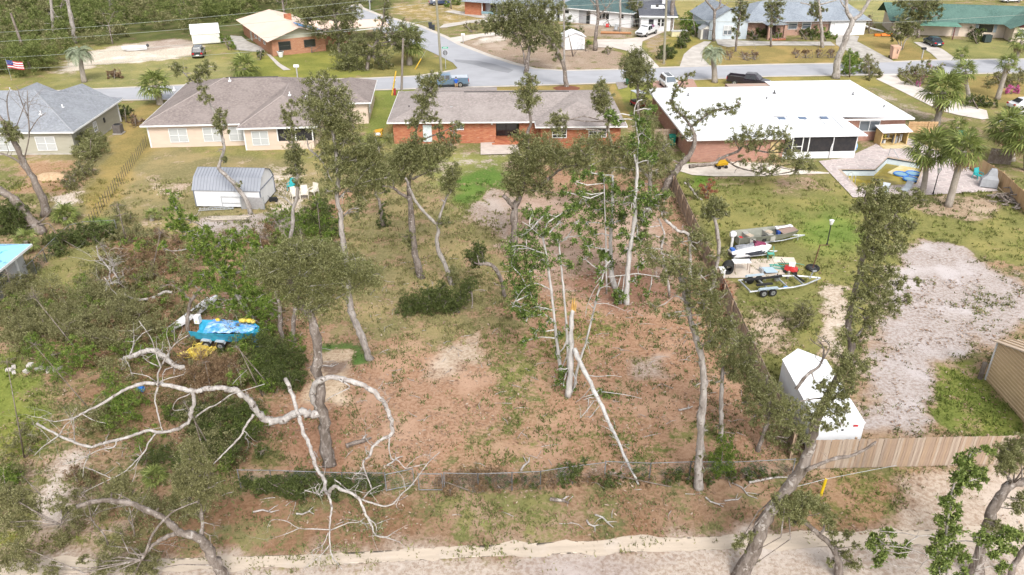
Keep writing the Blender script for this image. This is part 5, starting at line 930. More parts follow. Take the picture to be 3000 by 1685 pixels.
for dx, h0, w in ((-3, 875, 3.2), (1.5, 872, 3.6), (5, 885, 3), (-6, 895, 2.4), (3, 895, 3)):
    a = at(1679+dx, 912, B.y); b = at(1682+dx*1.4, h0, B.y - .05*dx); m.tube([a-B, (a+b)/2-B, b-B], [w*k, w*k*.8, .01], 4)
m.build('splinters', M('fresh_split_wood', (.62, .36, .10), (.70, .46, .17), 4, stretch=(1, 1, .2)), o)
plant('magnolia_tree', 'thin white magnolia stem leaning right beside the snapped trunk', 'tree', ['5>2.5|0>.4|1679,1140 1693,1074 1706,1035 1718,999 1736,924 1749,868 1764,819 1770,786 1788,764', '1.8>.7|0>-.4|1740,905 1722,890 1715,930', '1.8>.7|.2>0|1745,890 1780,890 1830,910', '1.6>.6|.2>.2|1757,845 1775,838 1790,842', '1.6>.6|.2>-.4|1764,820 1740,850 1718,900'], '1760,800,16 1770,760,16 1752,875,6 1735,935,6 1720,1000,6 1765,830,12', twig=8, **MG)
# fallen top: rests from the break down to the ground beyond the fence
_a = at(1682, 1022, g(1662, 1160).y); _b = g(1872, 1422); fy = _b.y - g(1662, 1160).y
plant('fallen_tree', 'white broken-off trunk slanting from the snapped tree to the ground', 'fallen tree', ['9>4|0>%.2f|1682,1022 1699,1061 1724,1108 1740,1144 1764,1192 1785,1240 1799,1269 1814,1300 1830,1338 1846,1370 1872,1421' % fy,
 '1.8>.7|-.6>-.6|1724,1100 1755,1103 1790,1100 1822,1104', '1.8>.7|-1>-1.4|1765,1148 1800,1152 1840,1158 1880,1168', '1.8>.7|-1>-.6|1735,1130 1705,1165 1682,1182', '1.6>.6|-1.4>-1.8|1724,1170 1722,1200 1712,1240', '1.8>.7|-2>-2|1815,1262 1845,1268 1890,1278 1915,1290', '1.8>.7|-2>-2.4|1740,1175 1700,1225 1650,1265 1630,1290', '1.6>.6|-2>-2.4|1755,1190 1720,1230 1670,1240', '2>.8|-3>-3.6|1850,1375 1895,1390 1950,1388 1970,1400 1990,1424'],
 '1770,1165,24 1805,1170,22 1830,1190,18 1845,1210,14 1760,1140,12 1790,1205,20 1815,1235,18 1700,1240,16 1660,1260,18 1630,1280,20 1690,1270,16 1810,1280,14 1830,1330,22 1800,1350,16 1860,1380,14 1890,1380,18 1640,1300,16 1740,1215,14 1760,1260,12 1925,1383,12 1825,1255,10', leaf=MAGLEAF, bark=WHITEBARK, base=(1662, 1160), dens=.9, lsize=1.5, grow=1.25, twig=12, fork=False)
plant('shrub', 'dark green shrub growing through the wire fence below the fallen trunk', 'shrub', ['2>1|0>0|1665,1415 1668,1380'], '1650,1395,20 1680,1385,22 1665,1365,18 1700,1370,18 1640,1375,14 1710,1350,14', DARKLEAF, OAKBARK, dens=2.8)
# ---------- oak group on the right of the yard
plant('oak_tree', 'right yard oak with a broad pale trunk at the wire fence', 'tree', [
 '15>9|0>.6|2047,1430 2045,1390 2050,1344 2053,1282 2054,1235 2058,1189 2061,1136 2061,1095 2055,1050 2045,1008 2030,960 2018,910 2010,880 2004,845 1995,810', '7>4|.4>1|1995,805 1975,790 1951,782 1920,758 1895,735', '4>2|.3>.3|2010,885 1990,870 1975,868', '6>3|.2>.6|2052,1020 2090,990 2120,960'],
 '1905,745,32 1940,770,34 1975,770,36 2000,790,30 1960,800,26 2020,820,36 2050,800,36 2040,850,34 2060,890,36 2030,900,30 2080,920,40 2100,880,38 2110,950,40 2080,970,36 2130,990,40 2040,950,22 2070,1010,26 2110,1020,34 2060,1010,16 1995,840,22 1940,820,20 2080,850,30 1920,900,26 1960,920,20 1990,930,20 2060,1330,16 2065,1380,14 2065,1260,14 2035,1130,10 2140,940,30 2090,800,24', OAKLEAF, PALEBARK, dens=1.6, twig=30, grow=1.08)
plant('oak_tree', 'second right yard oak with a straight pale lower trunk', 'tree', ['9>6|0>.3|2109,1292 2113,1235 2113,1204 2114,1158 2115,1111 2120,1060', '5>3|.2>.8|2118,1075 2150,1030 2155,975 2140,935 2150,920'], '2150,1040,36 2130,1060,30 2170,1070,36 2200,1050,32 2150,1090,30 2190,1100,32 2110,1250,16 2100,1120,14 2160,1000,30 2200,1000,26', OAKLEAF, PALEBARK, dens=2.2)
plant('oak_tree', 'low bushy oak against the fence in front of the trailer', 'tree', ['8>6|0>.2|2218,1320 2237,1272 2250,1230 2252,1180 2246,1100'], '2230,1120,36 2260,1150,36 2220,1170,34 2200,1140,30 2290,1190,36 2250,1210,38 2300,1240,34 2210,1220,28 2260,1270,30 2180,1180,24 2330,1270,28 2290,1290,24', OAKLEAF, OAKBARK, dens=2.2, twig=10)
plant('shrub', 'bright green leafy shrub beside the pale trunk at the fence', 'shrub', ['3>1|0>0|2112,1400 2115,1340 2120,1300'], '2110,1370,26 2130,1350,28 2105,1335,24 2130,1310,24 2120,1290,20 2095,1385,20 2135,1385,22 2090,1350,18', GREENLEAF, OAKBARK, dens=2.6)
plant('oak_tree', 'small round-headed oak on a mottled trunk beside the boats', 'tree', ['7>6|0>0|2090,850 2095,800 2106,740 2105,700 2098,660 2090,635'], '2090,615,24 2075,610,22 2110,612,26 2095,595,24 2125,625,16 2065,625,16 2080,640,14 2120,740,18 2085,750,16', OAKLEAF, PALEBARK, base=(2086, 860), dens=3.0)
plant('dead_branch', 'curved white dead limb arching over the wood fence', 'branch', ['6>5|0>0|2040,730 2020,705 1985,675 1960,655 1945,640', '5>3|0>0|1962,870 1945,760 1938,730 1945,690 1945,680 1938,660 1928,640', '3>1|0>0|1945,640 1930,600 1930,560'], '1995,710,30 2030,690,28 2060,700,30 2040,730,24 2010,740,22 1945,620,26 1925,600,22 1950,580,24 1940,705,14 1890,690,26 1890,730,24 1880,660,20', OAKLEAF, DEADWOOD, base=(1962, 885), dens=1.9, twig=10)
plant('shrub', 'rusty red dying sapling on the lawn just beyond the wood fence', 'shrub', ['2>1|0>0|2078,585 2072,560 2065,545'], '2075,545,20 2060,555,16 2085,560,14 2070,570,12', REDLEAF, OAKBARK, dens=1.6)
plant('fallen_log', 'mossy cut branch lying on the lawn beyond the wood fence', 'log', ['4>3|0>0|2005,535 2025,552 2040,575 2055,585 2060,600'], '2015,535,14 2045,565,14 2030,555,8', OAKLEAF, PALEBARK, base=(2040, 585), dens=2.4, fork=False)
plant('shrub', 'red twiggy dead shrub in front of the empty boat trailer', 'shrub', ['2>1|0>0|2110,880 2115,850 2118,830'], '2110,845,22 2125,855,20 2120,830,16 2135,865,16', REDLEAF, DARKBARK, dens=.9, twig=20)
plant('shrub', 'loose olive shrub left of the rusty post by the empty trailer', 'shrub', ['3>1|0>0|2340,960 2350,920 2352,890'], '2350,900,26 2335,920,26 2365,925,24 2355,940,24 2310,960,24 2290,980,22 2330,955,22 2280,1000,18', OLIVELEAF, OAKBARK, dens=1.9)
# ---------- big leaning oak at right
plant('oak_tree', 'tall leaning oak crossing the right side from road to lawn', 'tree', [
 '25>6|0>1.2|2168,1690 2200,1636 2224,1561 2250,1492 2262,1500 2287,1459 2318,1421 2349,1375 2366,1334 2375,1297 2386,1250 2410,1190 2445,1120 2480,1060 2496,1018 2489,974 2486,950 2494,893 2515,810 2540,710 2556,645'.replace('2250,1492 2262,1500', '2255,1500'),
 '8>4|0>.8|2362,1378 2405,1359 2443,1344 2486,1338 2530,1319 2567,1294', '6>1.6|.4>1.6|2331,1140 2365,1098 2399,1074 2412,1043 2412,1018 2395,995', '3>1|.8>2|2405,1060 2430,1020 2420,1000 2392,982', '2>.6|1>1.2|2410,1020 2380,1000 2372,985', '5>2|.6>1|2510,985 2530,960 2535,935 2520,920', '4>1.6|.8>1.2|2545,700 2600,660 2640,600', '3>1|1>1.2|2530,760 2580,720 2610,650'],
 '2540,560,24 2565,575,36 2600,575,30 2640,580,32 2680,575,24 2700,590,20 2580,610,36 2620,625,34 2560,640,30 2520,600,24 2545,680,34 2590,670,38 2630,670,32 2660,660,22 2530,720,24 2560,740,36 2600,740,36 2640,720,26 2530,790,32 2570,800,38 2610,800,30 2550,850,40 2600,850,32 2640,830,24 2690,820,16 2510,870,34 2560,910,38 2610,900,32 2650,880,24 2500,930,22 2550,960,26 2480,980,24 2520,1000,24 2470,1050,34 2500,1060,36 2530,1080,26 2460,1100,36 2500,1120,30 2430,1150,34 2470,1160,30 2400,1190,34 2440,1210,30 2380,1230,34 2350,1250,26 2420,1250,24 2460,1240,20 2200,1560,20 2175,1580,28 2160,1600,22 2195,1625,18 2215,1650,14 2360,1290,22 2330,1310,20 2320,1180,26 2350,1205,28 2400,1130,22 2300,1230,24 2440,1185,24 2475,1200,24 2430,1125,20 2485,1150,22 2540,610,26 2570,530,14', OAKLEAF, OAKBARK, dens=1.9, twig=40, lsize=1.1, grow=1.0)
plant('oak_tree', 'crooked young oak by the sand road at bottom right', 'tree', ['13>6|0>.3|2462,1690 2452,1633 2436,1599 2405,1571 2381,1549 2356,1527 2346,1500', '5>3|0>.3|2405,1565 2413,1550 2414,1535'], '2290,1470,30 2320,1480,34 2350,1470,34 2300,1500,28 2380,1480,30 2410,1500,28 2345,1510,26 2430,1530,26 2440,1560,20 2450,1590,16 2490,1570,18 2470,1620,20 2500,1650,24 2430,1650,16 2330,1530,14 2270,1500,18 2510,1600,14', OAKLEAF, OAKBARK, dens=2.4, lsize=1.15, twig=14)
plant('oak_tree', 'thick bent oak trunk leaving the frame at lower right', 'tree', ['23>13|0>.5|2858,1690 2872,1624 2890,1571 2900,1530 2906,1496 2928,1453 2959,1421 2990,1414 3030,1400'], '2930,1340,30 2960,1320,34 2990,1330,30 2960,1360,28 2935,1375,20 2905,1530,20 2925,1545,22 2980,1490,26 2995,1460,24 2985,1290,20', OAKLEAF, OAKBARK, dens=2.4, lsize=1.15)
plant('oak_tree', 'dark trunk slice at the very bottom right corner', 'tree', ['10>9|0>0|2955,1700 2974,1652 3000,1612 3030,1570'], '2990,1560,20', OAKLEAF, OAKBARK, dens=1.5)
plant('magnolia_tree', 'broad-leaved magnolia with big glossy rosettes at bottom right', 'tree', ['6>3|0>0|2765,1790 2775,1700 2770,1600 2778,1520 2785,1460 2800,1400', '3>1.4|0>0|2785,1470 2815,1430 2825,1380 2835,1345', '3>1.4|0>-.5|2775,1590 2725,1570 2685,1571 2655,1563 2575,1556', '2.4>1.2|0>-.5|2755,1640 2700,1620 2650,1605 2600,1600', '2.4>1.2|-.3>-.4|2690,1572 2660,1590 2650,1610', '3>1.6|0>.3|2770,1590 2830,1585 2890,1590 2950,1580', '2.4>1|0>0|2780,1640 2720,1640 2680,1680', '2>1|0>0|2870,1600 2868,1640 2850,1690'],
 '2835,1345,14 2890,1320,14 2848,1325,10 2810,1345,14 2810,1370,20 2840,1375,22 2870,1400,16 2805,1400,18 2830,1410,20 2860,1420,14 2875,1385,12 2800,1440,18 2770,1465,18 2785,1485,22 2800,1515,20 2765,1530,18 2790,1550,22 2755,1575,24 2780,1590,22 2745,1620,26 2775,1640,22 2800,1610,20 2750,1665,24 2820,1640,18 2600,1560,16 2575,1575,18 2560,1600,18 2590,1610,18 2620,1600,16 2580,1640,18 2640,1625,18 2660,1600,14 2870,1570,20 2900,1590,22 2930,1570,18 2910,1620,18 2960,1560,20 2985,1575,20 2940,1600,16 2820,1680,18 2930,1660,18 2970,1610,14', BIGLEAF, PALEBARK, base=(2765, 1800), dens=1.15, lsize=2.0, lw=.46, sub=.8, twig=16)
# ---------- bottom left
plant('oak_tree', 'lichen-spotted oak leaning over the sand road at bottom left', 'tree', [
 '22>12|0>-.4|655,1700 640,1665 625,1639 606,1602 585,1580 550,1566 515,1558', '12>8|-.3>-.6|520,1556 505,1540 485,1521 454,1505 417,1490 382,1474 323,1467 280,1468 227,1484', '9>5|-.3>-.8|520,1562 490,1572 466,1586 440,1605 415,1640', '5>2|-.8>-1|425,1625 442,1577 466,1540 504,1502 545,1482 580,1470', '8>5|0>0|596,1585 592,1555 594,1530 585,1480 575,1420', '3>1.4|-.5>-1|317,1593 300,1560 280,1537 267,1515 255,1465 236,1446', '3>1.4|-.6>-1|395,1570 388,1530 380,1490', '2.4>.8|-.6>-1|120,1450 90,1420 62,1390', '2.4>.8|-.8>-1|170,1545 195,1520 200,1510'],
 '560,1310,28 575,1345,36 545,1370,34 600,1380,36 570,1410,40 540,1420,32 610,1430,34 590,1460,36 560,1470,30 580,1510,20 520,1400,26 575,1560,14 330,1430,30 360,1420,30 390,1440,26 300,1460,26 320,1600,30 320,1640,34 300,1670,30 420,1630,36 400,1660,36 440,1670,30 460,1640,18 20,1450,40 60,1470,40 100,1490,34 30,1530,36 80,1540,30 180,1480,28 200,1500,20 60,1600,34 20,1640,40 90,1650,30 350,1560,16 240,1640,18 150,1670,26 380,1500,22', OLIVELEAF, OAKBARK, dens=2.2, lsize=1.1, twig=40, spray=22)
# ---------- left edge
plant('oak_tree', 'massive leaning oak trunk entering from the left edge', 'tree', ['17>14|0>1|126,682 103,658 62,608 28,577 -20,545', '3>1.4|0>-.3|110,655 130,640 145,625 150,612', '3>1|0>-.2|112,660 140,655 155,670 165,690'], '30,620,36 10,660,36 50,650,34 70,680,30 25,690,30 60,620,24 -10,620,36 90,700,22', DARKLEAF, DARKBARK, dens=2.4)
plant('oak_tree', 'second rough left trunk rising past the tan house', 'tree', ['14>6|0>.6|134,632 124,580 103,534 78,493 59,453 36,404 19,367 -5,340', '6>2|.3>0|80,500 50,470 20,455 -10,445', '3>1|.4>.2|36,410 20,300 30,260', '3>1|.3>.3|70,470 85,400 82,330 80,265', '2>.7|.3>.3|84,390 110,350 135,330', '2>.7|.3>.3|82,340 60,290 50,255', '2.4>.8|.4>.4|36,400 60,340 75,300'], '35,380,24 20,395,24 50,405,18 15,370,18', OAKLEAF, DARKBARK, dens=2.2, twig=20, spray=16)
plant('oak_tree', 'slim bent oak leaning across the barn-style shed', 'tree', ['8>3|0>.4|736,626 724,593 700,555 669,521 645,500 641,488 646,470 656,440 654,415 650,395 641,358 619,311 600,270 578,230', '3>1.6|.3>.3|605,280 590,250 560,235 540,215 526,205'], '645,350,22 650,375,22 640,335,20 602,285,20 595,265,16 580,230,18 525,205,18 515,195,14 600,205,22 610,195,18 555,235,12 660,470,14 700,540,10 575,215,14', OAKLEAF, PALEBARK, dens=2.4, twig=10)
plant('oak_tree', 'slender zigzag oak with a cut stub in front of the white chairs', 'tree', ['9>3|0>0|835,790 837,770 853,726 850,698 859,658 859,611 871,574 870,534 867,487 865,462 857,428 855,380 850,320', '6>5|0>-.3|853,722 862,716 873,716', '3>1.2|0>.3|856,602 840,585 828,577 803,568', '2.4>1|0>0|857,428 837,406 822,400'], '866,430,30 855,450,26 880,455,22 868,480,26 860,510,24 880,500,18 850,330,24 858,300,16 845,350,20 862,370,18 850,395,18 870,540,14 855,700,12 880,700,16', OAKLEAF, PALEBARK, dens=2.0, twig=14)
plant('oak_tree', 'dark oak stem standing beside the white kayak', 'tree', ['8>4|0>.2|552,988 550,955 550,930 556,893 569,868 591,843 615,830', '3>1|0>.4|560,885 530,850 500,835 470,838'], '600,820,24 620,840,22 560,830,22 530,850,18 585,860,16 540,870,14', GREENLEAF, DARKBARK, dens=1.5, twig=12)
plant('oak_tree', 'grey trunk among green brush left of the bleached oak', 'tree', ['9>6|0>0|828,1010 825,985 821,955 818,893 809,847 800,815'], '790,880,26 830,860,24 800,920,22 770,900,26', GREENLEAF, OAKBARK, dens=1.7, twig=10)
plant('leaning_tree', 'half-fallen leafy green tree slanting up-left through the brush', 'tree', ['8>3|0>1.5|760,985 735,930 710,890 684,850 655,810 622,773 600,740 575,711 555,685 538,664 520,620 508,585', '4>1.4|.6>.6|660,815 690,800 720,790 750,770', '3>1|.8>1.2|600,740 640,720 680,700', '3>1|1>1|575,711 545,730 500,735 470,720', '3>1|.4>0|700,870 660,880 620,870', '2.4>.8|1>1.4|540,670 570,640 590,610'],
 '505,580,20 515,610,24 525,640,26 500,660,20 545,680,28 580,690,26 600,720,30 570,730,28 480,720,16 640,710,26 680,700,26 650,740,30 700,730,30 740,710,26 690,680,20 620,770,30 660,790,34 710,780,32 750,760,28 600,800,24 640,840,34 690,830,36 740,820,34 720,870,34 680,890,32 640,900,28 760,870,30 740,930,34 780,960,30 700,950,26 560,640,16 600,670,18 770,730,18', GREENLEAF, PALEBARK, dens=1.25, lsize=1.35, twig=34)
plant('fallen_log', 'weathered grey fallen limb arching through the left brush', 'log', ['10>8|0>0|560,1108 548,1085 520,1074 497,1062 470,1038 451,1026 413,1033 385,1045 364,1050'], '', None, DEADWOOD, base=(470, 1090), twig=12, spray=10, fork=False)
plant('fallen_log', 'bent bare limb lying in the brush above the white kayak', 'log', ['6>3|0>0|505,858 480,857 450,872 420,878 395,876 375,868 365,862', '3>1.4|0>0|330,835 320,810 322,790 305,770 290,755 282,720', '3>1|0>0|345,815 330,790 340,770', '3>1.4|0>-.2|310,855 316,830 308,815'], '', None, DEADWOOD, base=(420, 895), twig=20, spray=14, fork=False)
def bush(label, cl, leaf, base, dens=2.3, lsize=1.0, twig=6, bark=None, name='shrub', cat='shrub', **kw):
    c = parse_clumps(cl)[0]; return plant(name, label, cat, ['2.4>1|0>0|%g,%g %g,%g' % (base[0], base[1], c[0], c[1])], cl, leaf, bark or DARKBARK, base=base, dens=dens, lsize=lsize, twig=twig, hug=True, **kw)
bush('big brushy olive oak mass sprawling at left middle', '100,870,46 150,850,46 60,900,46 200,900,50 250,870,48 300,860,44 260,930,50 320,930,50 370,900,46 410,920,46 200,960,50 130,950,46 60,960,44 270,990,46 340,1000,44 400,980,40 20,850,44 20,920,40 440,960,36 250,830,36 330,880,40', OLIVELEAF, (240, 1040), 1.8, twig=60)
bush('green leafy brush patch below the brushy olive oak mass', '100,1010,36 150,1040,36 200,1060,36 250,1050,34 180,1090,34 120,1070,30 320,1110,34 360,1150,40 340,1190,40 380,1210,36 310,1170,30 400,1170,30 300,1230,24', GREENLEAF, (300, 1240), 1.6, twig=30)
bush('brown dead brush heap below the blue boat', '600,1060,40 650,1070,42 690,1060,36 570,1100,40 630,1110,42 680,1110,40 590,1150,36 540,1060,30 520,1110,26', BROWNLEAF, (620, 1150), 1.7, twig=40)
bush('dense dark green shrub wall right of the blue boat', '690,1012,18 650,1022,12 718,1004,20 720,990,36 760,1010,40 800,1020,42 840,1040,40 780,1060,42 830,1090,40 870,1060,34 740,1050,34 790,1110,38 850,1120,34 880,1100,28 760,1100,30', DARKLEAF, (810, 1150), 2.6, twig=16)
bush('glossy green shrub tangle behind the bleached oak trunk', '700,1020,24 750,1080,34 720,1100,30 770,1130,32 810,1070,26 860,1000,26 880,1020,24', GREENLEAF, (770, 1160), 1.7)
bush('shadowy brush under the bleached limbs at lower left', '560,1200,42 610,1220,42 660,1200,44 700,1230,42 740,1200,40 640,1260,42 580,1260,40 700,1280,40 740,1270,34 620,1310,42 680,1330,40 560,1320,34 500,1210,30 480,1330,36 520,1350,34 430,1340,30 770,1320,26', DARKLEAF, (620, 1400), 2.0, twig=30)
bush('rust brown undergrowth mixed into the lower left brush', '540,1180,34 600,1180,32 660,1260,30 590,1290,30 720,1180,26 740,1240,26 640,1160,28 700,1320,26 560,1240,28', BROWNLEAF, (640, 1350), 1.5, twig=30)
bush('viny hedge along the wire fence left of the gate', '800,1420,30 850,1410,32 900,1400,30 830,1440,26 880,1440,30 930,1430,28 980,1410,28 1020,1410,28 1060,1400,26 1100,1410,26 1040,1440,24 1090,1430,22 980,1450,20 760,1430,26 720,1420,24', DARKLEAF, (900, 1460), 2.4)
bush('brown tangled brush along the wire fence right of the gate', '1300,1410,26 1340,1400,28 1390,1395,28 1430,1390,28 1470,1395,28 1320,1435,20 1410,1420,22 1460,1425,18 1500,1410,20 1530,1400,16', BROWNLEAF, (1400, 1440), 2.3, twig=30)
bush('low vine covered strip of wire fence by the pale trunk', '1790,1390,16 1820,1400,16 1990,1390,18 2020,1400,18 2080,1410,18 2150,1400,20 2190,1390,20 2230,1380,18 1960,1410,14 1570,1400,12', DARKLEAF, (1990, 1425), 1.7)
bush('wispy olive saplings on the lawn below the metal-post fence', '345,600,22 350,630,26 340,660,24 380,640,22 400,670,26 360,680,24 420,690,24 330,690,20', OLIVELEAF, (370, 710), 1.5, twig=30)
bush('dry twiggy brush in front of the barn-style shed', '470,680,26 520,700,26 430,720,28 480,730,26 400,750,28 350,740,26 440,770,28 380,790,26 310,760,20 560,760,24 500,780,22', BROWNLEAF, (440, 810), 1.2, twig=70)
bush('mixed olive brush mound left of the leaning green tree', '300,720,22 330,770,26 290,800,24 350,830,26 400,820,26 450,800,26 470,840,24 420,860,22 380,860,20', OLIVELEAF, (380, 880), 1.5, twig=50)
bush('green palmetto-like brush right of the leaning oak and shed', '800,640,26 830,620,24 860,650,28 890,640,28 920,640,30 950,660,30 900,680,32 850,690,30 810,690,26 960,700,30 920,720,30 870,730,30 820,730,26 940,610,24 980,640,22 930,590,20 1000,680,20', GREENLEAF, (890, 760), 1.9, twig=14)
bush('tall dark evergreen saplings beside the white chairs', '930,600,26 945,630,30 925,655,28 950,680,26 960,610,20 975,670,22 905,625,18', DARKLEAF, (940, 700), 2.3)
bush('brown dry shrub right of the board pile', '760,690,26 780,660,24 800,690,24 740,700,22 770,720,24', BROWNLEAF, (770, 740), 1.5, twig=30)
bush('dusky brush clump on the ground behind the leafy oak crown', '880,680,22 900,740,30 860,770,30 950,730,26 840,720,22 990,710,20', OLIVELEAF, (900, 790), 1.6, twig=20)
bush('rounded grey-green bush at the corner of the tan house', '265,410,34 245,420,30 285,430,30 260,445,34 290,410,22 235,440,24', OAKLEAF, (265, 475), 2.8, 1.0)
bush('small grey-green bush below the corner bush', '240,490,26 260,495,22 225,500,22 245,510,20', OLIVELEAF, (243, 520), 2.4)
bush('ragged low bush at the orange dirt yard', '205,520,22 220,535,20 190,530,18 200,545,16', OLIVELEAF, (205, 555), 2.0)
bush('dark corner palmetto bush behind the tan house', '365,320,16 375,335,18 360,340,14 385,350,12', DARKLEAF, (370, 358), 2.4)
bush('brown dry bush beside the air conditioner walk', '395,345,14 405,355,14 390,362,12', BROWNLEAF, (398, 370), 2.2)
bush('dark vine covered fence corner at left', '180,700,30 210,690,30 250,680,32 290,670,30 170,730,26 280,690,26 320,680,22 240,705,22 150,700,22', DARKLEAF, (230, 725), 2.5)
bush('grey leafy branches in front of the tarp roofed house', '20,800,34 60,790,30 40,830,34 70,830,26 10,840,30 80,810,20', OLIVELEAF, (45, 880), 1.7, twig=30)
bush('dark green shrubs at the lower left edge', '10,1390,34 30,1410,30 15,1430,28 50,1380,24', GREENLEAF, (20, 1470), 2.2)
bush('rust red weeds beside the lower left sand patch', '215,1385,26 240,1390,24 260,1410,22 230,1410,20 270,1395,18', BROWNLEAF, (238, 1430), 1.6)
bush('olive sprig trees at the left edge above the sand', '20,1060,18 70,1240,24 95,1280,24 60,1260,20 90,1320,18 40,1300,20', OLIVELEAF, (70, 1340), 1.3, twig=20)
# ---------- across the street
FK = dict(dens=2.2)
plant('oak_tree', 'big dark oak beside the peach roofed house', 'tree', ['7>4|0>0|996,158 992,109 983,62 974,10 968,-30'], '1010,40,34 1030,60,30 1000,90,30 1020,115,30 950,40,34 930,20,30 960,10,34 1000,0,30 975,100,26 995,130,24 900,60,26 880,30,26 1040,30,20 930,90,22', OAKFAR, OAKBARK, **FK)
plant('oak_tree', 'spreading oak at the street corner lawn', 'tree', ['7>3|0>0|1075,204 1080,171 1095,140 1108,109 1120,72 1126,20', '4>2|0>0|1080,165 1050,160 1020,180'], '1010,170,34 1040,160,34 1020,200,36 1060,210,30 1000,215,30 1050,245,30 1085,150,30 1120,160,26 1110,110,28 1125,60,22 1130,25,20 1130,-5,20 1150,100,26 1185,90,30 1215,105,24 1110,185,22 1060,120,28 1150,130,22 1180,130,20 1140,190,16', OAKFAR, OAKBARK, **FK)
plant('oak_tree', 'wide oak on the dirt lot right of the intersection', 'tree', ['8>4|0>0|1540,216 1547,171 1553,131 1560,80', '4>2|0>0|1538,190 1533,150 1515,110', '3>1.5|0>0|1553,130 1535,90'], '1500,30,36 1540,20,40 1590,20,36 1470,60,34 1510,70,38 1560,60,40 1610,60,34 1480,20,30 1540,110,34 1590,100,34 1430,75,24 1450,65,26 1500,100,30 1630,100,24 1620,130,22 1555,140,20 1470,90,22 1630,20,26', OAKFAR, OAKBARK, **FK)
plant('oak_tree', 'leaning bare oak in a mulch ring on the golden lawn', 'tree', ['8>5|0>0|1659,257 1657,235 1649,187 1636,158 1624,134 1605,115 1585,95', '3>1.5|0>0|1649,185 1632,165 1630,140'], '1600,100,26 1620,140,18 1630,165,16 1580,90,20', OAKFAR, OAKBARK, **FK)
plant('bare_tree', 'tall leafless tree beside the small white shed', 'tree', ['7>4|0>0|1742,148 1747,100 1752,47 1749,0 1745,-40', '3>1|0>0|1752,50 1775,25 1800,0', '3>1|0>0|1750,60 1775,55 1790,80', '3>1|0>0|1750,20 1730,0 1715,-15', '2>.8|0>0|1752,47 1735,40 1722,45'], '', None, OAKBARK, twig=20, spray=16)
plant('oak_tree', 'slim twin stemmed tree beside the white pickup', 'tree', ['3>2|0>0|1862,78 1855,50 1846,18 1842,-5', '2.6>2|0>0|1868,75 1866,40 1862,10'], '1860,20,20 1850,5,18 1872,35,18 1865,50,12 1840,-5,16', OAKFAR, PALEBARK, **FK)
plant('bare_tree', 'thick broken trunk in front of the dark roofed annex', 'tree', ['8>7|0>0|1966,90 1969,45 1973,0 1975,-40'], '', None, OAKBARK)
plant('bare_tree', 'straight pale trunk in the white house yard', 'tree', ['4>3.6|0>0|1817,92 1817,50 1817,0 1816,-30'], '', None, PALEBARK)
plant('bare_tree', 'forked bare oak behind the plastic shed', 'tree', ['6>5|0>0|2091,120 2092,75 2094,33', '4>3|0>0|2094,33 2082,18 2069,2 2060,-20', '4>3|0>0|2094,33 2108,18 2112,-10', '2.4>1|0>0|2096,30 2120,18 2134,8'], '', None, OAKBARK, twig=6)
plant('oak_tree', 'small feathery oak in the lawn by the curved drive', 'tree', ['4>3|0>0|2156,151 2158,120 2164,80 2168,40'], '2170,30,22 2180,50,20 2165,55,20 2160,85,16 2172,10,18 2158,105,12', OAKFAR, OAKBARK, **FK)
plant('bare_tree', 'huge forked bare oak by the road in front of the white roof', 'tree', ['12>9|0>0|2450,229 2453,200 2458,171 2470,135 2480,109 2491,80 2499,56', '7>6|0>0|2497,60 2484,40 2480,20 2479,-20', '7>5|0>0|2500,58 2518,45 2530,28 2545,5 2560,-20', '4>2|0>0|2481,25 2468,12 2460,-5'], '', None, PALEBARK, twig=4)
plant('oak_tree', 'oak with a white snapped arm before the slate roofed house', 'tree', ['7>4|0>0|2409,139 2407,100 2405,62 2399,15 2398,-20', '3>2|0>0|2400,14 2385,18 2365,12 2345,8', '3>2|0>0|2400,14 2425,8 2450,0'], '2385,20,18 2375,35,16 2395,45,16 2410,30,16', OAKFAR, PALEBARK, **FK)
plant('oak_tree', 'narrow dark oak near the entry portico', 'tree', ['4>3|0>0|2260,136 2259,100 2260,62 2262,20'], '2262,40,20 2275,25,22 2255,20,20 2280,50,16 2265,65,14 2285,5,20', OAKFAR, OAKBARK, **FK)
plant('oak_tree', 'multi-stemmed small oak on the lawn by the peach bin', 'tree', ['2.4>1.6|0>0|2640,147 2640,120 2630,95', '2.2>1.4|0>0|2636,146 2632,125 2615,105', '2.2>1.4|0>0|2643,146 2655,115 2680,100'], '2640,80,26 2620,95,20 2660,95,24 2650,60,22 2680,85,20 2630,110,16 2670,65,16', OAKFAR, PALEBARK, **FK)
plant('oak_tree', 'shaggy oak in front of the green shingle roof', 'tree', ['5>3|0>0|2690,110 2695,70 2700,30'], '2690,20,30 2660,15,26 2720,25,28 2740,20,20 2700,50,24 2640,5,22 2755,30,14 2720,-5,26 2675,45,18 2750,45,10', OAKFAR, OAKBARK, **FK)
bush('dark glossy roadside shrub at the foot of the forked oak', '2490,160,20 2480,180,22 2505,175,20 2490,200,24 2515,195,18 2475,205,16', GREENLEAF, (2490, 226), 2.6)
bush('airy yellow-green roadside shrub right of the forked oak', '2545,185,22 2560,200,22 2530,200,20 2570,215,16 2550,220,18 2540,170,14', OLIVELEAF, (2548, 236), 2.0)
bush('bright yellow bush in front of the entry portico', '2280,95,12 2275,108,12 2288,105,10', GREENLEAF, (2282, 118), 2.4)
bush('evergreen foundation shrubs between portico and garage', '2345,90,16 2365,92,16 2385,95,16 2350,105,12 2375,105,14', DARKLEAF, (2365, 116), 2.4)
bush('yellow-green foundation bush beside the garage', '2410,95,16 2425,98,16 2440,105,12 2405,108,12', GREENLEAF, (2420, 120), 2.4)
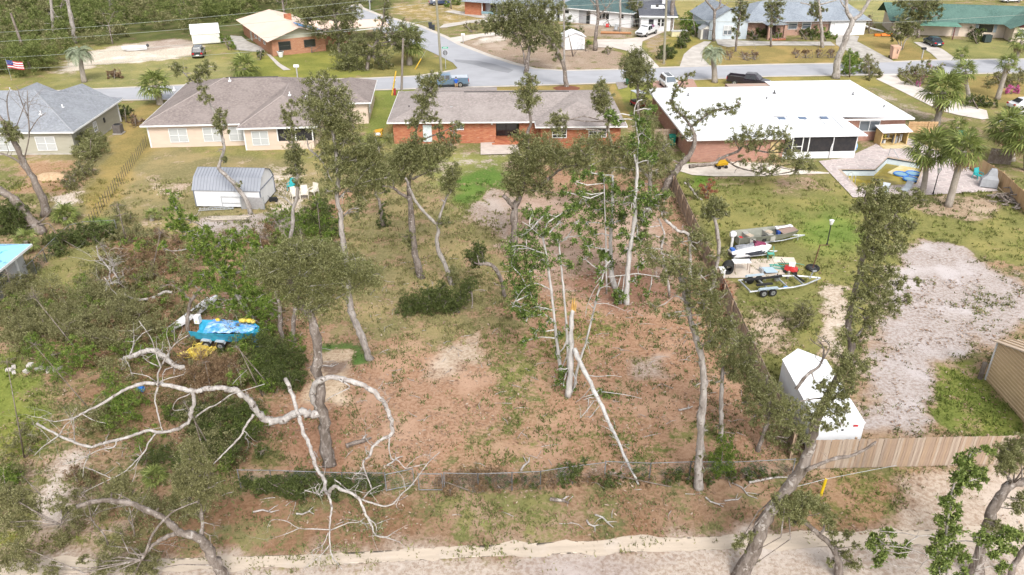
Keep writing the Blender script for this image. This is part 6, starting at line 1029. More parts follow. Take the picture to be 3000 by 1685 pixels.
for i, (x, w) in enumerate(((2138, 'leftmost'), (2182, 'second'), (2212, 'third'), (2332, 'fourth, tallest'), (2362, 'fifth'), (2397, 'sixth'), (2434, 'rightmost'))):
    y = 168 - .002*x + (6 if x > 2300 else 12); bush('%s of the row of clipped brown shrubs beside the road' % w, '%g,%g,9 %g,%g,8 %g,%g,8' % (x, y-14, x-5, y-20, x+5, y-19), BROWNLEAF, (x, y), 1.5, twig=16, group='brown roadside shrubs')
for i, (x, y, r_, w) in enumerate(((1951, 155, 24, 'largest clipped round bush by the utility pole'), (1995, 128, 17, 'middle of the three clipped round bushes'), (2004, 110, 17, 'rear clipped round bush nearest the plastic shed'))):
    bush(w, '%g,%g,%g %g,%g,%g %g,%g,%g %g,%g,%g' % (x, y, r_, x-r_*.6, y+4, r_*.7, x+r_*.6, y+3, r_*.7, x, y-r_*.5, r_*.7), DARKLEAF, (x, y+r_*.85), 3.0, group='clipped round bushes')
bush('bamboo-like yellow-green thicket behind the plastic shed', '2030,50,24 2055,60,24 2075,45,22 2010,75,22 2040,85,22 2065,85,18 2000,60,18 2090,55,16 2060,30,20 2085,30,16', GREENLEAF, (2040, 108), 2.4)
bush('dark hedge beside the pink brick wall', '2200,85,18 2220,92,18 2240,98,16 2185,95,16 2210,105,14', DARKLEAF, (2215, 116), 2.4)
bush('small dark trees in front of the white shed', '1665,100,22 1690,95,20 1650,120,16 1690,120,16 1700,135,12 1665,60,18', DARKLEAF, (1680, 165), 1.7)
bush('leafy shrub at the white shed corner', '1715,132,12 1725,128,10 1705,138,10', GREENLEAF, (1716, 150), 2.4)
bush('brown round weed clump in the far left lawn', '335,215,16 320,218,14 350,218,14', BROWNLEAF, (335, 230), 2.4)
bush('clipped green hedge beside the cream gambrel shed', '655,115,14 670,125,14 680,135,12 640,105,12 690,140,8', GREENLEAF, (672, 146), 2.4)
bush('dark shrub at the peach house brick corner', '762,155,10 765,165,9 755,162,8', DARKLEAF, (763, 175), 2.4)
bush('green yucca shrub against the orange brick wall', '912,138,10 920,142,9 905,145,8', GREENLEAF, (913, 154), 2.4)
bush('azalea hedge with pink blooms along the pale drive', '2640,215,18 2670,205,20 2700,210,22 2720,195,20 2690,230,20 2740,215,20 2720,235,18 2660,235,18 2750,200,16', OLIVELEAF, (2690, 252), 2.2)
bush('pink azalea blossoms spilling over the drive edge', '2690,240,10 2700,232,9 2680,218,8 2720,195,7 2660,212,7 2710,225,8 2690,250,7', PINKLEAF, (2692, 256), 1.8)
bush('pink flowering azalea mound on the golden lawn at right', '2950,265,14 2970,262,14 2985,266,10', PINKLEAF, (2966, 275), 2.2)
bush('dark hedge bed around the leaning palm at right', '2920,225,22 2950,235,22 2980,230,24 2905,245,16 2990,215,20', OLIVELEAF, (2950, 258), 2.2)
bush('rounded dark hedge left of the small stone house', '2850,290,18 2870,298,20 2840,300,16 2890,302,14 2910,305,14', DARKLEAF, (2868, 320), 2.6)
bush('round spiky shrub in front of the picture window', '2850,95,18 2870,100,18 2860,112,16 2880,112,12', DARKLEAF, (2862, 128), 2.2)
bush('bare pale shrub beside the white garage', '2545,60,14 2552,75,12 2540,80,10', BROWNLEAF, (2547, 98), 1.2, twig=30)
bush('small green tree at the top left of the brick porch house', '1320,0,16 1335,5,14 1310,12,12', GREENLEAF, (1322, 26), 2.4)
bush('flower bed shrubs in front of the blue porch rail', '1400,32,8 1415,34,8 1425,38,8 1385,30,6', DARKLEAF, (1408, 44), 2.2)
bush('scrubby saplings near the second driveway', '1365,75,12 1380,80,12 1400,68,12 1395,80,10 1420,72,10', OLIVELEAF, (1385, 94), 1.5)
bush('low shrub on the dirt lot by the driveway bend', '1780,146,10 1790,142,9 1772,150,8', OLIVELEAF, (1782, 160), 1.8)
# woods behind: one mass of undergrowth, trunks told apart
wood = []
rg = np.random.default_rng(5)
def mass(name, label, region, n, r, leafm, dens, h=(0.5, 3), lsize=1.0, seed=1):
    P = [g(*p) for p in PX(region)]; xs_ = [p.x for p in P]; ys_ = [p.y for p in P]; rg = np.random.default_rng(seed); VV = []; c = 0
    while c < n:
        x = rg.uniform(min(xs_), max(xs_)); y = rg.uniform(min(ys_), max(ys_))
        if poly_dist(np.array([x]), np.array([y]), P)[0] < 0: continue
        rad = r * rg.uniform(.6, 1.4); z = rg.uniform(*h); kk = mpp(y); N = max(20, int(dens * math.pi * (rad/kk/2.93)**2)); L = 1.7*2.93*kk*lsize
        v, _ = leaf_cloud((x, y, z), (rad, rad, rad*.85), N, L, L*.5, rg); VV.append(v); c += 1
    o = link_mesh(name, quads_mesh(name, np.concatenate(VV), nper=3), leafm); tag(o, label, 'thicket', kind='stuff'); return o
mass('woodland_undergrowth', 'dense green woodland thicket filling the top left corner', '-40,230 60,225 150,215 170,170 250,140 420,118 540,108 600,80 680,60 900,25 1000,20 900,-8 400,-8 -100,-8', 165, 2.3, leaf_mat('wood_leaf', (.06, .09, .022), (.17, .21, .06), (.36, .38, .14), .36), 2.0, (.6, 3.4), seed=2)
mass('woodland_undergrowth', 'olive brown brush mixed into the top left woods', '-40,225 150,215 250,140 540,108 680,60 880,30 900,-8 -100,-8', 150, 1.9, OLIVELEAF, 1.4, (.5, 3.6), seed=3)
LEFT = '300,720 560,690 800,700 840,860 820,1000 880,1120 800,1180 790,1380 560,1400 300,1290 220,1150 60,1040 -60,1000 -60,880 150,900 250,860'
mass('undergrowth', 'olive brown scrub filling the overgrown left lot', LEFT, 85, 1.0, OLIVELEAF, .9, (.2, 1.3), seed=12)
mass('undergrowth', 'rusty dry brush filling the overgrown left lot', LEFT, 30, .9, BROWNLEAF, .8, (.1, 1.0), seed=13)
mass('undergrowth', 'green low weeds in the overgrown left lot', LEFT, 60, .9, GREENLEAF, 1.0, (.2, 1.3), seed=14)
mass('undergrowth', 'grey olive brush in the lower left corner', '-60,1290 120,1360 330,1420 560,1430 620,1540 300,1620 -60,1640', 46, .8, OLIVELEAF, .75, (.1, 1.0), seed=18)
mass('fence_vines', 'tangled vines and weeds along the lower wire fence', '690,1425 1130,1428 1130,1446 690,1446', 38, .5, DARKLEAF, 1.5, (.1, .8), seed=15)
mass('fence_vines', 'dry weeds along the wire fence right of the gate', '1300,1425 1800,1405 2340,1385 2340,1402 1800,1425 1300,1442', 44, .4, BROWNLEAF, 1.2, (.1, .55), seed=16)
mass('fence_vines', 'green weeds along the wire fence right of the gate', '1300,1428 1800,1408 2340,1388 2340,1404 1800,1426 1300,1444', 30, .4, DARKLEAF, 1.2, (.1, .6), seed=17)
mass('far_treeline', 'far trees and shrubs along the top edge', '900,22 1060,12 1040,-8 880,-8', 14, 2.6, OAKFAR, 1.7, (1, 3.5), seed=4)
mass('far_treeline', 'far shrubs behind the green roof at top right', '2640,-2 3100,2 3100,-10 2640,-12', 26, 2.4, OAKFAR, 1.7, (1, 3), seed=6)
for i, (pts, r0, w) in enumerate(((('158,108 155,70 150,20 148,-20'), 6, 'pale straight trunk at the left of the woods'), (('222,125 214,80 205,40 195,-10'), 8, 'thick pale trunk standing in the woods'), (('345,60 338,30 325,0'), 5, 'slim leaning trunk in the middle woods'), (('335,70 325,30 318,-10'), 4, 'grey trunk beside the slim leaning one'), (('530,40 528,15 524,-15'), 8, 'thick short trunk behind the cream shed'), (('833,40 828,15 825,-15'), 4, 'dark trunk behind the peach roof'), (('190,70 182,50 178,30 180,10'), 3, 'twisted bare sapling in the left woods'), (('330,128 322,95 318,70'), 2.4, 'thin leaning pole at the woods edge'))):
    plant('bare_tree', w, 'tree', ['%g>%g|0>0|%s' % (r0, r0*.75, pts)], '', None, PALEBARK if i in (0, 1, 3) else OAKBARK, twig=8)

# ---------- palms
def fan_frond(seed, L=1.0, n=15):
    rr = random.Random(seed); m = []
    pl = 0.85*L
    def arc(t): return Vector((t*pl, 0, 0.10*L*math.sin(t*math.pi*.8)))
    V = []
    for i in range(4):                                   # petiole
        a, b = arc(i/4), arc((i+1)/4); w = .025*L*(1.3-.2*i); V += [a+Vector((0, w, 0)), b+Vector((0, w*.8, 0)), b-Vector((0, w*.8, 0)), a-Vector((0, w, 0))]
    c = arc(1)
    for k in range(n):
        an = (-1.9 + 3.8*k/(n-1)) + rr.uniform(-.06, .06); ln = L*(.62 + .38*math.cos(an*.62))*rr.uniform(.85, 1.1); dr = Vector((math.cos(an), math.sin(an), 0)); sd = Vector((-math.sin(an), math.cos(an), 0)); w = .055*L
        mid = c + dr*ln*.55 + Vector((0, 0, .06*L - .10*L*abs(math.sin(an)))); tip = c + dr*ln*.96 + Vector((0, 0, -.30*L*rr.uniform(.7, 1.4)))
        V += [c, mid + sd*w + Vector((0, 0, -.02*L)), tip, mid - sd*w + Vector((0, 0, -.02*L))]
    me = quads_mesh('frond', np.array([tuple(v) for v in V])); return me
def feather_frond(seed, L=1.0, n=26):
    rr = random.Random(seed); V = []
    def arc(t): return Vector((L*(t*.92 - .16*t**3), 0, L*(.62*t - .98*t*t)))
    for i in range(8):
        a, b = arc(i/8), arc((i+1)/8); w = .02*L*(1-i/9); V += [a+Vector((0, w, 0)), b+Vector((0, w*.8, 0)), b-Vector((0, w*.8, 0)), a-Vector((0, w, 0))]
    for k in range(n):
        t = .16 + .84*k/(n-1); c = arc(t); tg = (arc(min(1, t+.02)) - arc(t-.02)).normalized()
        for s in (-1, 1):
            ln = L*.34*math.sin(math.pi*(.12+.82*t))*rr.uniform(.85, 1.1); d = (tg*.6 + Vector((0, s*.75, .28))).normalized(); w = tg*.018*L
            mid = c + d*ln*.6; V += [c, mid + w, c + d*ln + Vector((0, 0, -.12*L)), mid - w]
    return quads_mesh('frond', np.array([tuple(v) for v in V]))
FAN = [fan_frond(i) for i in range(4)]; FEA = [feather_frond(20+i) for i in range(3)]; FAND = [fan_frond(40+i, 1.0, 11) for i in range(2)]
PTRUNK = bark_mat('palm_trunk', (.27, .235, .20), (.36, .32, .28), (.22, .19, .16), .6)
def palm(label, base, top, R_px, n=26, kind='fan', dead=5, tr=None, group=None, low=-35):
    _seed[0] += 1; rr = random.Random(_seed[0]); B = g(*base); T = at(top[0], top[1], B.y + .2) - B; k = mpp(B.y, max(0, T.z)); L = R_px*k/1.55 if kind == 'fan' else R_px*k/1.0
    o = thing('palm_tree', label, 'palm', B, group=group); r0 = (tr or 6)*k
    if T.z > .35:
        S = smooth([(0, 0, -.1, r0*1.2), (T.x*.3, T.y*.3, T.z*.35, r0), (T.x*.75, T.y*.75, T.z*.7, r0*.95), (T.x, T.y, T.z, r0*1.05)], 4); MB().tube([tuple(q[:3]) for q in S], [q[3] for q in S], 9).build('trunk', PTRUNK, o, smooth=True)
    leafm = PALMLEAF if kind == 'fan' else PALMBLUE
    for i in range(n + dead):
        d = i >= n; src = (FAND if d else FAN) if kind == 'fan' else FEA; me0 = src[i % len(src)]; key = me0.name + ('d' if d else kind); me = MATS.get(key)
        if me is None: me = me0.copy(); me.materials.clear(); me.materials.append(PALMDEAD if d else leafm); MATS[key] = me
        f = bpy.data.objects.new('frond', me); COL.objects.link(f); f.parent = o; f.location = (T.x, T.y, max(.15, T.z)); u = (i+.5)/n
        el = R(78 - (78-low)*(u**.8)) if not d else R(-62 - 15*rr.random())
        az = i*2.39996 + rr.uniform(-.2, .2)
        if kind != 'fan': el = el*.62
        f.rotation_euler = (rr.uniform(-.25, .25), -el, az); s = L*rr.uniform(.85, 1.12)*(.85 if d else 1); f.scale = (s, s, s)
    return o
palm('left of the two tall cabbage palms by the pool', (2703, 566), (2722, 440), 70, 30, dead=5, tr=8)
palm('right tall cabbage palm by the pool, trunk leaning left', (2778, 604), (2822, 442), 68, 28, dead=5, tr=10)
palm('lone cabbage palm between the tan and cream houses', (470, 306), (455, 250), 52, 26, dead=2, tr=9)
palm('drooping blue-green pindo palm in the far left lawn', (247, 240), (232, 160), 48, 30, 'feather', 0, tr=7)
palm('pindo palm with arching silvery fronds by the road', (2094, 241), (2090, 158), 44, 24, 'feather', 0, tr=8)
palm('low bushy palm behind the cream house roof', (715, 225), (716, 200), 46, 24, dead=2, tr=6)
palm('tall shaggy palm at the street corner lawn', (1200, 190), (1195, 125), 56, 28, dead=3, tr=8)
palm('large cabbage palm overhanging the pale drive', (2742, 372), (2765, 268), 66, 30, dead=8, tr=9)
palm('upper palm of the cluster beside the pale drive', (2838, 300), (2828, 210), 40, 22, dead=3, tr=6)
palm('palm crown seen against the far road', (2818, 200), (2818, 160), 26, 18, dead=1, tr=5)
palm('slender leaning palm on the golden lawn at right', (2922, 290), (2954, 185), 34, 20, dead=2, tr=7)
palm('palm with hanging dry fronds at the right edge of the road', (2970, 200), (2994, 120), 40, 18, dead=10, tr=5)
palm('shaggy palm at the right edge above the pool fence', (2965, 470), (2950, 372), 62, 26, dead=10, tr=9)
palm('rightmost palm crown cut by the frame above the fence', (3010, 500), (3000, 400), 66, 26, dead=8, tr=9)
palm('small palm tuft between pool cabinet and stone house', (2800, 395), (2806, 372), 34, 18, dead=2, tr=5)
palm('small green palm in front of the pool fence corner', (2845, 430), (2840, 400), 30, 16, dead=1, tr=5)
palm('palmetto clump beside the left fence corner', (190, 650), (190, 636), 44, 20, dead=2, low=-10)
palm('palmetto fan in the lower left brush', (452, 1420), (452, 1400), 40, 18, dead=2, low=-10)
palm('yellow-green palmetto beside the wire fence', (760, 1440), (758, 1432), 26, 14, dead=1, low=-5)
palm('small palmetto in the dry brush before the shed', (445, 645), (447, 632), 26, 14, dead=4, low=-5)
palm('palm shaded under the left leaning trunk', (80, 740), (75, 705), 40, 16, dead=6, low=-50)

# ================================================================ FENCES
FB = [M('cedar_board_%d' % i, c, d, 3, stretch=(6, 6, .5)) for i, (c, d) in enumerate((((.36, .265, .20), (.29, .21, .155)), ((.44, .355, .285), (.36, .285, .225)), ((.28, .21, .165), (.35, .28, .225)), ((.39, .285, .20), (.32, .23, .165))))]
def board_fence(label, P, h=1.83, w=.14, rails=-1, mats=None, post_step=2.4, cap=False):
    """upright boards side by side along a line of ground points; rails side -1 = right of travel"""
    f = thing('board_fence', label, 'fence', P[0]); rr = random.Random(len(label)); mats = mats or FB; O = P[0]
    meshes = []
    for mt in mats:
        for q in range(2):
            me = MB().box(-w/2+.004, w/2-.004, -.011, .011, .04, h - .02*q).mesh('board'); me.materials.append(mt); meshes.append(me)
    for a, b in zip(P[:-1], P[1:]):
        d = (b-a); L = d.length; d.normalize(); ang = math.atan2(d.y, d.x); n = int(L/w)
        for i in range(n):
            p = a + d*((i+.5)*w) - O; o = link_mesh('board', rr.choice(meshes), None, f, (p.x, p.y, rr.uniform(-.015, .015)), ang + rr.uniform(-.03, .03)); o.rotation_euler[1] = rr.uniform(-.008, .008)
        nrm = Vector((-d.y, d.x, 0)) * (.06 * rails)
        for z in (.35, 1.0, h-.25): MB().obox(tuple((a+b)/2-O + nrm*.9 + Vector((0, 0, z))), L, .04, .09, ang).build('rail', mats[0], f)
        for i in range(int(L/post_step)+1):
            p = a + d*min(L, i*post_step) - O + nrm*2.0; MB().box(-.045, .045, -.045, .045, -.1, h+.02).build('post', mats[-1], f, tuple(p), ang)
    return f
FENCE_Y0 = g(2370, 1382)
board_fence('weathered cedar privacy fence along the sand road at lower right', [Vector((16.0, 33.75, 0)), Vector((27.2, 34.15, 0)), Vector((40, 34.5, 0))], 2.02, .15, rails=1)
board_fence('long wooden side fence dividing the bare yard from the green lawn', [Vector((15.5, 34.6, 0)), Vector((15.75, 57, 0)), Vector((15.95, 79, 0))], 1.8, .16, rails=1, post_step=2.44)
LB = [M('fresh_board_a', (.56, .36, .19), (.48, .30, .16), 3, stretch=(6, 6, .5)), M('fresh_board_b', (.62, .43, .25), (.54, .36, .2), 3, stretch=(6, 6, .5))]
board_fence('light new board fence behind the covered grill', [g(2822, 482), g(2925, 548), g(3020, 640)], 1.6, .13, rails=1, mats=LB)
board_fence('short board fence behind the pool pump shelter', [g(2655, 392), g(2742, 392)], 1.5, .14, mats=LB)
board_fence('brown picket screen beside the ranch house right wall', [g(1915, 420), g(1985, 420)], 1.7, .14)
board_fence('dark board fence under the right edge palms', [g(2892, 478), g(2960, 484)], 1.7, .14, mats=[DARKBARK])
def chain_fence(label, rail_px, h=1.2, mesh=True, top=True):
    pts = [g(x, y, h) for x, y in PX(rail_px)]; O = Vector((pts[0].x, pts[0].y, 0)); f = thing('chain_link_fence', label, 'fence', O); m = MB(); wm = MB()
    for a, b in zip(pts[:-1], pts[1:]):
        if top: MB().tube([a-O, b-O], .022, 6).build('top_rail', GALV2, f)
        L = (b-a).length; d = (b-a)/L; n = max(1, round(L/2.6))
        for i in range(n+1):
            p = a + d*L*i/n - O; MB().cyl((p.x, p.y, -.1), (p.x, p.y, h+.04), .03, .03, 6).build('post', GALV2, f)
        s = .16; k = int(L/s)
        for i in range(k):
            p = a + d*(i*s); q = a + d*min(L, i*s + h); t = min(1, (L - i*s)/h)
            wm.tube([Vector((p.x, p.y, .02))-O, Vector((q.x, q.y, h*t))-O], .0035, 3); wm.tube([Vector((p.x, p.y, h-.02))-O, Vector((q.x, q.y, h*(1-t)+.02))-O], .0035, 3)
    if mesh: tag(wm.build('wire_mesh', GALV2, f), kind='stuff')
    return f
chain_fence('sagging chain link fence left of the open gate', '695,1377 790,1378 1000,1385 1127,1386')
chain_fence('chain link fence right of the gate by the snapped tree', '1300,1386 1400,1388 1500,1385 1584,1381 1680,1366 1774,1355')
chain_fence('chain link fence run behind the pale oak trunk', '1775,1352 1907,1357 2025,1353 2147,1354 2330,1345')
chain_fence('chain link fence at the left lawn with leaning rail', '70,785 95,762 125,730 165,692 200,660 240,650 335,645')
def gate(label, P, h=1.2):
    a, b = P; O = Vector((a.x, a.y, 0)); f = thing('chain_link_gate', label, 'gate', O); m = MB(); z0 = .12
    q = [Vector((a.x, a.y, z0))-O, Vector((b.x, b.y, z0))-O, Vector((b.x, b.y, h))-O, Vector((a.x, a.y, h))-O]
    for i, nm in enumerate(('bottom_bar', 'side_bar', 'top_bar', 'side_bar')): MB().tube([q[i], q[(i+1) % 4]], .026, 6).build(nm, GALV2, f)
    wm = MB(); L = (b-a).length; d = (b-a)/L
    for i in range(int(L/.16)): p = a + d*i*.16; wm.tube([Vector((p.x, p.y, z0))-O, Vector((p.x+d.x*.16, p.y+d.y*.16, h))-O], .0035, 3)
    for j in range(7): wm.tube([q[0]+Vector((0, 0, j*.15)), q[1]+Vector((0, 0, j*.15))], .0035, 3)
    tag(wm.build('wire_mesh', GALV2, f), kind='stuff'); return f
gate('left leaf of the open chain link gate, swung inward', (g(1132, 1442), g(1213, 1425)))
gate('right leaf of the chain link gate beside brown brush', (g(1228, 1440), g(1297, 1440)))
f = thing('wire_fence', 'thin black metal post fence running across the left lawn', 'fence', g(430, 428)); A, Bq = g(430, 428), g(268, 660); n = 30
for i in range(n+1):
    p = A.lerp(Bq, (i/n)) - A; rr = random.Random(i); MB().tube([(p.x, p.y, -.1), (p.x + rr.uniform(-.05, .05), p.y, rr.uniform(1.0, 1.25))], .025, 5).build('post', DARKMETAL, f)
for z in (.3, .6, .9): MB().tube([(0, 0, z), ((Bq-A).x, (Bq-A).y, z)], .006, 3).build('wire', DARKMETAL, f)

# ================================================================ VEHICLES (front = +x)
TYRE = BLACK; RIM = M('alloy_rim', (.45, .46, .48), (.35, .36, .38), 3, rough=.35, metal=.6); LAMP = M('headlamp', (.75, .77, .8), (.6, .62, .66), 3, rough=.15); TAIL = M('tail_lamp', (.55, .02, .03), (.4, .02, .02), 3, rough=.2); CHROME = M('chrome', (.55, .56, .58), (.45, .46, .48), 2, rough=.2, metal=.8)
def carpaint(name, c): 
    m_ = M(name, c, tuple(x*.9 for x in c), .8, rough=.28, spec=.5); m_.node_tree.nodes['Principled BSDF'].inputs['Coat Weight'].default_value = .5; return m_
def sect(x, w, z0, z1, wt=None, b=.12):
    wt = w if wt is None else wt; return [(x, -w+b, z0), (x, w-b, z0), (x, w, z0+b), (x, wt, z1-b*.6), (x, wt-b, z1), (x, -wt+b, z1), (x, -wt, z1-b*.6), (x, -w, z0+b)]
def wheel(parent, x, y, r=.36, w=.24):
    s = 1 if y > 0 else -1; t = MB().loft([[(x + rr_*math.cos(a), y + s*yy, r + rr_*math.sin(a)) for a in np.linspace(0, 2*math.pi, 18, endpoint=False)] for rr_, yy in ((r*.62, -w/2), (r*.94, -w/2), (r, -w/3), (r, w/3), (r*.94, w/2), (r*.62, w/2))]).build('wheel', TYRE, parent, smooth=False)
    MB().cyl((x, y+s*w*.30, r), (x, y+s*w*.52, r), r*.62, r*.56, 14).build('rim', RIM, t); MB().cyl((x, y+s*w*.5, r), (x, y+s*w*.56, r), r*.16, r*.14, 8).build('hub', DARKMETAL, t)
def glassquad(parent, name, pts, mat=None): return MB().face(*pts).build(name, mat or DGLASS, parent)
def car(name, label, cat, loc, rz, paint, kind='sedan', s=1.0, group=None):
    o = thing(name, label, cat, loc, rz, group); o.scale = (s, s, s)
    if kind == 'pickup':
        Lh, Wd = 2.95, .98
        MB().loft([sect(-Lh, Wd-.04, .52, 1.02), sect(-Lh+.1, Wd, .46, 1.04), sect(.55, Wd, .42, 1.06), sect(2.0, Wd, .44, 1.12), sect(2.7, Wd-.06, .46, 1.02), sect(Lh, Wd-.16, .52, .9)]).build('body', paint, o, smooth=False)
        MB().loft([sect(-.45, Wd-.06, 1.03, 1.12), sect(-.4, Wd-.06, 1.03, 1.86, Wd-.26), sect(.9, Wd-.06, 1.05, 1.9, Wd-.26), sect(1.75, Wd-.08, 1.08, 1.14)]).build('cab', paint, o)
        b = MB(); b.box(-Lh+.02, -.5, -Wd+.02, -Wd+.12, 1.0, 1.36).box(-Lh+.02, -.5, Wd-.12, Wd-.02, 1.0, 1.36).box(-Lh, -Lh+.1, -Wd+.1, Wd-.1, .85, 1.36).box(-.52, -.46, -Wd+.12, Wd-.12, 1.03, 1.36); b.build('bed', paint, o); MB().box(-Lh+.12, -.53, -Wd+.14, Wd-.14, 1.045, 1.06).build('bed_floor', DARKMETAL, o)
        for sgn in (-1, 1):
            w0, w1 = Wd-.045, Wd-.225; G_ = lambda x, z: (x, sgn*(w0 + (w1-w0)*(z-1.1)/.72 + .012), z)
            glassquad(o, 'side_window', [G_(-.28, 1.18), G_(.35, 1.18), G_(.35, 1.76), G_(-.28, 1.76)]); glassquad(o, 'side_window', [G_(.43, 1.18), G_(1.35, 1.18), G_(.95, 1.76), G_(.43, 1.76)])
            MB().box(Lh-.22, Lh-.03, sgn*(Wd-.22)-.14, sgn*(Wd-.22)+.14, .74, .93).build('headlight', LAMP, o); MB().box(-Lh-.03, -Lh+.05, sgn*(Wd-.1)-.09, sgn*(Wd-.1)+.09, .85, 1.25).build('tail_light', TAIL, o); MB().box(1.0, 1.18, sgn*(Wd+.12)-.11, sgn*(Wd+.12)+.11, 1.16, 1.32).build('mirror', DARKMETAL, o)
        glassquad(o, 'windshield', [(1.62, -.74, 1.18), (1.62, .74, 1.18), (1.02, .64, 1.82), (1.02, -.64, 1.82)]); glassquad(o, 'rear_window', [(-.47, -.68, 1.2), (-.47, .68, 1.2), (-.435, .6, 1.76), (-.435, -.6, 1.76)])
        MB().box(Lh-.02, Lh+.1, -.86, .86, .42, .6).build('bumper', CHROME, o); MB().box(-Lh-.12, -Lh, -.84, .84, .5, .66).build('bumper', CHROME, o); MB().box(Lh-.05, Lh+.03, -.6, .6, .62, .9).build('grille', DARKMETAL, o)
        for x in (1.85, -1.75):
            for y in (-Wd+.1, Wd-.1): wheel(o, x, y, .41, .27)
    else:
        suv = kind == 'suv'; Lh, Wd, zt = (2.35, .92, 1.68) if suv else (2.35, .88, 1.42); zb = .95 if suv else .86
        MB().loft([sect(-Lh, Wd-.14, .45, zb-.12), sect(-Lh+.15, Wd-.02, .32, zb), sect(-.4, Wd, .28, zb+.02), sect(1.0, Wd, .28, zb), sect(1.9, Wd-.06, .3, zb-.1), sect(Lh, Wd-.22, .4, zb-.26)]).build('body', paint, o)
        xs_ = (-Lh+.08, -Lh+.42, .45, 1.2) if suv else (-1.85, -1.05, .25, 1.15)
        MB().loft([sect(xs_[0], Wd-.1, zb-.05, zb+.04), sect(xs_[1], Wd-.08, zb-.03, zt, Wd-.27), sect(xs_[2], Wd-.08, zb-.03, zt, Wd-.27), sect(xs_[3], Wd-.1, zb-.06, zb+.03)]).build('cabin', paint, o)
        for sgn in (-1, 1):
            w0, w1 = Wd-.075, Wd-.24; G_ = lambda x, z: (x, sgn*(w0 + (w1-w0)*(z-zb)/(zt-zb) + .014), z)
            glassquad(o, 'side_window', [G_(xs_[1]-.12, zb+.1), G_(-.35, zb+.1), G_(-.35, zt-.1), G_(xs_[1]+.08, zt-.1)]); glassquad(o, 'side_window', [G_(-.27, zb+.1), G_(xs_[3]-.28, zb+.1), G_(xs_[2]+.02, zt-.1), G_(-.27, zt-.1)])
            MB().box(Lh-.28, Lh-.08, sgn*(Wd-.3)-.15, sgn*(Wd-.3)+.15, zb-.36, zb-.2).build('headlight', LAMP, o); MB().box(-Lh-.03, -Lh+.12, sgn*(Wd-.27)-.16, sgn*(Wd-.27)+.16, zb-.24, zb-.04).build('tail_light', TAIL, o); MB().box(.7, .86, sgn*(Wd+.06)-.09, sgn*(Wd+.06)+.09, zb+.04, zb+.18).build('mirror', paint, o)
        dx = (xs_[3]-xs_[2]); glassquad(o, 'windshield', [(xs_[3]-.08*dx+.02, -Wd+.24, zb+.09), (xs_[3]-.08*dx+.02, Wd-.24, zb+.09), (xs_[2]+.1*dx+.03, Wd-.32, zt-.05), (xs_[2]+.1*dx+.03, -Wd+.32, zt-.05)], glass_mat('windshield_glass', (.09, .11, .13)) if 'windshield_glass' not in MATS else MATS['windshield_glass'])
        dr = xs_[1]-xs_[0]; glassquad(o, 'rear_window', [(xs_[0]+.1*dr-.02, -Wd+.24, zb+.1), (xs_[0]+.1*dr-.02, Wd-.24, zb+.1), (xs_[1]-.12*dr-.03, Wd-.33, zt-.06), (xs_[1]-.12*dr-.03, -Wd+.33, zt-.06)])
        MB().box(Lh-.12, Lh+.05, -.6, .6, .34, .52).build('bumper', DARKMETAL if suv else paint, o); MB().box(-Lh-.07, -Lh+.1, -.7, .7, .36, .56).build('bumper', CHROME if suv else paint, o); MB().box(-Lh-.09, -Lh-.071, -.25, .25, .5, .64).build('licence_plate', WHITE, o)
        if suv: MB().box(xs_[1]+.2, xs_[2]-.1, -.36, .36, zt+.005, zt+.03).build('sunroof', DGLASS, o)
        for x in (1.42, -1.42):
            for y in (-Wd+.1, Wd-.1): wheel(o, x, y, .36 if suv else .32, .22)
    return o
def between(a, b): return Vector((a.x+b.x, a.y+b.y, 0))*.5, math.atan2(b.y-a.y, b.x-a.x)
p = g(1347, 258); o = car('pickup_truck', 'blue-grey crew cab pickup with covered bed parked on the road', 'pickup truck', (p.x-1.75, p.y+.75, .04), R(186), carpaint('blue_grey_paint', (.115, .185, .27)), 'pickup')
MB().box(-2.85, -.52, -.82, .82, 1.37, 1.42).build('bed_cover', M('silver_cover', (.50, .54, .60), (.44, .48, .54), 2, rough=.3), o)
c, a = between(g(1914, 96), g(1874, 110)); o = car('pickup_truck', 'white pickup with dark grille parked in the white house drive', 'pickup truck', (c.x, c.y, .03), a, carpaint('white_paint_car', (.72, .73, .75)), 'pickup'); MB().box(-2.3, -1.2, -.5, .3, 1.07, 1.5).build('cargo', M('cargo_blue', (.08, .1, .3), (.4, .1, .08), 4), o)
car('suv', 'white SUV parked on the red paver drive behind the white roof', 'suv', g(1962, 262) + Vector((0, 1.0, .03)), R(-84), MATS['white_paint_car'], 'suv')
car('pickup_truck', 'dark plum pickup parked behind the white roof house', 'pickup truck', g(2208, 262) + Vector((-.3, 2.0, 0)), R(-28), carpaint('plum_paint', (.03, .022, .032)), 'pickup')
c, a = between(g(2752, 144), g(2710, 124)); car('sedan', 'dark teal sedan in the green roofed house drive', 'car', (c.x+.3, c.y+.6, .03), a, carpaint('teal_paint', (.025, .055, .075)), 'sedan', 1.02)
c, a = between(g(597, 176), g(576, 148)); car('suv', 'dark green SUV with grey bumper parked on the far left lawn', 'suv', (c.x, c.y-.4, 0), R(104), carpaint('black_green_paint', (.03, .037, .04)), 'suv')
car('pickup_truck', 'black pickup parked inside the metal carport', 'pickup truck', g(2118, 96) + Vector((0, 2.6, 0)), R(-95), carpaint('black_paint', (.02, .02, .022)), 'pickup', .92)
car('sedan', 'blue car half hidden by oaks beside the cream house', 'car', g(1037, 292) + Vector((0, .8, 0)), R(-86), carpaint('blue_paint', (.03, .12, .24)), 'sedan')
car('sedan', 'dark blue car parked far away at the top centre', 'car', g(1288, 14), R(15), carpaint('navy_paint', (.04, .06, .12)), 'sedan')
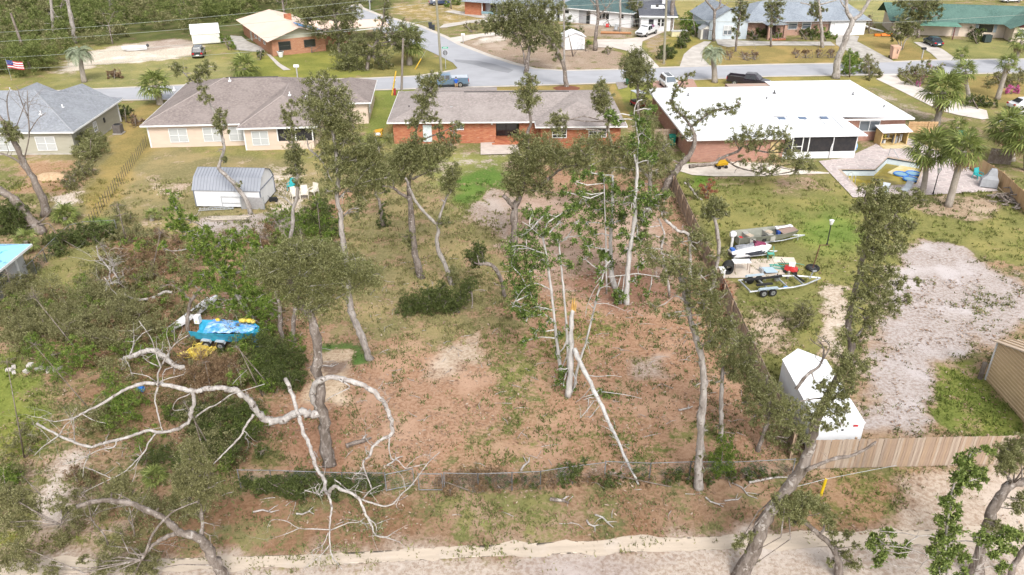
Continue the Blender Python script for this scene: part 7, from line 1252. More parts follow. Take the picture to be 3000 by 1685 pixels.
car('sedan', 'white car parked at the very top right', 'car', g(2960, 6), R(10), MATS['white_paint_car'], 'sedan')
car('sedan', 'white car roof at the right edge behind the stone house', 'car', g(3004, 318) + Vector((0, 0, .02)), R(10), MATS['white_paint_car'], 'sedan')
# red utility cart with pale canopy
o = thing('golf_cart', 'red utility cart with pale canopy between the brick houses', 'cart', g(1868, 312), R(-70)); RED = M('red_cart', (.42, .04, .04), (.34, .03, .03), 2, rough=.4)
MB().loft([sect(-1.2, .58, .3, .62), sect(-.2, .6, .28, .5), sect(.6, .6, .28, .55), sect(1.2, .5, .35, .8)]).build('body', RED, o); MB().box(-.9, -.2, -.55, .55, .55, .8).build('seat', DARKMETAL, o); MB().slab([(-1.1, -.62, 1.95), (.9, -.62, 1.95), (.9, .62, 1.95), (-1.1, .62, 1.95)], .07).build('canopy', M('pale_canopy', (.6, .64, .68)), o)
for x in (-1.0, .8):
    for y in (-.55, .55): MB().cyl((x, y, .5), (x, y, 1.9), .025, .025, 5).build('canopy_post', DARKMETAL, o); wheel(o, x*.85, y, .24, .18)
# enclosed cargo trailer with V nose
o = thing('cargo_trailer', 'white enclosed cargo trailer with V nose behind the privacy fence', 'trailer', g(2468, 1163, 0), 0); A = g(2290, 1057, 2.55); Bc = g(2420, 1050, 2.55); C = g(2545, 1238, 2.55); D = g(2395, 1262, 2.55); N = g(2340, 1030, 2.55); L = o.location = Vector((17.6, 37.2, 0))
TW = M('trailer_white', (.80, .81, .83), (.74, .75, .77), .6, rough=.35); a1 = math.atan2((A-D).y, (A-D).x); x0, x1 = 16.35, 18.95; y0, y1 = 34.5, 40.6
body = [(x0, y0), (x1, y0), (x1, y1), ((x0+x1)/2, y1+1.2), (x0, y1)]; m = MB(); m.slab([(x-L.x, y-L.y, 2.55) for x, y in body], 2.1); m.build('body', TW, o); MB().slab([(x-L.x, y-L.y, 2.60) for x, y in [(x0-.03, y0-.03), (x1+.03, y0-.03), (x1+.03, y1+.03), ((x0+x1)/2, y1+1.25), (x0-.03, y1+.03)]], .045).build('roof', ROOFW, o)
MB().box(x0-L.x+.15, x1-L.x-.15, y0-L.y-.05, y0-L.y-.005, .5, 2.35).build('rear_door', TW, o)
for y in np.arange(y0+.9, y1, .95): MB().box(x0-L.x, x1-L.x, y-L.y-.02, y-L.y+.02, 2.6, 2.615).build('roof_seam', M('trailer_seam', (.6, .61, .63)), o)
for x in (x0+.35, x1-.6): MB().box(x-L.x, x-L.x+.25, y0-L.y-.07, y0-L.y-.051, 2.38, 2.48).build('marker_light', TAIL, o)
for x in (x0+.8, x0+1.4): MB().box(x-L.x, x-L.x+.12, y0-L.y-.075, y0-L.y-.051, 2.1, 2.2).build('door_latch', DARKMETAL, o)
for y in (37.0, 37.9):
    for s_, x in ((-1, x0), (1, x1)):
        MB().cyl((x-L.x-s_*.22, y-L.y, .34), (x-L.x-s_*.0, y-L.y, .34), .34, .34, 14).build('wheel', TYRE, o)
for x in (x0-.02, x1): MB().box(x-L.x, x-L.x+.02, y0-L.y, y1-L.y, .45, .55).build('skirt', GALV, o)
# ---------------------------------------------------------------- boats
def trough(m, secs, t=.05):
    """open hull: secs of (x, half width bottom, half width top, z bottom, z top)"""
    S = []
    for x, wb, wt, zb, zt in secs: S.append([(x, -wt, zt), (x, -wb, zb), (x, wb, zb), (x, wt, zt), (x, wt-t, zt), (x, wb-t, zb+t), (x, -wb+t, zb+t), (x, -wt+t, zt)])
    return m.loft(S)
c, a = between(g(2146, 732), g(2332, 712)); o = thing('jon_boat', 'olive aluminium jon boat with white outboard on a trailer', 'boat', (c.x, c.y+.5, 0), a); OLV = M('olive_aluminium', (.20, .205, .17), (.26, .26, .22), 1.2, rough=.5); z = .55
trough(MB(), [(-2.7, .6, .82, z, z+.62), (-1, .62, .88, z, z+.6), (1.2, .6, .86, z+.02, z+.62), (2.2, .5, .76, z+.14, z+.68), (2.85, .4, .62, z+.38, z+.74)]).build('hull', OLV, o)
MB().box(-2.75, -2.68, -.8, .8, z+.02, z+.62).build('transom', OLV, o)
MB().slab([(1.35, -.82, z+.57), (2.8, -.58, z+.7), (2.8, .58, z+.7), (1.35, .82, z+.57)], .05).build('bow_deck', M('deck_carpet_tan', (.33, .24, .20), (.28, .2, .165), 5), o)
for x, w_ in ((-1.75, .35), (.15, .3)): MB().box(x, x+w_+.15, -.8, .8, z+.05, z+.46).build('bench', M('bench_grey', (.40, .39, .36), (.33, .32, .29), 4), o)
for x, y in ((-1.5, -.2), (.45, .1)): MB().obox((x, y, z+.5), .5, .5, .1, .4).build('seat_cushion', M('seat_tan', (.5, .42, .33), (.42, .35, .27), 4), o)
m = MB(); m.loft([sect(-3.2, .16, z+.5, z+.85, .12, .05), sect(-2.95, .2, z+.48, z+.95, .15, .05), sect(-2.72, .18, z+.5, z+.85, .13, .05)]); e = m.build('outboard_motor', WHITE, o); MB().box(-3.05, -2.85, -.06, .06, -.0, z+.52).build('motor_leg', WHITE, e)
MB().box(-2.5, -2.1, -.35, .1, z+.06, z+.36).build('fuel_can', M('red_plastic', (.55, .03, .03), (.45, .03, .03), 2), o); MB().box(-.55, -.2, -.75, -.45, z+.06, z+.5).build('black_case', BLACK, o); MB().box(1.05, 1.3, -.35, -.05, z+.06, z+.62).build('blue_bucket', M('bucket_blue', (.03, .08, .32)), o)
m = MB(); m.obox((1.9, .25, z+.75), 1.4, .16, .1, .12).obox((1.15, .15, z+.78), .2, .3, .16, .1).obox((2.55, .3, z+.76), .25, .4, .1, .1); m.build('trolling_motor', WHITE, o)
t_ = MB(); t_.tube([(-2.6, -.62, .42), (1.5, -.55, .42), (3.9, 0, .42)], .05, 5).tube([(-2.6, .62, .42), (1.5, .55, .42), (3.9, 0, .42)], .05, 5).tube([(-.6, -.85, .38), (-.6, .85, .38)], .05, 5); tr = t_.build('trailer_frame', GALV, o)
for y in (-.86, .86): wheel(o, -.6, y, .3, .18)
MB().tube([(3.3, .0, .45), (3.3, 0, 0)], .04, 5).build('jack', GALV, o)
c, a = between(g(2140, 770), g(2252, 758)); o = thing('jet_ski', 'white and black jet ski with maroon hood on a trailer', 'jet ski', (c.x, c.y+.5, 0), a + R(1)); z = .45
MB().loft([[(x, -w_, z+zb), (x, w_, z+zb), (x, w_*1.08, z+zm), (x, w_*.72, z+zt_), (x, -w_*.72, z+zt_), (x, -w_*1.08, z+zm)] for x, w_, zb, zm, zt_ in ((-1.75, .42, .02, .3, .42), (-1.0, .52, 0, .34, .55), (0, .54, 0, .36, .66), (.9, .48, .02, .42, .78), (1.5, .32, .12, .48, .66), (1.95, .06, .34, .5, .54))]).build('hull', M('ski_white', (.74, .73, .74), (.66, .65, .66), 2, rough=.3), o)
MB().loft([[(x, -w_, z+.02), (x, w_, z+.02), (x, w_*1.1, z+.26), (x, -w_*1.1, z+.26)] for x, w_ in ((-1.78, .43), (0, .55), (.95, .49), (1.75, .16))]).build('lower_hull', M('ski_black', (.03, .035, .05), (.05, .055, .07), 2, rough=.3), o)
MB().loft([[(x, -.2, z+zb), (x, .2, z+zb), (x, .13, z+zt_), (x, -.13, z+zt_)] for x, zb, zt_ in ((-1.3, .5, .78), (-.6, .55, .84), (-.1, .6, .76), (.25, .65, .95))]).build('seat', M('seat_grey_black', (.16, .17, .19), (.3, .31, .34), 3), o)
MB().loft([[(x, -w_, z+.7), (x, w_, z+.7), (x, w_*.5, z+h_), (x, -w_*.5, z+h_)] for x, w_, h_ in ((.3, .26, 1.02), (.75, .34, .98), (1.35, .22, .82))]).build('hood', M('maroon_paint', (.16, .02, .06), (.2, .03, .08), 2, rough=.3), o); MB().tube([(.3, -.38, z+1.05), (.38, 0, z+1.08), (.3, .38, z+1.05)], .035, 5).build('handlebar', BLACK, o); MB().box(-1.72, -1.4, -.2, .2, z+.42, z+.62).build('blue_bag', M('bag_blue', (.05, .15, .5)), o)
for y in (-.58, .58): MB().obox((.1, y, z+.33), 1.5, .02, .12, 0, R(-4)).build('stripe', MATS['ski_black'], o)
m = MB(); m.tube([(-1.6, -.4, .35), (1.2, -.4, .35), (2.6, 0, .35)], .04, 5).tube([(-1.6, .4, .35), (1.2, .4, .35), (2.6, 0, .35)], .04, 5).tube([(-.4, -.7, .3), (-.4, .7, .3)], .04, 5); m.build('trailer_frame', GALV, o)
for y in (-.7, .7): wheel(o, -.4, y, .24, .16)
# empty galvanised boat trailer
c, a = between(g(2180, 862), g(2405, 838)); o = thing('boat_trailer', 'empty galvanised boat trailer with black bunks pointing right', 'trailer', (c.x-.2, c.y+.35, 0), a)
for y in (-.95, .95): MB().tube([(-3.0, y, .5), (.6, y, .5), (1.8, y*.75, .5), (3.4, .02*y, .5)], .07, 4).build('side_rail', GALV, o)
for x, w_ in ((-2.9, .95), (-1.4, .95), (.2, .95), (1.6, .78)): MB().box(x-.05, x+.05, -w_, w_, .42, .52).build('cross_member', GALV, o)
for y in (-.45, .5): MB().box(-2.8 if y > 0 else -2.2, .4 if y > 0 else -.9, y-.1, y+.1, .66, .78).build('bunk', BLACK, o)
MB().obox((1.5, 0, .75), .12, 1.5, .1, .1).build('bow_bunk', BLACK, o)
for x in (-2.6, -1.0, .2): MB().box(x-.03, x+.03, .46, .54, .5, .68).build('bunk_bracket', GALV, o)
m = MB(); m.tube([(2.5, 0, .5), (2.7, 0, 1.25)], .05, 4).box(2.55, 2.85, -.2, .2, 1.2, 1.3); m.build('winch_post', GALV, o); MB().box(2.3, 3.1, -.08, .08, 1.3, 1.36).build('winch_pad', BLACK, o); MB().tube([(3.2, .05, .55), (3.2, .05, 0)], .04, 5).build('jack', DARKMETAL, o)
for y in (-1.1, 1.1):
    for x in (-1.9, -1.15): wheel(o, x, y, .31, .2)
    MB().prism([(-2.35, .62), (-2.25, .75), (-.8, .75), (-.7, .62), (-.8, .68), (-2.25, .68)], y-.13, y+.13).build('fender', M('fender_blue_grey', (.42, .50, .56), (.36, .44, .5), 2, rough=.3), o)
MB().box(-.2, .1, -.95, -.85, .53, .60).build('decal_plate', M('decal_blue', (.1, .25, .6)), o)
# blue wrapped boat on trailer
c, a = between(g(578, 1012), g(755, 1022)); BT = M('blue_wrap', (.03, .30, .50), (.05, .42, .62), 2.5, rough=.35); o = thing('boat', 'turquoise boat under blue tarp on a trailer in the left brush', 'boat', (c.x, c.y+.4, 0), a + R(-2))
trough(MB(), [(-2.3, .55, .78, .62, 1.28), (-1.0, .6, .9, .55, 1.3), (.8, .55, .92, .58, 1.35), (1.7, .3, .7, .78, 1.42), (2.35, .03, .12, 1.1, 1.5)]).build('hull', BT, o)
rr = random.Random(3); nx, ny = 16, 9; V_ = []; 
for i in range(nx):
    for j in range(ny): u, v_ = i/(nx-1), j/(ny-1); V_.append((-1.2 + 3.3*u, (-.85 + 1.7*v_)*(1 - .55*u*u), 1.36 + .22*math.sin(math.pi*v_)*(1-.5*u) + rr.uniform(-.07, .07)))
m = MB(); m.v = V_; m.f = [[i*ny+j, (i+1)*ny+j, (i+1)*ny+j+1, i*ny+j+1] for i in range(nx-1) for j in range(ny-1)]; m.build('tarp', M('tarp_blue_white', (.06, .28, .70), (.40, .55, .78), 3, rough=.4), o)
for i, (x, y, z_) in enumerate(((.9, .55, 1.6), (1.2, .6, 1.65), (1.5, .45, 1.7), (1.1, .4, 1.72), (1.7, .55, 1.6), (1.35, .75, 1.55), (-.9, .7, 1.4), (-2.3, .5, 1.35))): MB().ball((x, y, z_), .2, .18, .15, 8, 5).build('yellow_buoy', M('buoy_yellow', (.66, .47, .04), (.7, .58, .2), 4), o)
MB().box(-2.45, -2.1, .35, .75, 1.2, 1.75).build('white_cooler', WHITE, o)
for y in (-.75, .75):
    for x in (-1.2, -.2): wheel(o, x, y, .3, .2); MB().prism([(x-.36, .5), (x-.3, .7), (x+.3, .7), (x+.36, .5), (x+.3, .64), (x-.3, .64)], y-.12, y+.12).build('fender', M('fender_chrome', (.5, .53, .56), (.42, .45, .48), 2, rough=.3), o)
MB().tube([(-2.2, -.5, .5), (1.4, -.45, .5), (3.0, 0, .5)], .05, 5).tube([(-2.2, .5, .5), (1.4, .45, .5), (3.0, 0, .5)], .05, 5).build('trailer_frame', DARKMETAL, o)
for lb, px_, py_, n_ in (('heap of yellow netting and rope behind the blue boat stern', 590, 1030, 26),):
    p = g(px_, py_); o = thing('netting_heap', lb, 'netting', p); m = MB(); rr = random.Random(9)
    for i in range(n_): 
        q = Vector((rr.gauss(0, .45), rr.gauss(0, .8), .15)); pts = [q]
        for k_ in range(6): q = q + Vector((rr.gauss(0, .22), rr.gauss(0, .25), rr.gauss(0, .08))); q.z = max(.05, min(.6, q.z)); pts.append(q)
        m.tube(pts, .045, 4)
    tag(m.build('rope', MATS['buoy_yellow'], o), kind='stuff'); MB().ball((0, 0, .05), .7, 1.1, .3, 10, 5).build('net_bundle', M('net_yellow', (.55, .38, .05), (.42, .32, .1), 6), o)
a_, b_ = g(530, 958), g(618, 893); c, a = between(a_, b_); o = thing('kayak', 'white hull lying among dry brush left of the blue boat', 'kayak', (c.x, c.y, 0), a)
MB().loft([[(x, -w_, .25), (x, 0, .08), (x, w_, .25), (x, w_*.8, .42), (x, -w_*.8, .42)] for x, w_ in ((-2.6, .05), (-1.8, .3), (0, .42), (1.6, .36), (2.5, .1))]).build('hull', WHITE, o); MB().box(-.5, .4, -.2, .2, .41, .43).build('cockpit', DARKMETAL, o)
MB().tube([(-2.2, .55, .2), (2.2, .62, .25)], .04, 5).build('paddle_shaft', WHITE, o)
o = thing('blue_barrel', 'bright blue plastic barrel right of the blue boat', 'barrel', g(752, 1018)); MB().loft([[(r_*math.cos(t), r_*math.sin(t), z_) for t in np.linspace(0, 2*math.pi, 12, endpoint=False)] for z_, r_ in ((0, .24), (.25, .28), (.6, .28), (.85, .24))]).build('body', M('barrel_blue', (.03, .20, .62), (.03, .16, .5), 2, rough=.35), o); MB().cyl((0, 0, .85), (0, 0, .9), .2, .2, 12).build('lid', M('barrel_lid', (.05, .24, .6)), o)
o = thing('bucket', 'blue bucket lying near the bleached limbs at left', 'bucket', g(413, 1148)); MB().loft([[(x, r_*math.cos(t), .2+r_*math.sin(t)) for t in np.linspace(0, 2*math.pi, 12, endpoint=False)] for x, r_ in ((-.2, .15), (.2, .2))]).build('body', MATS['barrel_blue'], o); MB().tube([(.2, -.2, .2), (.32, 0, .32), (.2, .2, .2)], .012, 4).build('handle', GALV, o)
o = thing('plastic_jug', 'white and blue jug beside the green brush trunk', 'jug', g(772, 978)); MB().loft([[(r_*math.cos(t), r_*math.sin(t), z_) for t in np.linspace(0, 2*math.pi, 10, endpoint=False)] for z_, r_ in ((0, .2), (.35, .2), (.45, .08), (.52, .08))]).build('body', WHITE, o); MB().cyl((0, 0, .52), (0, 0, .58), .09, .09, 8).build('cap', MATS['bag_blue'], o)
# ---------------------------------------------------------------- things around the boats and pool
def lamp_post(label, base, h, r_=.05):
    o = thing('lamp_post', label, 'lamp', g(*base)); MB().cyl((0, 0, 0), (0, 0, h), r_, r_*.9, 8).build('pole', BLACK, o); MB().cyl((0, 0, 0), (0, 0, .25), r_*2, r_*1.5, 8).build('base', BLACK, o)
    MB().loft([[(q*math.cos(t), q*math.sin(t), h+z_) for t in np.linspace(0, 2*math.pi, 8, endpoint=False)] for z_, q in ((0, .08), (.08, .13), (.36, .19), (.42, .2))]).build('lamp_glass', M('lamp_white', (.82, .82, .82)), o); MB().cyl((0, 0, h+.42), (0, 0, h+.5), .22, .05, 8).build('lamp_cap', WHITE, o)
lamp_post('black garden lamp post with white lantern on the right lawn', (2422, 720), 1.95); lamp_post('black lamp post with white lantern at the pool edge', (2733, 570), 2.2)
o = thing('tire_post', 'rusty L-shaped pole standing in a black tire on the lawn', 'pole', g(2380, 790)); MB().tube([(.42*math.cos(t), .42*math.sin(t), .15) for t in np.linspace(0, 2*math.pi, 20)], .15, 8).build('tire', TYRE, o); MB().cyl((0, 0, .02), (0, 0, .18), .32, .32, 12).build('hub', DARKMETAL, o); RUST = M('rusty_steel', (.15, .07, .045), (.10, .05, .035), 6); MB().cyl((0, 0, .1), (.22, 0, 2.2), .045, .045, 6).build('pole', RUST, o); MB().cyl((.2, 0, 2.18), (.95, 0, 2.18), .035, .035, 6).build('arm', RUST, o)
o = thing('tire_stack', 'black corrugated drain pipe coil stacked at the slab corner', 'pipe coil', g(2128, 802))
for i in range(5): MB().tube([(.38*math.cos(t)+.05*i, .17*i-.2, .5+.38*math.sin(t)) for t in np.linspace(0, 2*math.pi, 22)], .11, 7).build('coil', BLACK, o)
o = thing('folding_table', 'white folding table standing on the concrete slab', 'table', g(2169, 800), R(3)); MB().box(-.65, .75, -.1, .6, .9, .95).build('tabletop', WHITE, o)
for x in (-.55, .65):
    for y in (-.05, .5): MB().tube([(x, y, .9), (x+.05, y-.06, .05)], .022, 5).build('leg', RUST, o)
o = thing('cooler', 'white storage box beside the black pipe coil', 'box', g(2112, 812), R(5)); MB().box(-.2, .2, -.3, .3, .02, .7).build('body', M('box_white_grey', (.66, .66, .66)), o); MB().box(-.22, .22, -.32, .32, .7, .78).build('lid', WHITE, o)
o = thing('shower_panel', 'pale blue plastic panel lying on the slab', 'panel', g(2252, 798), R(14)); m = MB(); m.obox((0, 0, .22), 1.05, .9, .07, 0, R(5)); m.build('panel', M('pale_blue_plastic', (.42, .55, .68), (.38, .50, .62), 2, rough=.4), o); MB().box(-.72, -.54, -.15, .35, .05, .4).build('side_box', GALV, o)
o = thing('plywood_sheet', 'cream plywood sheet lying beside the slab', 'board', g(2296, 764), R(-6)); MB().box(-.9, .9, -.5, .5, .06, .1).build('sheet', M('cream_board', (.70, .62, .52), (.63, .55, .45), 2), o); MB().box(-.8, -.7, -.4, .4, .02, .06).build('batten', M('batten_wood', (.45, .33, .2)), o)
o = thing('lawn_mower', 'red and white small engine machine beside the slab', 'mower', g(2316, 798), R(-25)); MB().loft([sect(-.5, .28, .18, .5, .2, .06), sect(0, .36, .16, .62, .26, .06), sect(.5, .3, .18, .45, .22, .06)]).build('deck', M('mower_red', (.5, .04, .04), (.42, .03, .03), 2, rough=.4), o); MB().box(-.2, .25, -.2, .2, .6, .82).build('engine', WHITE, o); MB().tube([(-.45, -.2, .5), (-.9, -.2, 1.0), (-.9, .2, 1.0), (-.45, .2, .5)], .025, 5).build('handle', DARKMETAL, o)
for x in (-.4, .42):
    for y in (-.33, .33): MB().cyl((x, y-.05, .14), (x, y+.05, .14), .14, .14, 10).build('wheel', TYRE, o)
o = thing('propane_tank', 'grey metal canister in front of the slab', 'canister', g(2275, 822)); MB().loft([[(q*math.cos(t), q*math.sin(t), z_) for t in np.linspace(0, 2*math.pi, 12, endpoint=False)] for z_, q in ((0, .16), (.08, .2), (.4, .2), (.5, .1))]).build('body', GALV, o); MB().cyl((0, 0, .5), (0, 0, .6), .05, .05, 6).build('valve', RUST, o)
o = thing('post_stub', 'short grey wooden post beside the red machine', 'post', g(2307, 816)); MB().cyl((0, 0, 0), (.03, 0, .62), .11, .1, 8).build('post', PALEBARK, o); MB().cyl((.03, 0, .62), (.03, 0, .64), .08, .08, 8).build('cut_top', M('cut_wood', (.5, .38, .25)), o)
o = thing('folding_chair_frame', 'green tangled folding chair frame behind the slab', 'chair', g(2256, 758)); GRN = M('aqua_green', (.10, .40, .32), (.08, .33, .27), 3)
for s_ in (-1, 1): MB().tube([(s_*.25, -.3, 0), (s_*.25, .1, .55), (s_*.25, .3, 1.0)], .025, 5).build('frame', GRN, o); MB().tube([(s_*.25, .35, 0), (s_*.25, -.2, .5)], .025, 5).build('leg', GRN, o)
MB().box(-.25, .25, -.15, .2, .45, .49).build('seat', GRN, o)
o = thing('garden_hose', 'green garden hose looping over the slab', 'hose', g(2275, 785)); rr = random.Random(4); MB().tube([(1.1*math.cos(t*2.1)*(.4+.1*t)+.1*t, .55*math.sin(t*1.7)*(.5+.08*t), .09) for t in np.linspace(0, 9, 60)], .025, 5).build('hose', GRN, o); MB().cyl((.55, .1, .09), (.7, .1, .09), .035, .035, 6).build('nozzle', DARKMETAL, o)
o = thing('grill', 'tall grill under a grey cover by the light fence', 'grill', g(2893, 548), R(-20)); CV = M('grey_cover', (.36, .37, .39), (.30, .31, .33), 2); MB().loft([[(x*s_+dx, y*s_, z_) for x, y in ((-.75, -.4), (.75, -.4), (.75, .4), (-.75, .4))] for z_, s_, dx in ((0, 1.05, 0), (.9, 1.0, 0), (1.25, .62, .1), (1.8, .42, .15), (1.95, .3, .15))]).build('cover', CV, o); MB().box(-.7, .7, -.46, -.43, .05, .12).build('hem_strap', DARKMETAL, o)
def patio_chair(label, base, rz, mat, s=1.0, group=None):
    o = thing('patio_chair', label, 'chair', g(*base), rz, group); o.scale = (s,)*3
    MB().box(-.28, .28, -.28, .26, .38, .43).build('seat', mat, o); MB().obox((0, .3, .72), .56, .05, .62, 0, 0, R(-12)).build('backrest', mat, o)
    for sx in (-1, 1):
        MB().box(sx*.3-.03, sx*.3+.03, -.28, .3, .6, .65).build('armrest', mat, o)
        for sy in (-.26, .26): MB().tube([(sx*.3, sy, .62), (sx*.33, sy*1.15, 0)], .03, 5).build('leg', mat, o)
    return o
TEAL = M('teal_plastic', (.05, .42, .43), (.04, .36, .38), 2, rough=.4)
patio_chair('teal plastic chair beside the covered grill', (2862, 525), R(20), TEAL, 1.1); patio_chair('teal chair half hidden behind the covered grill', (2884, 512), R(60), TEAL, 1.1)
CH = M('weathered_white_chair', (.72, .67, .58), (.62, .57, .48), 3)
patio_chair('white wooden chair nearest the zigzag oak', (893, 580), R(10), CH, 1.15, 'white lawn chairs'); patio_chair('right white wooden lawn chair, turned left', (920, 572), R(-30), CH, 1.15, 'white lawn chairs'); patio_chair('left white lawn chair half hidden by the oak trunk', (866, 584), R(30), CH, 1.15, 'white lawn chairs'); patio_chair('teal chair behind the white lawn chairs', (856, 556), R(-10), TEAL, 1.1)
for lb, bx, rz in (('left white and grey pool lounger near the oak top', (2590, 566), R(60)), ('right white and grey pool lounger near the palm', (2655, 560), R(50))):
    o = thing('sun_lounger', lb, 'lounger', g(*bx), rz, 'pool loungers'); FR = M('lounger_grey', (.45, .47, .5)); MB().slab([(-.9, -.3, .34), (.3, -.3, .34), (.3, .3, .34), (-.9, .3, .34)], .04).build('bed', M('lounger_sling', (.50, .54, .58), (.44, .48, .52), 3), o); MB().slab([(.3, -.3, .34), (.9, -.3, .8), (.9, .3, .8), (.3, .3, .34)], .04).build('backrest', MATS['lounger_sling'], o)
    for y in (-.32, .32):
        for x in (-.8, .35): MB().tube([(x, y, .34), (x+.06, y, 0)], .025, 5).build('leg', FR, o)
        MB().tube([(-.9, y, .36), (.3, y, .36), (.9, y, .82)], .025, 5).build('side_rail', FR, o)
o = thing('woodpile', 'heap of split logs and branches by the light fence', 'woodpile', g(2960, 590)); rr = random.Random(8)
me = MB().cyl((-.5, 0, 0), (.5, 0, 0), .1, .08, 7).mesh('log'); me.materials.append(DARKBARK); me2 = MB().cyl((-.35, 0, 0), (.35, 0, 0), .08, .06, 7).mesh('log'); me2.materials.append(OAKBARK)
for i in range(60): l = link_mesh('log', rr.choice((me, me2)), None, o, (rr.gauss(0, .7), rr.gauss(0, .8), abs(rr.gauss(.1, .25))+.06), rr.uniform(0, 3.1)); l.rotation_euler[1] = rr.uniform(-.3, .3)
o = thing('planter_pot', 'white flower pot by the orange brick wall', 'pot', g(823, 167)); MB().loft([[(q*math.cos(t), q*math.sin(t), z_) for t in np.linspace(0, 2*math.pi, 14, endpoint=False)] for z_, q in ((0, .32), (.75, .5), (.8, .56), (.9, .56))]).build('pot', WHITE, o); MB().cyl((0, 0, .86), (0, 0, .905), .48, .48, 12).build('soil', M('potting_soil', (.05, .04, .03)), o)
o = thing('air_conditioner', 'dark grey outdoor air conditioner beside the tan house', 'air conditioner', g(349, 391), 0); MB().box(-.45, .45, -.45, .45, .12, 1.1).build('cabinet', M('ac_brown_grey', (.15, .135, .125), (.12, .105, .1), 3), o); MB().cyl((0, 0, 1.1), (0, 0, 1.13), .38, .38, 16).build('fan_grille', BLACK, o); MB().box(-.55, .55, -.55, .55, .0, .12).build('pad', CONC2, o)
o = thing('air_conditioner', 'green-black outdoor unit against the cream block wall', 'air conditioner', g(2889, 124)); MB().box(-.6, .6, -.5, .5, .08, 1.3).build('cabinet', M('ac_dark_green', (.03, .05, .05), (.045, .06, .06), 3), o); MB().cyl((0, 0, 1.3), (0, 0, 1.33), .42, .42, 14).build('fan_grille', BLACK, o)
o = thing('aluminium_ladder', 'aluminium ladder lying in front of the barn-style shed', 'ladder', g(598, 620), R(8))
for y in (0, .42): MB().obox((1.1, y, .15), 3.2, .05, .08).build('rail', GALV, o)
for i in range(9): MB().box(-.4+i*.37, -.36+i*.37, .03, .4, .13, .17).build('rung', GALV, o)
o = thing('animal_cage', 'grey wire kennel panel leaning beside the shed door', 'cage', g(745, 612), R(-4)); MB().box(-1.1, 1.0, -.1, 0, .0, 1.15).build('panel', M('kennel_grey', (.30, .29, .29), (.36, .35, .35), 6), o)
for x in (-1.15, 1.0): MB().box(x, x+.06, -.14, .04, 0, 1.25).build('post', GALV, o)
o = thing('metal_rack', 'thin metal rack frame in front of the white shed wall', 'rack', g(690, 612), R(-3))
for x in (-1.2, .6): MB().tube([(x, 0, 0), (x, 0, 1.25)], .025, 5).build('leg', GALV, o)
for z_ in (.6, 1.22): MB().tube([(-1.2, 0, z_), (.6, 0, z_)], .025, 5).build('crossbar', GALV, o)
o = thing('board_pile', 'stack of old boards below the barn-style shed', 'boards', g(670, 640), R(3)); rr = random.Random(2)
for i in range(9): b = MB().box(-1.7, 1.7, -.07, .07, 0, .05).build('board', (M('old_board', (.46, .40, .34), (.36, .31, .26), 3), M('old_board_pale', (.60, .52, .43), (.5, .43, .35), 3))[i % 2], o, (rr.uniform(-.3, .3), (i % 5)*.2-.4, .03+.055*(i//5)), rr.uniform(-.06, .06))
o = thing('lawn_tool', 'black garden machine beside the shed gable', 'machine', g(803, 590)); MB().box(-.4, .3, -.15, .15, .1, .4).build('body', BLACK, o); MB().tube([(-.3, 0, .35), (-.8, .1, .8)], .02, 5).build('handle', DARKMETAL, o)
for x in (-.3, .25): MB().cyl((x, -.2, .12), (x, .2, .12), .12, .12, 10).build('wheel', TYRE, o)
o = thing('trash_bin', 'yellow-orange tipped bin beside the oaks at the ranch corner', 'bin', g(1110, 402)); OR = M('orange_plastic', (.62, .33, .03), (.55, .28, .03), 2); MB().loft([sect(-.5, .4, .2, .8, .4, .05), sect(.5, .5, .15, .95, .5, .05)]).build('body', OR, o); MB().box(-.35, .3, -.55, -.5, .4, .7).build('label_panel', WHITE, o)
def bin_(label, base, mat, s=1.0, mark=None, group=None):
    o = thing('trash_bin', label, 'bin', g(*base), 0, group); o.scale = (s,)*3; MB().loft([[(x*q, y*q, z_) for x, y in ((-.3, -.33), (.3, -.33), (.3, .33), (-.3, .33))] for z_, q in ((.05, .8), (1.0, 1.05))]).build('body', mat, o); MB().slab([(-.34, -.38, 1.06), (.34, -.38, 1.06), (.34, .36, 1.1), (-.34, .36, 1.1)], .07).build('lid', mat, o)
    for x in (-.25, .25): MB().cyl((x-.03, .3, .12), (x+.03, .3, .12), .12, .12, 10).build('wheel', TYRE, o)
    return o
DB = M('dark_bin', (.035, .04, .05), (.05, .055, .065), 2); bin_('left dark wheelie bin beside the side street', (1261, 84), DB, 1.05, group='dark bins'); bin_('right dark wheelie bin beside the side street', (1270, 88), DB, .85, group='dark bins')
o = bin_('peach coloured trash bin with a dark number by the road', (2617, 172), M('peach_bin', (.60, .38, .27), (.54, .34, .24), 2), 1.9)
m = MB(); m.tube([(0.0, -.355, .8), (.12, -.355, .82), (.1, -.352, .68), (0.02, -.35, .66), (.12, -.345, .58), (.05, -.342, .5)], .022, 4); m.build('number_mark', BLACK, o)
bin_('green bin beside the white roof house fence', (1968, 425), M('green_bin', (.03, .30, .22), (.03, .25, .18), 2), 1.1); bin_('green barrel-like bin behind the right palms', (2814, 412), M('green_bin2', (.03, .22, .14)), 1.0)
bin_('small green box by the road behind the round oak', (1838, 246), M('green_box', (.02, .14, .08)), .9)
def mailbox(label, base, mat, s=1.0):
    o = thing('mailbox', label, 'mailbox', g(*base)); o.scale = (s,)*3; MB().box(-.06, .06, -.06, .06, 0, 1.05).build('post', M('post_grey', (.4, .38, .36)), o); MB().prism_x([(-.12, 1.05), (.12, 1.05), (.12, 1.2), (.06, 1.29), (-.06, 1.29), (-.12, 1.2)], -.25, .25).build('box', mat, o); MB().box(.255, .27, -.1, .1, 1.07, 1.2).build('door', mat, o)
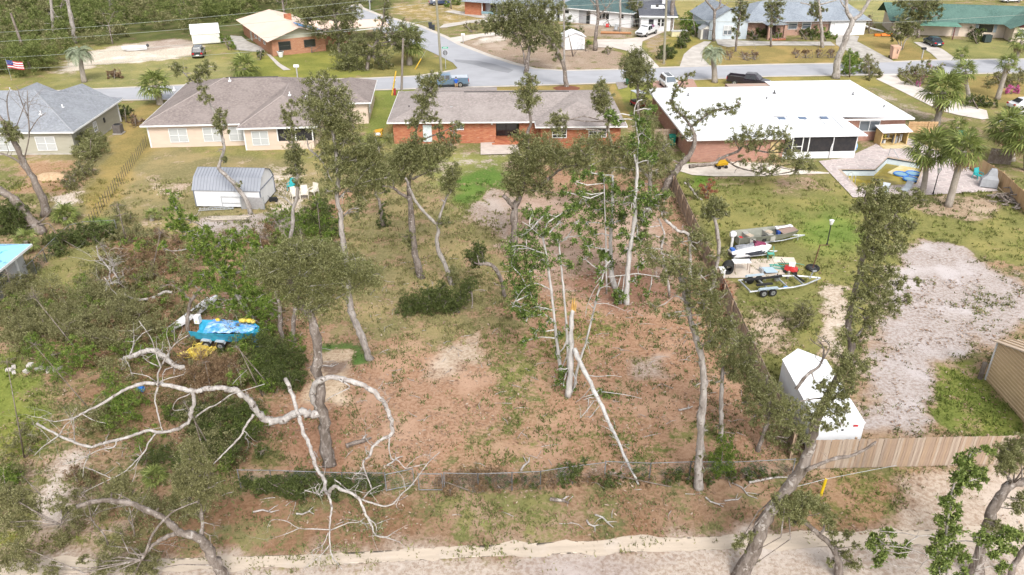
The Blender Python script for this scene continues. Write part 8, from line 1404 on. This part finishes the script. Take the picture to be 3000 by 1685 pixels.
mailbox('white mailbox on a post in front of the peach house', (872, 228), WHITE, 1.5); mailbox('black mailbox leaning by the sedan drive', (2700, 172), BLACK, 1.4); mailbox('white mailbox at the side street drive', (1357, 127), WHITE, 1.3); mailbox('dark mailbox by the upper side street', (1085, 26), DARKMETAL, 1.3)
# street sign, stop sign seen from behind
o = thing('stop_sign', 'octagonal stop sign seen from behind with green street plate', 'sign', g(1306, 202)); MB().box(-.04, .04, -.03, .03, 0, 3.1).build('post', GALV, o); MB().loft([[(.42*math.cos(t), y, 2.45+.42*math.sin(t)) for t in np.linspace(math.pi/8, 2*math.pi+math.pi/8, 8, endpoint=False)] for y in (.035, .055)]).build('sign_back', M('sign_back_grey', (.16, .16, .17), (.2, .2, .21), 3), o)
MB().loft([[(q*math.cos(t), .06, 2.45+q*math.sin(t)) for t in np.linspace(math.pi/8, 2*math.pi+math.pi/8, 8, endpoint=False)] for q in (.42, .46)], cap=False).build('rim', WHITE, o); MB().box(-.45, .45, -.02, .02, 3.1, 3.35).build('street_plate', M('sign_green', (.04, .38, .22), (.04, .33, .19), 2), o); MB().box(-.3, .3, -.03, -.021, 3.19, 3.26).build('plate_lettering', WHITE, o)
def pole(label, base, top, r0, dY=0.0, mat=None, arm=False):
    B_ = g(*base); T = at(top[0], top[1], B_.y + dY) - B_; o = thing('utility_pole', label, 'pole', B_); MB().tube([(0, 0, -.2), tuple(T*.5), tuple(T)], [r0, r0*.9, r0*.75], 9).build('pole', mat or DARKBARK, o)
    if arm: MB().obox(tuple(T*.93), 2.2, .1, .12).build('cross_arm', DARKBARK, o)
    return o
GP = M('greenish_pole', (.30, .28, .21), (.24, .22, .16), 3, stretch=(3, 3, .3)); BP = M('brown_pole', (.20, .165, .14), (.26, .225, .2), 3, stretch=(3, 3, .3))
pole('tall wooden utility pole at the street corner', (1293, 208), (1274, -60), .2, mat=GP, arm=True); pole('shorter grey utility pole by the ranch house corner', (1176, 264), (1181, 112), .17, mat=BP); pole('wooden utility pole beside the round bushes', (1945, 186), (1955, -60), .2, mat=GP, arm=True); pole('pale utility pole behind the leaning bare oak', (1653, 190), (1652, -40), .18, mat=PALEBARK); pole('leaning dark utility pole in the left woods', (88, 200), (31, 38), .22, mat=DARKBARK)
pole('metal light pole beside the upper side street', (1084, 30), (1080, -30), .12, mat=GALV)
def wire(label, pts, Y):
    P = [at(x, y, Y) for x, y in pts]; o = thing('power_line', label, 'wire', P[0], group='overhead wires'); S = smooth([(p.x-P[0].x, p.y-P[0].y, p.z-P[0].z, .02) for p in P], 6); MB().tube([tuple(q[:3]) for q in S], .022, 4).build('wire', M('wire_grey', (.34, .36, .33), (.3, .32, .28), 1), o)
wire('uppermost overhead wire across the left woods', ((-60, 98), (50, 92), (300, 76), (690, 42), (1276, -20)), 122); wire('second overhead wire crossing above the cream shed', ((-60, 125), (50, 119), (300, 104), (700, 72), (1000, 42), (1278, 5)), 122); wire('third overhead wire over the far left lawn', ((-60, 174), (10, 169), (200, 158), (560, 130), (780, 110), (1280, 60)), 121); wire('lowest overhead wire passing the flag', ((-60, 206), (60, 201), (250, 192), (500, 170), (760, 150)), 120)
wire('thin wire over the teal roof', ((1560, 20), (1700, 16), (1870, 4), (1960, -5)), 128); wire('wire strung across the white house front', ((1560, 56), (1700, 62), (1950, 52)), 127); wire('second wire across the white house front', ((1560, 70), (1700, 76), (1950, 66)), 127); wire('long wire in front of the slate and green roofs', ((1955, 55), (2250, 68), (2530, 67), (2650, 64), (3060, 40)), 132); wire('top wire over the slate roof', ((1955, 2), (2250, 4), (2600, 2), (3060, -3)), 132)
for lb, b_, t_, c_ in (('yellow guy wire guard leaning by the corner palm', (1216, 203), (1234, 172), (.62, .40, .05)),):
    o = thing('guy_wire', lb, 'guy wire', g(*b_)); T = at(t_[0], t_[1], g(*b_).y+.5) - g(*b_); MB().tube([(0, 0, 0), tuple(T)], .09, 6).build('guard', M('guard_yellow', c_, tuple(x*.8 for x in c_), 2), o); MB().tube([tuple(T), tuple(T*2.5)], .02, 4).build('wire', GALV, o)
o = thing('guy_wire_guards', 'two crossed yellow and white guy wire guards by the ranch corner', 'guy wire', g(1148, 280)); b0 = o.location
for (a_, b_, mt) in (((1148, 280), (1160, 208), MATS['guard_yellow']), ((1154, 271), (1158, 234), WHITE)): P0 = g(*a_) - b0; P1 = at(b_[0], b_[1], b0.y + .8) - b0; MB().tube([tuple(P0), tuple(P1)], .10, 6).build('guard', mt, o)
MB().box(.25, .55, .1, .35, 0, .9).build('marker_post', M('marker_red', (.35, .04, .04)), o)
o = thing('bollard', 'leaning yellow guy wire guard beside the privacy fence', 'bollard', g(2405, 1450)); MB().cyl((0, 0, -.05), (.12, .1, 1.0), .075, .075, 8).build('guard', M('bollard_yellow', (.72, .50, .02), (.66, .45, .02), 3, rough=.4), o); MB().tube([(.12, .1, 1.0), (2.6, .5, 1.25), (4.0, .8, 1.3)], .012, 4).build('wire', GALV, o); MB().tube([(.12, .1, 1.0), (-1.6, -.2, .7)], .012, 4).build('wire', GALV, o)
o = thing('flag', 'american flag on a short staff at the left woods edge', 'flag', g(34, 235)); T = at(34, 176, o.location.y) - o.location; MB().cyl((0, 0, 0), (0, 0, T.z+.2), .03, .03, 6).build('staff', GALV, o); fl = []
FRD, FWH, FBL = M('flag_red', (.50, .04, .06)), M('flag_white', (.72, .72, .74)), M('flag_blue', (.03, .05, .22))
fw, fh = 2.3, 1.15
for i in range(7):
    m = MB(); z1 = T.z - fh*i/7; z0 = z1 - fh/7; xa = .9 if i < 4 else 0.02; N_ = 8
    for k in range(N_): 
        x_a, x_b = xa + (fw-xa)*k/N_, xa + (fw-xa)*(k+1)/N_; f_ = lambda x: (x, .12*math.sin(x*3.1), -.28*x/fw)
        pa, pb = f_(x_a), f_(x_b); m.face((pa[0], pa[1], z0+pa[2]), (pb[0], pb[1], z0+pb[2]), (pb[0], pb[1], z1+pb[2]), (pa[0], pa[1], z1+pa[2]))
    m.build('stripe', FRD if i % 2 == 0 else FWH, o)
m = MB(); m.face((.02, 0, T.z-fh*4/7), (.9, .04, T.z-fh*4/7-.1), (.9, .04, T.z-.1), (.02, 0, T.z)); cn = m.build('canton', FBL, o)
for i in range(4):
    for j in range(3): MB().obox((.14+.2*i, -.02, T.z-.12-.19*j-.02*i), .05, .01, .05, 0, R(45)).build('star', FWH, cn)
o = thing('dinghy', 'white dinghy with gear on the far sand patch', 'boat', g(396, 148), R(200)); trough(MB(), [(-1.9, .4, .6, .1, .6), (0, .5, .75, .05, .65), (1.2, .35, .6, .1, .75), (2.0, .05, .12, .4, .8)]).build('hull', WHITE, o); MB().box(-1.0, -.6, -.6, .6, .4, .48).build('thwart', DARKMETAL, o); MB().ball((-2.1, 0, .7), .25, .2, .3, 8, 5).build('motor', DARKMETAL, o)
o = thing('orange_kayak', 'orange plastic hull lying by the cream block end wall', 'kayak', g(2600, 106)); OG = M('orange_vinyl', (.75, .20, .02), (.68, .17, .02), 2, rough=.4); MB().loft([sect(-1.2, .3, .05, .45, .2, .08), sect(0, .4, .05, .55, .3, .08), sect(1.1, .3, .05, .45, .2, .08)]).build('hull', OG, o); MB().box(-2.4, -1.4, -.3, .3, .05, .4).build('end_piece', OG, o)
o = thing('satellite_dish', 'dark satellite dish on a mast by the cream block wall', 'dish', g(2608, 100)); MB().cyl((0, 0, 0), (0, 0, 2.2), .04, .04, 6).build('mast', RUST, o); MB().ball((0, -.1, 2.5), .45, .12, .5, 10, 6).build('dish', M('dish_dark', (.10, .11, .12)), o)
o = thing('white_downspout', 'white bent gutter pipe lying beside the white garage', 'pipe', g(2560, 92)); MB().tube([(-1.6, .8, .9), (-.5, .2, .5), (1.2, -.4, .15)], .16, 6).build('pipe', WHITE, o); MB().tube([(1.2, -.4, .15), (1.6, -.5, .05)], .14, 6).build('elbow', WHITE, o)
o = thing('utility_box', 'pale yellow low storage bench by the annex', 'box', g(1988, 106), R(3)); MB().box(-1.4, 1.4, -.5, .5, 0, .9).build('body', M('pale_yellow', (.66, .60, .38), (.6, .54, .34), 2), o); MB().box(-1.5, 1.5, -.6, .6, .9, 1.0).build('lid', M('lid_grey', (.5, .5, .48)), o)
o = thing('gas_can', 'small red can in front of the white house wall', 'can', g(1779, 80)); MB().box(-.3, .3, -.2, .2, .05, .65).build('body', M('can_red', (.6, .03, .03)), o); MB().tube([(.1, 0, .65), (.25, 0, .85)], .05, 5).build('spout', DARKMETAL, o)
o = thing('metal_drum', 'tilted silver drum in the white house yard', 'drum', g(1803, 92)); MB().cyl((0, 0, .3), (.25, .1, 1.3), .35, .35, 12).build('body', GALV, o); MB().cyl((.25, .1, 1.3), (.26, .105, 1.36), .36, .36, 12).build('rim', WHITE, o)
o = thing('fallen_log', 'orange-brown log lying beside the white pickup', 'log', g(1806, 100), R(-5)); MB().cyl((-2.9, 0, .25), (2.7, 0, .22), .25, .2, 10).build('log', M('orange_bark', (.42, .21, .10), (.35, .17, .08), 4), o); MB().cyl((-2.95, 0, .25), (-2.9, 0, .25), .2, .2, 10).build('cut_end', MATS['cut_wood'], o)
o = thing('mulch_ring', 'red mulch ring around the leaning bare oak', 'mulch', g(1660, 259)); MB().loft([[(q*math.cos(t)*(1+.08*math.sin(5*t)), q*.8*math.sin(t), z_) for t in np.linspace(0, 2*math.pi, 22, endpoint=False)] for z_, q in ((-.02, 1.9), (.12, 1.5), (.2, .4))]).build('mulch', M('red_mulch', (.22, .085, .045), (.15, .06, .035), 5, bump=.5), o)
o = thing('hand_cart', 'yellow cart on the white sand bed by the brick wall', 'cart', g(2112, 492), R(15)); YL = M('cart_yellow', (.66, .40, .02), (.58, .34, .02), 3); MB().loft([sect(-.6, .35, .35, .7, .42, .05), sect(.6, .35, .35, .75, .42, .05)]).build('tub', YL, o); MB().tube([(.6, 0, .5), (1.1, 0, .9)], .03, 5).build('handle', DARKMETAL, o)
for x in (-.4, .4):
    for y in (-.38, .38): MB().cyl((x, y-.05, .18), (x, y+.05, .18), .18, .18, 10).build('wheel', TYRE, o)
o = thing('paddle_board', 'blue inflatable float at the screened porch corner', 'float', g(2484, 452) + Vector((.8, .6, 0)), R(20)); MB().ball((0, 0, .6), .5, .16, .55, 10, 6).build('body', M('float_blue', (.05, .25, .6), (.3, .5, .75), 3), o); MB().tube([(-.3, -.17, .6), (0, -.2, .75), (.3, -.17, .6)], .02, 4).build('rope', WHITE, o)
o = thing('doormat_board', 'yellow plywood sheet lying before the pump shelter', 'board', g(2625, 432), R(4)); MB().box(-1.7, 1.7, -.5, .5, .05, .09).build('sheet', M('yellow_board', (.66, .55, .33), (.6, .5, .29), 2), o); MB().box(-1.6, -1.5, -.5, .5, .09, .11).build('batten', PLY, o)
o = thing('red_white_pole', 'red and white striped pole lying along the light fence', 'pole', g(2830, 493), R(-40))
for i in range(6): MB().cyl((-.9+.3*i, 0, .1), (-.6+.3*i, 0, .1), .07, .07, 8).build('band', (FRD, FWH)[i % 2], o)
o = thing('sand_pile', 'heap of tan straw and sand on the orange dirt yard', 'pile', g(152, 520)); MB().loft([[(q*1.5*math.cos(t)*(1+.12*math.sin(3*t)), q*.8*math.sin(t)*(1+.1*math.cos(4*t)), z_) for t in np.linspace(0, 2*math.pi, 20, endpoint=False)] for z_, q in ((-.02, 1.2), (.2, .95), (.4, .6), (.5, .2))]).build('heap', M('straw', (.56, .40, .25), (.45, .3, .18), 4, bump=.6), o)
o = thing('tree_stump', 'old cut stump on the left lawn', 'stump', g(92, 892)); MB().loft([[(q*math.cos(t)*(1+.15*math.sin(4*t)), q*math.sin(t), z_) for t in np.linspace(0, 2*math.pi, 14, endpoint=False)] for z_, q in ((-.05, .7), (.2, .5), (.5, .42))]).build('stump', DARKBARK, o); MB().cyl((0, 0, .5), (0, 0, .53), .36, .36, 12).build('cut_top', PALEBARK, o)
o = thing('concrete_rubble', 'broken white rubble at the left edge lawn', 'rubble', g(85, 1088)); rr = random.Random(12)
for i in range(12): MB().obox((rr.gauss(0, .9), rr.gauss(0, .35), .08), rr.uniform(.2, .5), rr.uniform(.2, .4), .16, rr.uniform(0, 3), rr.uniform(-.2, .2)).build('chunk', CONC, o)
for i, (x, y, L_, a_, w, rad) in enumerate(((1052, 1300, 1.5, .5, 'short pink-brown log lying right of the bleached oak trunk', .13), (1155, 1350, 1.1, .9, 'thin broken stick below the right bleached arch', .05), (2180, 1440, 1.6, -.9, 'thin grey pole lying by the sand road verge', .04), (2250, 1408, 2.2, .2, 'split plank lying at the privacy fence corner', .07), (780, 1500, 1.3, .1, 'pale stick lying on the lower left verge', .05), (895, 1505, .9, .1, 'second pale stick on the verge under the bare limbs', .05), (1770, 1528, 1.2, -.8, 'curved white stick on the verge right of centre', .05), (1735, 1540, .8, -.9, 'short white stick beside the curved one', .05), (1540, 1362, 1.2, 1.1, 'white crooked branch left of the fence shrub', .06), (2090, 1475, 1.0, -.9, 'dead twig bent on the verge below the pale oak', .045), (1640, 1470, 1.0, -.2, 'brown cut log piece on the verge', .1), (2010, 1200, 1.0, .3, 'pale chip of wood left of the second right oak', .06), (960, 1075, 1.4, .2, 'white branch lying on the sand square', .06), (2150, 1465, 1.0, .2, 'pale stick near the yellow guard', .04))):
    o = thing('fallen_stick', w, 'stick', g(x, y), a_, 'loose branches on the ground'); rr = random.Random(i+50); MB().tube([(-L_/2, 0, rad), (-L_*.15, rr.uniform(-.12, .12), rad*1.3), (L_*.2, rr.uniform(-.12, .12), rad), (L_/2, rr.uniform(-.2, .2), rad*.8)], [rad, rad*.95, rad*.8, rad*.4], 6).build('stick', OAKBARK if i in (0, 10) else DEADWOOD, o); MB().tube([(L_*.1, 0, rad), (L_*.3, .25, rad*1.5), (L_*.42, .4, rad)], [rad*.5, rad*.4, rad*.2], 5).build('side_twig', DEADWOOD, o)
# ---------------------------------------------------------------- person by the pickup, seen from behind
pz = g(1337, 262); o = thing('person', 'person in blue shirt and khaki shorts standing at the pickup bed', 'person', (pz.x, pz.y, 0), R(4))
def skin_body(parent):
    V_, E_, Rd = [], [], []
    def add(p, r, prev=None):
        V_.append(p); Rd.append(r); i = len(V_)-1
        if prev is not None: E_.append((prev, i))
        return i
    pel = add((0, 0, .95), .15); sp = add((0, -.01, 1.2), .14, pel); ch = add((0, 0, 1.4), .16, sp); nk = add((0, .02, 1.52), .06, ch); hd = add((0, .04, 1.62), .085, nk); tp = add((0, .05, 1.73), .08, hd); add((0, .13, 1.63), .02, hd)
    for s_ in (-1, 1):
        hp = add((s_*.1, 0, .88), .11, pel); kn = add((s_*.12, .03, .48), .065, hp); an = add((s_*.13, -.02, .08), .045, kn); add((s_*.14, .15, .04), .04, an)
        sh = add((s_*.2, 0, 1.42), .07, ch); el = add((s_*.27, .08, 1.15), .048, sh); wr = add((s_*.18, .32, 1.12), .033, el); pa = add((s_*.16, .40, 1.12), .036, wr)
        for f_ in range(4): q = add((s_*(.13+.02*f_), .46, 1.12), .010, pa); add((s_*(.13+.02*f_), .51-.01*abs(f_-1), 1.10), .008, q)
        add((s_*.11, .42, 1.11), .010, pa)
    me = bpy.data.meshes.new('body'); me.from_pydata(V_, E_, []); b_ = bpy.data.objects.new('body', me); COL.objects.link(b_); b_.parent = parent; me.materials.append(M('skin', (.48, .29, .20), (.42, .25, .17), 4, rough=.5))
    md = b_.modifiers.new('skin', 'SKIN')
    for i, r_ in enumerate(Rd): me.skin_vertices[0].data[i].radius = (r_, r_*.85)
    me.skin_vertices[0].data[0].use_root = True; b_.modifiers.new('sub', 'SUBSURF').levels = 1; return b_
skin_body(o)
def ring(cx, cy, z_, rx, ry, n_=12): return [(cx + rx*math.cos(t), cy + ry*math.sin(t), z_) for t in np.linspace(0, 2*math.pi, n_, endpoint=False)]
SHIRT = M('shirt_blue', (.02, .10, .50), (.02, .13, .58), 3); MB().loft([ring(0, 0, .90, .20, .15), ring(0, 0, 1.05, .19, .145), ring(0, 0, 1.25, .20, .15), ring(0, 0, 1.42, .225, .15), ring(0, .01, 1.5, .13, .1)]).build('shirt', SHIRT, o)
for s_ in (-1, 1): MB().tube([(s_*.18, 0, 1.43), (s_*.245, .04, 1.28), (s_*.27, .07, 1.18)], [.085, .08, .075], 8).build('sleeve', SHIRT, o); MB().tube([(s_*.1, 0, .93), (s_*.115, .02, .68), (s_*.12, .03, .5)], [.125, .11, .105], 8).build('shorts_leg', M('khaki', (.42, .31, .19), (.36, .26, .16), 3), o); MB().loft([ring(s_*.135, .06, .0, .055, .15), ring(s_*.135, .05, .07, .05, .13), ring(s_*.135, -.02, .11, .045, .06)]).build('shoe', M('shoe', (.2, .19, .19)), o)
MB().loft([ring(0, .0, 1.60, .085, .05), ring(0, .02, 1.68, .1, .1), ring(0, .04, 1.76, .085, .085), ring(0, .05, 1.8, .03, .03)]).build('hair', M('dark_hair', (.02, .016, .013)), o)

# ================================================================ GROUND CLUTTER (uncountable)
rg = np.random.default_rng(11)
def frustum_pts(n, y0, y1):
    Y = y0 + (y1-y0) * rg.random(n)**1.0; half = (Y*CT + CAM_H*ST) * 1540 / FPX; X = (rg.random(n)*2-1) * half; return X, Y
# grass tufts
X, Y = frustum_pts(42000, 24.5, 78); so_, gr_, cv_ = zone_values(X, Y); keep = rg.random(len(X)) < np.clip(cv_*.9 + .07, 0, 1) * (0.35 + 0.9*(fbm(X, Y, .5, 21) > .5)) * np.where(cv_ > .74, .35, 1.0) * np.where(cv_ < .1, .12, 1.0) * np.clip(55/Y, .35, 1)
keep &= poly_dist(X, Y, [g(*p) for p in DECK]) < 0
keep &= ~((Y > 82) | ((Y < 29.0) & (so_[:, 0] > .5)))
X, Y, gr_, cv_ = X[keep], Y[keep], gr_[keep], cv_[keep]; nb = 9; N = len(X); cr = rg.uniform(.05, .30, N)
bx = np.repeat(X, nb) + rg.normal(size=N*nb)*np.repeat(cr, nb); by = np.repeat(Y, nb) + rg.normal(size=N*nb)*np.repeat(cr, nb); hh = rg.uniform(.05, .17, N*nb) * (0.7 + np.repeat(Y, nb)/90); an = rg.uniform(0, 6.28, N*nb); ww = .02 + np.repeat(Y, nb)*.0006
tipx = bx + rg.normal(size=N*nb)*.07; tipy = by + rg.normal(size=N*nb)*.07
Vg = np.stack([np.stack([bx-np.cos(an)*ww, by-np.sin(an)*ww, np.full(N*nb, -.02)], 1), np.stack([bx+np.cos(an)*ww, by+np.sin(an)*ww, np.full(N*nb, -.02)], 1), np.stack([tipx, tipy, hh], 1)], 1).reshape(-1, 3)
me = quads_mesh('grass', Vg, nper=3); at_ = me.attributes.new('tint', 'FLOAT_COLOR', 'POINT'); cc = np.repeat(gr_, nb*3, axis=0) * np.repeat(rg.uniform(.55, 1.15, N), nb*3)[:, None] * np.array([.9, 1.0, .85]); at_.data.foreach_set('color', np.concatenate([cc, np.ones((len(cc), 1))], 1).astype(np.float32).ravel())
t = NT('grass_blade'); GB = t.done(t.n('ShaderNodeAttribute', attribute_name='tint').outputs['Color'], .8, 0, .15); tag(link_mesh('grass', me, GB), 'short patchy grass tufts growing over the yards', 'grass', kind='stuff')
# leaf litter
X, Y = frustum_pts(30000, 25, 60); so_, gr_, cv_ = zone_values(X, Y); keep = rg.random(len(X)) < np.where(so_[:, 0] < .49, .75, .12) * (fbm(X, Y, .6, 31) > .5) * np.clip(1.1-cv_, .1, 1); keep &= poly_dist(X, Y, [g(*p) for p in PX('-900,1900 4000,1880 3700,1560 2000,1572 1500,1592 -700,1640')]) < 0
X, Y = X[keep], Y[keep]; N = len(X); an = rg.uniform(0, 6.28, N); l = rg.uniform(.04, .11, N) * (.6 + Y/60); w = l*.45; z = rg.uniform(.0, .05, N); tz = rg.uniform(-.01, .05, N); c_, s_ = np.cos(an), np.sin(an)
Vl = np.stack([np.stack([X-c_*l, Y-s_*l, z], 1), np.stack([X+s_*w, Y-c_*w, z+.02], 1), np.stack([X+c_*l, Y+s_*l, z+tz], 1), np.stack([X-s_*w, Y+c_*w, z+.02], 1)], 1).reshape(-1, 3)
LIT = leaf_mat('leaf_litter', (.16, .085, .05), (.33, .22, .15), (.52, .42, .34), .05); tag(link_mesh('leaf_litter', quads_mesh('leaf_litter', Vl), LIT), 'brown leaf litter and small debris over the ground', 'leaf litter', kind='stuff')
# twig debris
m = MB(); rr = random.Random(77)
for i in range(320):
    y_ = rr.uniform(29.5, 60); half = (y_*CT + CAM_H*ST)*1450/FPX; x_ = rr.uniform(-min(half, 22), min(half, 15)); a_ = rr.uniform(0, 6.28); L_ = rr.uniform(.25, 1.1); b_ = a_ + rr.uniform(-.6, .6)
    m.tube([(x_, y_, .03), (x_+math.cos(a_)*L_*.5, y_+math.sin(a_)*L_*.5, .05), (x_+math.cos(a_)*L_*.5+math.cos(b_)*L_*.5, y_+math.sin(a_)*L_*.5+math.sin(b_)*L_*.5, .03)], [.02, .016, .008], 4)
tag(m.build('twig_debris', DEADWOOD), 'small pale twigs scattered over the bare yard', 'twigs', kind='stuff')
